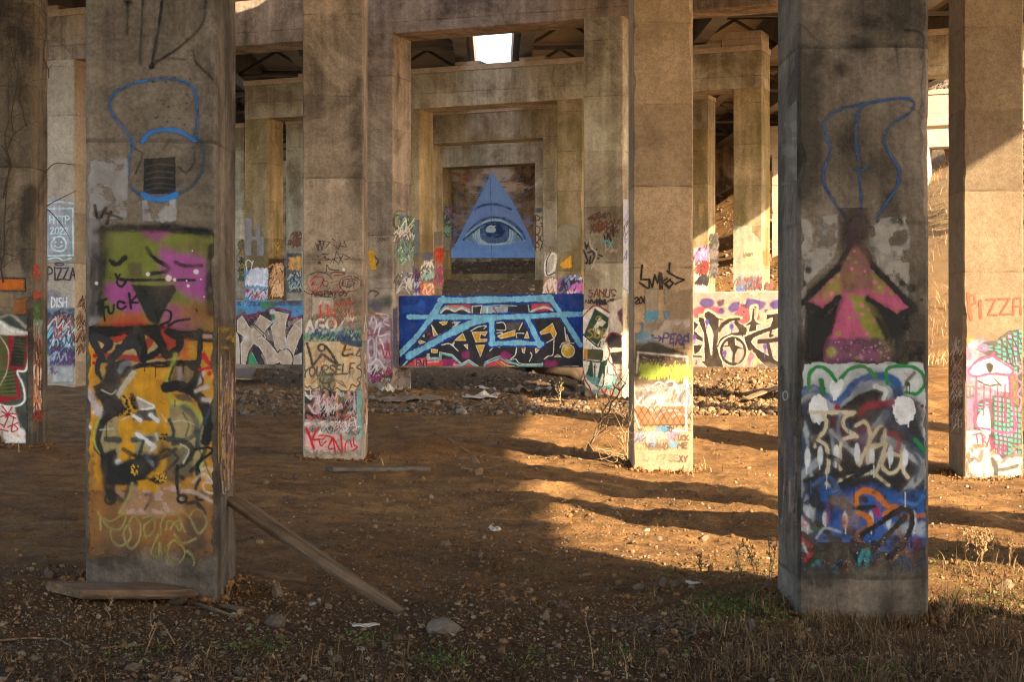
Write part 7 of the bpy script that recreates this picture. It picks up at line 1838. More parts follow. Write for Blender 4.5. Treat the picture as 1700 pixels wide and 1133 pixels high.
# log jammed under the blue wall
q = [ground_at([810], [632])[0] + np.array([0, 1.6, 0.42]), ground_at([880], [640])[0] + np.array([0, 1.1, 0.44]), ground_at([968], [650])[0] + np.array([0, 0.9, 0.34])]
pts = [Vector(q[0]).lerp(Vector(q[1]), t) for t in np.linspace(0, 1, 6, endpoint=False)] + [Vector(q[1]).lerp(Vector(q[2]), t) for t in np.linspace(0, 1, 7)]
v, f = tube(pts, [0.07 + 0.009 * i for i in range(len(pts))], 9)
lg = link_mesh('fallen_log', v, f, M['bark'], smooth=True, rgba=const_rgba(len(v), (0.075, 0.05, 0.033), 0.3))
tag(lg, 'dark fallen log jammed under the right half of the blue wall', 'log', kind='thing')

# old tyre
t_ = ground_at([940], [660])[0]
V = []; Fq = []
R_, r_ = 0.27, 0.10
for i in range(28):
    th = 2 * math.pi * i / 28
    for k in range(12):
        ph = 2 * math.pi * k / 12
        rr = R_ + r_ * math.cos(ph) * (0.75 if math.cos(ph) > 0 else 1.0)
        tread = 0.010 if (math.cos(ph) > 0.6 and i % 2) else 0
        V.append(((rr + tread) * math.cos(th), (rr + tread) * math.sin(th), r_ * 1.05 * math.sin(ph)))
for i in range(28):
    for k in range(12):
        Fq.append([i * 12 + k, ((i + 1) % 28) * 12 + k, ((i + 1) % 28) * 12 + (k + 1) % 12, i * 12 + (k + 1) % 12])
ty = link_mesh('old_tyre', V, Fq, M['rubber'])
ty.location = (t_[0], t_[1] + 0.2, t_[2] + 0.20); ty.rotation_euler = (math.radians(38), math.radians(14), 0.4)
tag(ty, 'dusty old tyre tilted in the litter at the right end below the blue wall', 'tyre', kind='thing')

# crumpled sheets
def sheet(px, py, w, d, amp, seed, mat, name, label, cat, rot=0.0, lift=0.03, n=22):
    c0 = ground_at([px], [py])[0]
    u = np.linspace(-.5, .5, n)
    U, W = np.meshgrid(u, u)
    r = np.random.default_rng(seed)
    edge = 1 - 0.22 * noise(np.arctan2(W, U) * 2.2 + 9, U * 0 + seed, seed)
    X = U * w * edge; Y = W * d * edge
    Z = amp * (fbm(U * 3.2 + seed, W * 3.2, seed, 3) - 0.35) * 2 * np.clip(1.15 - 2 * np.maximum(np.abs(U), np.abs(W)), 0.12, 1) + amp * 0.25 * np.abs(np.sin(7 * U + 3 * W + seed))
    ca, sa = math.cos(rot), math.sin(rot)
    wx = c0[0] + X * ca - Y * sa; wy = c0[1] + X * sa + Y * ca
    wz = height(wx, wy) + lift + np.maximum(Z, 0)
    i = np.arange(n * n).reshape(n, n)
    q = np.stack([i[:-1, :-1], i[:-1, 1:], i[1:, 1:], i[1:, :-1]], -1).reshape(-1, 4)
    o = link_mesh(name, np.stack([wx, wy, wz], -1).reshape(-1, 3), q, mat, origin=tuple(c0))
    m = o.modifiers.new('thickness', 'SOLIDIFY'); m.thickness = 0.008
    return tag(o, label, cat, kind='thing')
sheet(690, 664, 1.35, 0.9, 0.10, 3, M['cardboard'], 'cardboard_sheet', 'flattened grey-brown cardboard on the dirt below the left half of the blue wall', 'cardboard', 0.1)
sheet(640, 668, 0.5, 0.5, 0.07, 5, M['cardboard'], 'cardboard_sheet', 'smaller torn cardboard piece at the foot of the column with pink tags', 'cardboard', 0.5)
sheet(800, 662, 0.85, 0.7, 0.13, 7, M['plastic'], 'plastic_sheet', 'pale crumpled plastic sheet in the middle below the blue wall', 'sheet', -0.2)
sheet(806, 646, 0.55, 0.4, 0.09, 8, M['plastic'], 'plastic_sheet', 'small pale sheet lying just behind the larger crumpled one', 'sheet', 0.2)
sheet(860, 656, 0.6, 0.7, 0.28, 9, M['cardboard'], 'crumpled_blanket', 'brown crumpled heap right of the pale plastic sheet', 'blanket', 0.3)
sheet(642, 652, 0.34, 0.3, 0.24, 11, M['plastic'], 'white_rubbish_bag', 'crumpled white rubbish beside the column with pink tags', 'rubbish', 0.3)
sheet(906, 650, 0.5, 0.4, 0.18, 12, M['plastic'], 'white_rubbish_bag', 'crumpled pale rubbish just left of the old tyre', 'rubbish', 0.9)
sheet(822, 886, 0.10, 0.12, 0.06, 13, M['plastic'], 'crumpled_paper', 'small crumpled white paper alone on the dirt near the shadow edge', 'paper', 0.4, n=10)
sheet(608, 1048, 0.02 + 0.16, 0.05, 0.02, 14, M['plastic'], 'crumpled_paper', 'thin white scrap on dark earth below the leaning board', 'paper', 0.2, n=8)
sheet(1150, 975, 0.12, 0.05, 0.02, 15, M['plastic'], 'crumpled_paper', 'flat white scrap left of the big arrow pillar foot', 'paper', -0.2, n=8)
lay_board((398, 640), (428, 606), 0.55, 0.03, 40, M['cardboard'], 'stained brown panel leaning in the rubble below the cream letter wall', 0.25, 'stained_panel', 0.35)['category'] = 'panel'

# ------------------------------------------------------------------ single rocks
def rock_mesh(size, seed, flat=0.6, n=3):
    bm = bmesh.new()
    bmesh.ops.create_icosphere(bm, subdivisions=n, radius=1.0)
    r = random.Random(seed)
    o = Vector((r.uniform(0, 90), r.uniform(0, 90), r.uniform(0, 90)))
    planes = [(Vector((r.gauss(0, 1), r.gauss(0, 1), r.gauss(0, 1))).normalized(), r.uniform(.55, .85)) for _ in range(9)]
    from mathutils import noise as mn
    for v in bm.verts:
        p = v.co.copy()
        for nn, dd in planes:
            k = p.dot(nn)
            if k > dd: p -= nn * (k - dd)
        p *= 1 + 0.16 * mn.noise(p * 1.7 + o) + 0.06 * mn.noise(p * 5 + o)
        v.co = Vector((p.x * size[0] / 2, p.y * size[1] / 2, p.z * size[2] / 2))
    V = [tuple(v.co) for v in bm.verts]; Fq = [[x.index for x in f_.verts] for f_ in bm.faces]
    bm.free()
    return V, Fq
ROCKS = [  # px, py, width px, height px, colour, label
    (742, 1052, 66, 26, (.21, .165, .125), 'flat pale grey stone on dark earth right of the leaning board tip'),
    (462, 990, 26, 26, (.19, .13, .085), 'rounded brown stone right of the yellow pillar base'),
    (460, 1042, 40, 22, (.17, .12, .085), 'angular slab of stone below the leaning board'),
    (288, 1002, 50, 32, (.12, .09, .066), 'grey speckled boulder at the right end of the flat plank'),
    (84, 962, 26, 22, (.15, .10, .07), 'brown stone left of the yellow pillar foot'),
    (1102, 974, 16, 16, (.20, .15, .10), 'upright brown stone in the shadow edge, left of a twin'),
    (1120, 974, 18, 13, (.20, .15, .10), 'brown stone touching the upright one at the shadow edge'),
    (1060, 978, 20, 9, (.24, .16, .11), 'small reddish flat stone in the shade left of the twin stones'),
    (1006, 980, 18, 7, (.15, .10, .07), 'flat dark stone in the shade, left of the reddish one'),
    (932, 1008, 26, 7, (.15, .10, .07), 'long flat stone on the shaded dirt, bottom centre'),
    (908, 1030, 14, 16, (.20, .145, .10), 'small square upright stone on shaded dirt, bottom centre'),
    (1100, 1090, 26, 14, (.30, .15, .075), 'orange brick lump among dry weeds at the bottom edge'),
    (1246, 1046, 16, 18, (.14, .115, .095), 'grey rounded stone near the green clump by the big arrow pillar'),
    (1148, 976, 14, 6, (.3, .25, .2), 'pale chip of stone left of the big arrow pillar'),
    (524, 912, 30, 12, (.17, .11, .075), 'flat brown stone on the open dirt above the leaning board'),
    (740, 910, 20, 14, (.22, .155, .10), 'pale lump of stone on the dirt in the middle of the aisle'),
    (660, 868, 14, 8, (.18, .12, .08), 'small stone on open dirt, centre of the aisle'),
    (442, 804, 10, 8, (.26, .19, .13), 'small pale stone on the dirt just right of the yellow pillar'),
    (490, 796, 14, 9, (.14, .09, .06), 'small dark stone in front of the KERN pillar'),
    (787, 770, 20, 14, (.24, .16, .10), 'brown square block of stone in the middle of the aisle'),
    (794, 788, 18, 13, (.24, .15, .09), 'rounded orange stone just in front of the square block'),
    (628, 766, 14, 10, (.2, .14, .09), 'stone in the dirt heap right of the KERN pillar'),
    (716, 828, 12, 7, (.24, .18, .12), 'small pale stone on the dirt behind the centre'),
    (826, 818, 14, 6, (.2, .13, .08), 'small flat stone near the sunlit edge of the aisle'),
    (948, 756, 12, 10, (.30, .20, .11), 'round sunlit clod left of the dead branches'),
    (966, 754, 12, 10, (.30, .20, .11), 'round sunlit clod under the dead branches'),
    (980, 752, 14, 13, (.30, .20, .11), 'largest sunlit clod at the foot of the dead branches'),
    (1170, 898, 16, 12, (.26, .17, .10), 'sunlit stone on orange dirt left of the big arrow pillar'),
    (1026, 858, 14, 10, (.27, .18, .10), 'sunlit stone in front of the SMKE pillar'),
    (1094, 900, 14, 9, (.27, .18, .10), 'sunlit flat stone halfway between the SMKE pillar and the shade'),
    (1634, 830, 12, 8, (.27, .2, .13), 'pale stone on the sunlit dirt right of the big arrow pillar'),
    (1670, 976, 40, 14, (.26, .18, .11), 'pale flat stone in the sunny grass at the right edge'),
    (1098, 1002, 12, 8, (.14, .11, .085), 'small grey stone in the pebbles below the shadow edge'),
    (400, 1120, 30, 12, (.16, .115, .08), 'low stone at the bottom edge, left of centre'),
    (222, 1112, 34, 10, (.19, .13, .085), 'flat chip of stone at the bottom edge below the plank'),
    (60, 1096, 26, 9, (.2, .14, .09), 'flat pale chip at the bottom left corner'),
    (640, 1078, 14, 12, (.19, .13, .09), 'small pointed stone at bottom, right of the thin white scrap'),
    (560, 1100, 18, 12, (.17, .12, .085), 'round stone at the bottom edge, left of the green sprig'),
]
for i, (px, py, w, h, colr, lb) in enumerate(ROCKS):
    g = ground_at([px], [py])[0]
    dep = float((g - CAM) @ FWD)
    W_m = w * dep / F; H_m = h * dep / F
    v, f = rock_mesh((W_m, W_m * 0.8, H_m * 1.5), 100 + i)
    o = link_mesh('loose_rock', v, f, M['rock'], smooth=False, rgba=const_rgba(len(v), tuple(0.72 * np.array(colr)), 0.12, i))
    o.location = (g[0], g[1], g[2] + H_m * 0.28); o.rotation_euler = (0, 0, i * 1.3)
    tag(o, lb, 'rock', 'loose rocks on the dirt', 'thing')

# ------------------------------------------------------------------ gravel, leaf litter, rubble: uncountable
ico = bmesh.new(); bmesh.ops.create_icosphere(ico, subdivisions=1, radius=1.0)
IV = np.array([tuple(v.co) for v in ico.verts]); IF = np.array([[x.index for x in f_.verts] for f_ in ico.faces]); ico.free()
def rand_rot(n, r, tilt=0.6):
    a = r.uniform(0, 2 * math.pi, n); b = r.normal(0, tilt, n); c_ = r.normal(0, tilt, n)
    ca, sa, cb, sb, cc, sc = np.cos(a), np.sin(a), np.cos(b), np.sin(b), np.cos(c_), np.sin(c_)
    R = np.zeros((n, 3, 3))
    R[:, 0, 0] = ca * cb; R[:, 0, 1] = ca * sb * sc - sa * cc; R[:, 0, 2] = ca * sb * cc + sa * sc
    R[:, 1, 0] = sa * cb; R[:, 1, 1] = sa * sb * sc + ca * cc; R[:, 1, 2] = sa * sb * cc - ca * sc
    R[:, 2, 0] = -sb; R[:, 2, 1] = cb * sc; R[:, 2, 2] = cb * cc
    return R
def stones(name, P, size, cols, seed, label, flat=0.55):
    r = np.random.default_rng(seed); n = len(P)
    sc = size[:, None] * np.stack([r.uniform(.7, 1.3, n), r.uniform(.6, 1.0, n), r.uniform(.35, .8, n) * flat / 0.55], -1)
    V = IV[None] * (1 + r.uniform(-.25, .25, (n, len(IV), 1)))
    V = V * sc[:, None, :]
    V = np.einsum('nij,nkj->nki', rand_rot(n, r, 0.35), V) + (P + np.array([0, 0, 1]) * (sc[:, 2:3] * 0.35))[:, None, :]
    Fq = (IF[None] + (np.arange(n) * len(IV))[:, None, None]).reshape(-1, 3)
    cc = np.asarray(cols)[r.integers(0, len(cols), n)] * r.uniform(.65, 1.25, (n, 1))
    rg = np.ones((n, len(IV), 4)); rg[..., :3] = cc[:, None, :]
    o = link_mesh(name, V.reshape(-1, 3), Fq, M['stones'], rgba=rg.reshape(-1, 4))
    return tag(o, label, name.replace('_', ' '), kind='stuff')
def field(n, y0, y1, seed, power=1.0, x0=-60, x1=1760):
    r = np.random.default_rng(seed)
    px = r.uniform(x0, x1, n); py = y0 + (y1 - y0) * r.uniform(0, 1, n) ** power
    P = ground_at(px, py)
    return P, px, py
def off_pillars(P):
    k = np.ones(len(P), bool)
    for cx, cy in COLS_ROW:
        k &= ~((np.abs(P[:, 0] - cx) < 0.5) & (P[:, 1] > cy - 0.02) & (P[:, 1] < cy + 0.95))
    return k
P, px, py = field(42000, 668, 1140, 5, 0.75)
dens = fbm(P[:, 0] * 0.9, P[:, 1] * 0.9, 44, 3)
openness = np.where((px < 520) & (py < 940), 0.30, 1.0)
keep = (RNG.uniform(0, 1, len(P)) < (0.25 + 1.5 * np.clip(dens - 0.35, 0, 1) * 1.6) * openness) & off_pillars(P)
P = P[keep]

sz = np.clip(RNG.lognormal(-5.15, 0.6, len(P)), 0.003, 0.036) * (1 + 0.035 * np.maximum(P[:, 1] - 12, 0))
stones('gravel', P, sz, [(.20, .115, .06), (.16, .09, .045), (.25, .155, .085), (.12, .075, .045), (.26, .20, .14), (.20, .11, .05)], 6, 'small stones scattered over the red-brown dirt floor')
P, px, py = field(9000, 690, 1000, 105, 0.9)
cl = fbm(P[:, 0] * 0.8 + 3, P[:, 1] * 0.8, 107, 3)
k = (RNG.uniform(0, 1, len(P)) < np.clip((cl - 0.46) * 2.2, 0, 1) * np.where(px > 560, 1.0, .25)) & off_pillars(P)
ring = []
rq = np.random.default_rng(109)
for cx, cy in COLS_ROW:
    for _ in range(420):
        u = rq.uniform(-.48, .48); o_ = abs(rq.normal(0, .09)); sde = rq.integers(0, 3)
        q = (cx + u, cy - o_) if sde == 0 else ((cx - .45 - o_, cy + .45 + u) if sde == 1 else (cx + .45 + o_, cy + .45 + u))
        ring.append((q[0], q[1], float(height(q[0], q[1])) + 0.02 * rq.uniform(0, 1)))
P = np.vstack([P[k], np.array(ring)]); k = np.ones(len(P), bool)
stones('soil_clods', P[k], RNG.lognormal(-4.4, .5, k.sum()).clip(.006, .038), [(.20, .095, .034), (.16, .075, .027), (.25, .125, .046)], 108, 'loose clods of orange soil on the dirt floor', 0.8)
# grey pebbles heaped near the bottom right of the aisle
P, px, py = field(1300, 1000, 1075, 15, 1.0, 900, 1260)
k = np.exp(-((px - 1090) / 110) ** 2 - ((py - 1040) / 26) ** 2) > RNG.uniform(0.25, 1, len(P))
stones('pebbles', P[k], RNG.uniform(.008, .026, k.sum()), [(.10, .07, .048), (.075, .052, .036), (.14, .095, .062)], 16, 'grey pebbles heaped on the shaded dirt at the bottom of the picture')
# broken stone under the right cross wall and below the blue wall
P, px, py = field(8000, 634, 690, 25, 1.0, 1140, 1300)
stones('rubble', P, RNG.lognormal(-3.85, .55, len(P)).clip(.008, .12), [(.23, .135, .065), (.18, .10, .045), (.30, .20, .115), (.13, .075, .035)], 26, 'broken brown stone and earth piled below the black letter wall at right', 0.7)
P, px, py = field(5200, 612, 690, 35, 1.0, 390, 1045)
stones('rubble', P, RNG.lognormal(-3.6, .5, len(P)).clip(.012, .12), [(.13, .085, .055), (.09, .06, .04), (.18, .125, .085), (.22, .17, .13)], 36, 'dark broken stone and earth below the blue and cream walls', 0.6)
# gravel on the slope below the eye
r5 = np.random.default_rng(50)
vv = r5.uniform(72, 95, 7000); xx = r5.uniform(-13, 13, 7000); yy = vv - TANW * xx
P = np.stack([xx, yy, height(xx, yy)], -1)
stones('slope_gravel', P, r5.lognormal(-3.1, .5, 7000).clip(.02, .16), [(.19, .135, .09), (.12, .085, .058), (.30, .22, .155)], 37, 'dark gravel slope rising to the wall with the eye triangle')

def leaves(name, P, size, cols, seed, label, mat, tilt=0.5, lift=0.012):
    r = np.random.default_rng(seed); n = len(P)
    base = np.array([(-1, 0, .15), (-.2, -.45, -.05), (.5, -.3, 0), (1.1, 0, .2), (.5, .32, .02), (-.2, .45, -.05)])
    V = base[None] * size[:, None, None] * r.uniform(.7, 1.2, (n, 1, 3))
    V[:, :, 2] += r.uniform(-.25, .25, (n, 6)) * size[:, None]
    V = np.einsum('nij,nkj->nki', rand_rot(n, r, tilt), V) + (P + np.array([0, 0, lift]))[:, None, :]
    q = np.array([[0, 1, 4, 5], [1, 2, 3, 4]])
    Fq = (q[None] + (np.arange(n) * 6)[:, None, None]).reshape(-1, 4)
    cc = np.asarray(cols)[r.integers(0, len(cols), n)] * r.uniform(.6, 1.3, (n, 1))
    rg = np.ones((n, 6, 4)); rg[..., :3] = cc[:, None, :]
    o = link_mesh(name, V.reshape(-1, 3), Fq, mat, rgba=rg.reshape(-1, 4))
    return tag(o, label, name.replace('_', ' '), kind='stuff')
P, px, py = field(26000, 690, 1140, 65, 0.7)
d = fbm(P[:, 0] * 1.1 + 7, P[:, 1] * 1.1, 66, 3)
k = (RNG.uniform(0, 1, len(P)) < np.where(py > 960, 0.95, np.where(px > 620, .6, .12)) * np.clip((d - 0.34) * 4, 0.06, 1)) & off_pillars(P)
LC = [(.14, .085, .043), (.19, .12, .062), (.095, .055, .03), (.26, .175, .095), (.12, .065, .03)]
leaves('leaf_litter', P[k], RNG.uniform(.006, .020, k.sum()), LC, 67, 'dead leaves strewn over the dirt floor', M['leafy'])

def blades(name, P, h, cols, seed, label, mat, lean=0.45, wid=0.004):
    r = np.random.default_rng(seed); n = len(P)
    a = r.uniform(0, 2 * math.pi, n); ln = np.abs(r.normal(0, lean, n))
    dx = np.cos(a) * ln; dy = np.sin(a) * ln
    tt = np.array([0, .4, .75, 1.0])
    ct = np.stack([dx[:, None] * tt ** 1.8 * h[:, None], dy[:, None] * tt ** 1.8 * h[:, None], (tt - 0.22 * ln[:, None] * tt ** 2.2) * h[:, None]], -1) + P[:, None, :] - np.array([0, 0, .01])
    b = r.uniform(0, 2 * math.pi, n)
    sd = np.stack([np.cos(b), np.sin(b), 0 * b], -1)[:, None, :] * (wid * r.uniform(.6, 1.4, n)[:, None, None] * np.array([1, .9, .6, .12])[None, :, None]) * (1 + h[:, None, None])
    V = np.stack([ct - sd, ct + sd], 2).reshape(n, 8, 3)
    q = np.array([[0, 1, 3, 2], [2, 3, 5, 4], [4, 5, 7, 6]])
    Fq = (q[None] + (np.arange(n) * 8)[:, None, None]).reshape(-1, 4)
    cc = np.asarray(cols)[r.integers(0, len(cols), n)] * r.uniform(.6, 1.3, (n, 1))
    rg = np.ones((n, 8, 4)); rg[..., :3] = cc[:, None, :]
    o = link_mesh(name, V.reshape(-1, 3), Fq, mat, rgba=rg.reshape(-1, 4))
    return tag(o, label, name.replace('_', ' '), kind='stuff')
GCD = [(.12, .07, .034), (.17, .105, .052), (.085, .05, .026), (.22, .145, .075), (.15, .085, .04)]
GC = [(.22, .14, .07), (.30, .20, .105), (.16, .10, .05), (.38, .27, .15)]
P, px, py = field(38000, 900, 1165, 75, 0.75)
right = ss(960, 1330, px)
w = np.maximum(right * ss(955, 1035, py), 0.38 * ss(1045, 1110, py)) + 0.30 * ss(1000, 1050, py) * (px < 430) * np.clip(noise(P[:, 0] * 3, P[:, 1] * 3, 4) * 2 - 1, 0, 1)
w = np.maximum(w, ss(1545, 1580, px) * ss(885, 950, py) * 0.8)
cl = fbm(P[:, 0] * 2.1, P[:, 1] * 2.1, 77, 3)
k = (RNG.uniform(0, 1, len(P)) < w * np.clip((cl - 0.36) * 5, 0, 1)) & off_pillars(P)
hh = RNG.lognormal(-2.7, .5, k.sum()).clip(.03, .26) * (0.6 + 0.6 * right[k])
rq = np.random.default_rng(110)
ex = rq.uniform(1.75, 3.25, 2600); ey = 12.17 - np.abs(rq.normal(0, .22, 2600)) - np.where((ex < 2.06) | (ex > 3.0), -rq.uniform(0, .5, 2600), 0)
EP = np.stack([ex, ey, height(ex, ey)], -1)
cle = noise(ex * 5, ey * 5, 111) > 0.52
P = np.vstack([P[k], EP[cle]]); hh = np.concatenate([hh, rq.uniform(.03, .15, cle.sum())])
blades('dry_grass', P, hh, GCD, 78, 'dry brown grass in front of the big arrow pillar and along the bottom', M['leafy'], 0.95, 0.0030)
# a few sprigs at the pillar feet
P, px, py = field(5000, 640, 800, 85, 1.0)
near = np.zeros(len(P))
for cx, cy in COLS_ROW[2:] + [(2.1, 37.3), (-3.3, 38.8)]:
    near = np.maximum(near, np.exp(-((P[:, 0] - cx) / 0.75) ** 2 - ((P[:, 1] - cy + 0.2) / 0.6) ** 2))
k = (RNG.uniform(0, 1, len(P)) < near * 0.8) & off_pillars(P)
blades('pillar_grass', P[k], RNG.uniform(.05, .22, k.sum()), GC, 86, 'dry grass tufts at the feet of the middle pillars', M['leafy'], 0.6, 0.006)
# green patches
SP = [(1235, 1020, 60, 14, 1500), (730, 1106, 30, 8, 350), (1160, 952, 50, 6, 260), (1600, 940, 60, 18, 500), (1650, 1010, 50, 18, 600), (420, 1082, 40, 10, 300), (620, 1070, 26, 8, 160), (1420, 1122, 60, 10, 300), (1060, 1095, 70, 12, 300), (1270, 945, 30, 14, 260), (240, 1090, 30, 8, 120), (880, 1100, 30, 8, 160), (84, 718, 10, 10, 200), (1200, 1000, 50, 8, 250)]
rg_ = np.random.default_rng(90)
SP = [(a, b, c_, d_, int(n * .7)) for a, b, c_, d_, n in SP]
PX = np.concatenate([rg_.normal(a, c_, n) for a, b, c_, d_, n in SP]); PY = np.concatenate([rg_.normal(b, d_, n) for a, b, c_, d_, n in SP])
P = ground_at(PX, np.clip(PY, 640, 1160)); k = off_pillars(P); P = P[k]
P[:, 2] += rg_.uniform(0, .05, len(P))
leaves('green_weeds', P, rg_.uniform(.006, .017, len(P)), [(.085, .115, .024), (.06, .09, .02), (.13, .15, .04)], 91, 'low green weeds growing in patches on the dirt', M['green'], 0.7)

# ------------------------------------------------------------------ dry weed stalks: single plants
def weed(px, py, h, seed, label, bushy=1.0, col_=(.27, .18, .09)):
    r = random.Random(seed)
    g = ground_at([px], [py])[0]
    parts = []; heads = []
    for s in range(max(1, int(3 * bushy))):
        a = r.uniform(0, 6.28); ln = r.uniform(.05, .35)
        pts = [(math.cos(a) * ln * h * t ** 1.5 + r.uniform(-.01, .01), math.sin(a) * ln * h * t ** 1.5 + r.uniform(-.01, .01), h * r.uniform(.8, 1.05) * t) for t in np.linspace(0, 1, 7)]
        parts.append(tube(pts, list(np.linspace(.0042, .0016, 7)), 5))
        for k in range(int(7 * bushy)):
            i = r.randint(2, 6); p = pts[i]; b = r.uniform(0, 6.28); L = h * r.uniform(.1, .28)
            e = (p[0] + math.cos(b) * L * .6, p[1] + math.sin(b) * L * .6, p[2] + L * .75)
            parts.append(tube([p, tuple((p[j] + e[j]) / 2 + r.uniform(-.006, .006) for j in range(3)), e], [.002, .0017, .001], 4))
            for m in range(4):
                t = r.uniform(.4, 1.0)
                heads.append((p[0] + (e[0] - p[0]) * t + r.uniform(-.01, .01), p[1] + (e[1] - p[1]) * t + r.uniform(-.01, .01), p[2] + (e[2] - p[2]) * t + r.uniform(-.005, .015)))
    nst = sum(len(p[0]) for p in parts)
    for q in heads:
        s = r.uniform(.0035, .0075)
        parts.append(([(q[0] + IV[i][0] * s, q[1] + IV[i][1] * s, q[2] + IV[i][2] * s * 1.7) for i in range(12)], [list(t) for t in IF]))
    v, f = join(parts)
    rg = const_rgba(len(v), col_, .2, seed); rg[nst:, :3] *= 1.15
    o = link_mesh('dry_weed', v, f, M['bark'], rgba=rg)
    o.location = g
    tag(o, label, 'weed', 'dry weed stalks', 'thing')
    return o
weed(1602, 932, .22, 1, 'tall dry weed in the sun, nearest the big arrow pillar on its right', 1.2)
weed(1628, 938, .27, 2, 'bushiest dry weed in the sun at the right edge', 2.0)
weed(1650, 934, .2, 3, 'sunlit dry weed right of the bushiest one', 1.4)
weed(1676, 940, .2, 4, 'short dry weed at the right picture edge', 1.0)
weed(1256, 965, .36, 5, 'thin dark weed left of the big arrow pillar', .8, (.20, .13, .07))
weed(1280, 970, .42, 6, 'tall thin weed touching the left side of the big arrow pillar', .9, (.22, .15, .08))
weed(1163, 950, .16, 7, 'small dark curled weed at the shadow edge', .7, (.10, .065, .04))
weed(1228, 962, .26, 8, 'dry weed in the sunny grass left of the big arrow pillar', .8, (.28, .2, .1))
weed(986, 1112, .30, 9, 'single straight stalk standing at the bottom centre', .34)
weed(1040, 1130, .22, 10, 'pale straight stalk at the bottom edge below the orange brick lump', .34)
weed(1330, 1080, .15, 12, 'dry weed at the left front corner of the big arrow pillar', 1.0, (.16, .10, .05))
weed(1570, 1050, .2, 14, 'bushy brown weed in shade right of the big arrow pillar', 1.6, (.17, .105, .055))
weed(250, 1068, .26, 15, 'bent stalk rising in front of the flat plank', .5, (.22, .15, .09))
weed(183, 1030, .16, 16, 'small stalk standing in front of the flat plank', .5, (.22, .15, .09))
weed(640, 655, .5, 17, 'green-brown weed at the foot of the column with pink tags', 1.4, (.17, .14, .06))
weed(930, 672, .45, 18, 'sunlit weed in front of the old tyre', 1.2, (.36, .27, .13))
weed(1036, 745, .3, 19, 'pale straw weed at the left foot of the SMKE pillar', 1.2, (.34, .24, .12))

# bent dead stalks lying across the lower left
for i, (ln, rr, lb) in enumerate(((((0, 1066), (60, 1062), (95, 1064), (118, 1076)), .007, 'long bent stick lying in the bottom left corner'), (((168, 1080), (205, 1076), (240, 1074)), .008, 'short stick on dark earth right of the long bent one'),
                            (((240, 1092), (252, 1050), (264, 1025), (278, 1040), (290, 1056)), .005, 'angular bent stalk below the right end of the plank'), ((((318, 1005), (360, 1020), (392, 1030))), .014, 'round stick pointing away from the boulder by the plank'))):
    P = ground_at([q[0] for q in ln], [q[1] if i != 2 else 1090 for q in ln])
    if i == 2: P[1, 2] += .10; P[2, 2] += .19; P[3, 2] += .13; P[4, 2] += .06
    P[:, 2] += rr
    v, f = tube([tuple(p) for p in P], [rr] * len(P), 6)
    tag(link_mesh('dead_stick', v, f, M['bark'], rgba=const_rgba(len(v), (.19, .125, .075), .2)), lb, 'stick', 'sticks on the ground', 'thing')

# ------------------------------------------------------------------ dead branches beside the SMKE pillar
def branchy(start, ends, r0, seed, mat, colr, twigs=3, tlen=0.3):
    r = random.Random(seed); parts = []
    for e, rad in ends:
        pts = []
        for t in np.linspace(0, 1, 9):
            p = Vector(start).lerp(Vector(e), t)
            p += Vector((r.uniform(-.03, .03), r.uniform(-.03, .03), r.uniform(-.02, .03) + 0.06 * math.sin(math.pi * t)))
            pts.append(p)
        parts.append(tube(pts, list(np.linspace(rad, rad * .3, 9)), 6))
        for k in range(twigs):
            i = r.randint(3, 8); p = pts[i]
            d = Vector((r.uniform(-1, 1), r.uniform(-.6, .6), r.uniform(-.2, 1))).normalized() * r.uniform(.4, 1) * tlen
            m = p + d * .5 + Vector((r.uniform(-.03, .03), 0, r.uniform(-.03, .03)))
            parts.append(tube([p, m, p + d], [rad * .4, rad * .3, rad * .15], 5))
    return join(parts)
def wp(px, py, Y):
    d = rays(np.array([px]), np.array([py]))[0]; return CAM + d * (Y / d[1])
s0 = wp(978, 742, 27.0)
ends = [(wp(1040, 640, 27.3), .022), (wp(1026, 668, 27.1), .014), (wp(1046, 606, 27.6), .012), (wp(1005, 690, 26.9), .010), (wp(1044, 690, 27.2), .012)]
v, f = branchy(s0, ends, .02, 3, None, None, 5, .35)
db = link_mesh('dead_branch', v, f, M['bark'], smooth=True, rgba=const_rgba(len(v), (.17, .115, .07), .25))
tag(db, 'dark dead branch arching up to the left side of the SMKE pillar', 'branch', 'dead branches by the SMKE pillar', 'thing')
s0 = wp(1042, 765, 26.4)
ends = [(wp(985, 748, 26.2), .010), (wp(1010, 715, 26.2), .010), (wp(1030, 690, 26.3), .010), (wp(1000, 765, 26.1), .009), (wp(1045, 700, 26.3), .009), (wp(1018, 770, 26.0), .008)]
v, f = branchy(s0, ends, .012, 5, None, None, 6, .3)
db = link_mesh('dead_branch', v, f, M['bark'], smooth=True, rgba=const_rgba(len(v), (.30, .20, .105), .25))
tag(db, 'pale straw coloured branches spread at the left foot of the SMKE pillar', 'branch', 'dead branches by the SMKE pillar', 'thing')

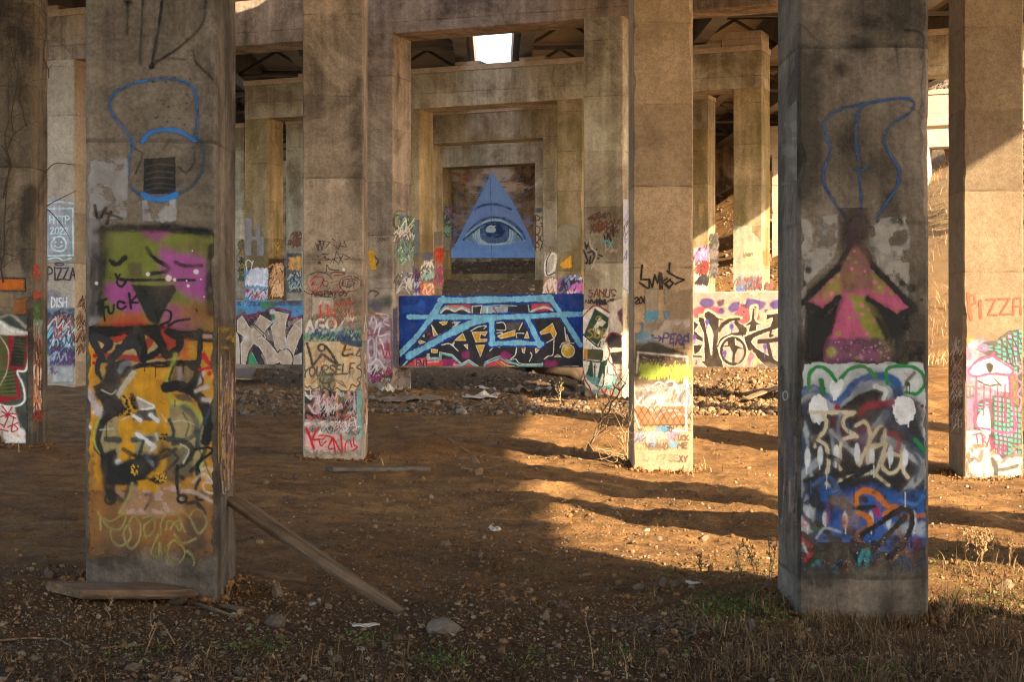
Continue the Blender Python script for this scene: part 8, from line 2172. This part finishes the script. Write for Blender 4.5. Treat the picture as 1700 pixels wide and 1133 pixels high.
# vines hanging on the dark pillar at the left edge
rv = random.Random(12)
def vine(px0, py0, px1, py1, Y, seed, label, rad=.012, n=14, tw=9):
    r = random.Random(seed); pts = []
    for t in np.linspace(0, 1, n):
        p = wp(px0 + (px1 - px0) * t + r.uniform(-5, 5), py0 + (py1 - py0) * t, Y - r.uniform(0, .05)); pts.append(Vector(p))
    parts = [tube(pts, list(np.linspace(rad * .5, rad, n)), 5)]
    for k in range(tw):
        p = pts[r.randint(1, n - 2)]
        d = Vector((r.uniform(-.5, .5), r.uniform(-.15, 0), r.uniform(-.4, .3)))
        parts.append(tube([p, p + d * .5 + Vector((0, -.02, .05)), p + d], [rad * .5, rad * .35, rad * .2], 4))
    v, f = join(parts)
    tag(link_mesh('bare_vine', v, f, M['bark'], smooth=True, rgba=const_rgba(len(v), (.085, .06, .042), .25)), label, 'vine', 'bare vines on the left edge pillar', 'thing')
vine(38, -20, 10, 330, 26.46, 1, 'bare vine crossing the upper face of the left edge pillar', .012)
vine(4, 10, 44, 210, 26.45, 2, 'short bare vine near the top of the left edge pillar', .010)
vine(16, 150, 2, 470, 26.46, 3, 'bare vine down the left edge pillar to the orange bar', .014)
vine(70, -10, 78, 130, 26.9, 4, 'thin twigs beside the top of the left edge pillar', .008, 10, 14)
def arch(pxy, Y, label, seed):
    pts = [Vector(wp(x, y, Y)) for x, y in pxy]
    q = smooth_line([tuple(p) for p in pts], True)
    parts = [tube([tuple(p) for p in q], list(np.linspace(.012, .004, len(q))), 5)]
    v, f = join(parts)
    tag(link_mesh('bare_vine', v, f, M['bark'], smooth=True, rgba=const_rgba(len(v), (.10, .07, .05), .2)), label, 'vine', 'bare vines on the left edge pillar', 'thing')
arch([(66, 380), (76, 345), (100, 330), (128, 316)], 27.4, 'upper thin vine arching from the left edge pillar across the pale column', 1)
arch([(68, 340), (84, 352), (104, 376), (118, 400)], 27.4, 'lower thin vine drooping across the pale column', 2)
arch([(66, 300), (90, 272), (124, 274)], 27.4, 'highest thin vine reaching across the pale column', 3)

# ------------------------------------------------------------------ beyond the viaduct
def house(x, y, w, d, h, label):
    z = float(height(x, y, False)) - .3
    o = bpy.data.objects.new('white_house', None); COL.objects.link(o); o.location = (x, y, z)
    tag(o, label, 'house', kind='thing')
    org = (x, y, z)
    link_mesh('wall', *frame_box(np.array([x, y, z]), EX, EY, EZ, (-w / 2, w / 2), (-d / 2, d / 2), (0, h), .02), M['white'], o, org)
    hw = w / 2 + .4; hd = d / 2 + .4
    rv_ = [(-hw, -hd, h), (hw, -hd, h), (hw, hd, h), (-hw, hd, h), (-hw, 0, h + 2.4), (hw, 0, h + 2.4)]
    link_mesh('roof', [(a + x, b + y, c_ + z + .003) for a, b, c_ in rv_], [[0, 1, 5, 4], [2, 3, 4, 5], [0, 4, 3], [1, 2, 5], [3, 2, 1, 0]], M['roofm'], o, org)
    for k in (-.3, 0, .3):
        for zz in (1.2, 4.0):
            if zz + 1.3 > h: continue
            wn_ = link_mesh('window', *frame_box(np.array([x + k * w, y - d / 2, z]), EX, EY, EZ, (-.55, .55), (-.05, .02), (zz, zz + 1.3), .01), M['white'], o, org)
            pn = link_mesh('pane', *frame_box(np.array([x + k * w, y - d / 2, z]), EX, EY, EZ, (-.45, .45), (-.056, -.051), (zz + .1, zz + 1.2), 0), M['glass'], None, org)
            pn.location = (0, 0, 0); pn.parent = wn_
house(-42.5, 170, 11, 9, 6.2, 'white house far off in the slit beside the left edge pillar')

def brush_tree(x, y, h, seed, label, group, crown=(.20, .13, .07), green=False):
    r = random.Random(seed)
    z = float(height(x, y, False))
    parts = []; tips = []
    def grow(p, d, L, rad, lev):
        n = 4; pts = [p]
        for i in range(n):
            d2 = (d + Vector((r.uniform(-.22, .22), r.uniform(-.22, .22), r.uniform(-.05, .15)))).normalized()
            p = p + d2 * L / n; pts.append(p); d = d2
        parts.append(tube(pts, list(np.linspace(rad, rad * .55, n + 1)), 5))
        if lev == 0: tips.append((pts[-1], d)); tips.append((pts[2], d)); return
        for k in range(r.randint(3, 4)):
            q = pts[r.randint(2, n)]
            dd = (d + Vector((r.uniform(-1, 1), r.uniform(-1, 1), r.uniform(-.1, .7)))).normalized()
            grow(q, dd, L * r.uniform(.55, .75), rad * .5, lev - 1)
    root = bpy.data.objects.new('bare_tree', None); COL.objects.link(root); root.location = (x, y, z)
    tag(root, label, 'tree', group, 'thing')
    grow(Vector((0, 0, -.3)), Vector((0, 0, 1)), h * .45, h * .022, 3)
    v, f = join(parts)
    link_mesh('trunk', v, f, M['bark'], root, rgba=const_rgba(len(v), (.16, .115, .08), .2))
    P = []; rr = np.random.default_rng(seed)
    for q, d in tips:
        for k in range(9):
            P.append((q.x + r.gauss(0, .35), q.y + r.gauss(0, .35), q.z + r.gauss(0, .3)))
    P = np.array(P)
    cr = leaves('tmp', P, rr.uniform(.05, .13, len(P)), [crown, tuple(.7 * np.array(crown)), tuple(1.3 * np.array(crown))], seed, None, M['leafy'], 1.2)
    for kk in ('category', 'kind'): del cr[kk]
    cr.name = 'crown'; cr.parent = root
TG = 'bare trees on the hillside right of the viaduct'
for i, (x, y, h, lb) in enumerate(((19.5, 76, 6, 'nearest brown bare tree in the slit right of the big arrow pillar'), (22.5, 84, 7, 'taller bare tree higher on the sunny hillside at right'), (24.5, 92, 8, 'bare tree near the hilltop at right'), (20.8, 68, 4, 'small bare tree low on the sunny hillside at right'), (26.5, 88, 8, 'bare tree at the hill crest beside the tallest one'))):
    brush_tree(x, y, h, 200 + i, lb, TG)
for i, (x, y, h, lb) in enumerate(((-26.5, 105, 5, 'brown bare tree in the slit beside the left edge pillar'), (-29.5, 118, 6, 'bare tree below the white house at the far left'), (-24.5, 98, 4, 'small brown bare tree low in the left slit'))):
    brush_tree(x, y, h, 300 + i, lb, 'bare trees beyond the left side', (.26, .17, .085))
# brushy dry grass on the hillside
rh = np.random.default_rng(95)
xx = rh.uniform(13, 30, 40000); yy = rh.uniform(50, 100, 40000)
P = np.stack([xx, yy, height(xx, yy)], -1)
k = (rh.uniform(0, 1, len(P)) < ss(12, 17, xx + (yy - 60) * .2) * np.clip(fbm(xx * .5, yy * .5, 96, 3) * 2 - .5, 0, 1))
blades('hillside_brush', P[k], rh.uniform(.12, .5, k.sum()), [(.34, .22, .11), (.26, .16, .08), (.44, .31, .17)], 97, 'dry brown brush covering the sunny hillside at right', M['leafy'], 1.0, .007)
xx = rh.uniform(-46, -20, 8000); yy = rh.uniform(84, 140, 8000)
P = np.stack([xx, yy, height(xx, yy)], -1)
blades('far_brush', P, rh.uniform(.4, 1.4, len(P)), [(.34, .22, .11), (.26, .17, .08), (.42, .30, .16)], 98, 'dry brown brush on the slope seen beside the left edge pillar', M['leafy'], .7, .02)
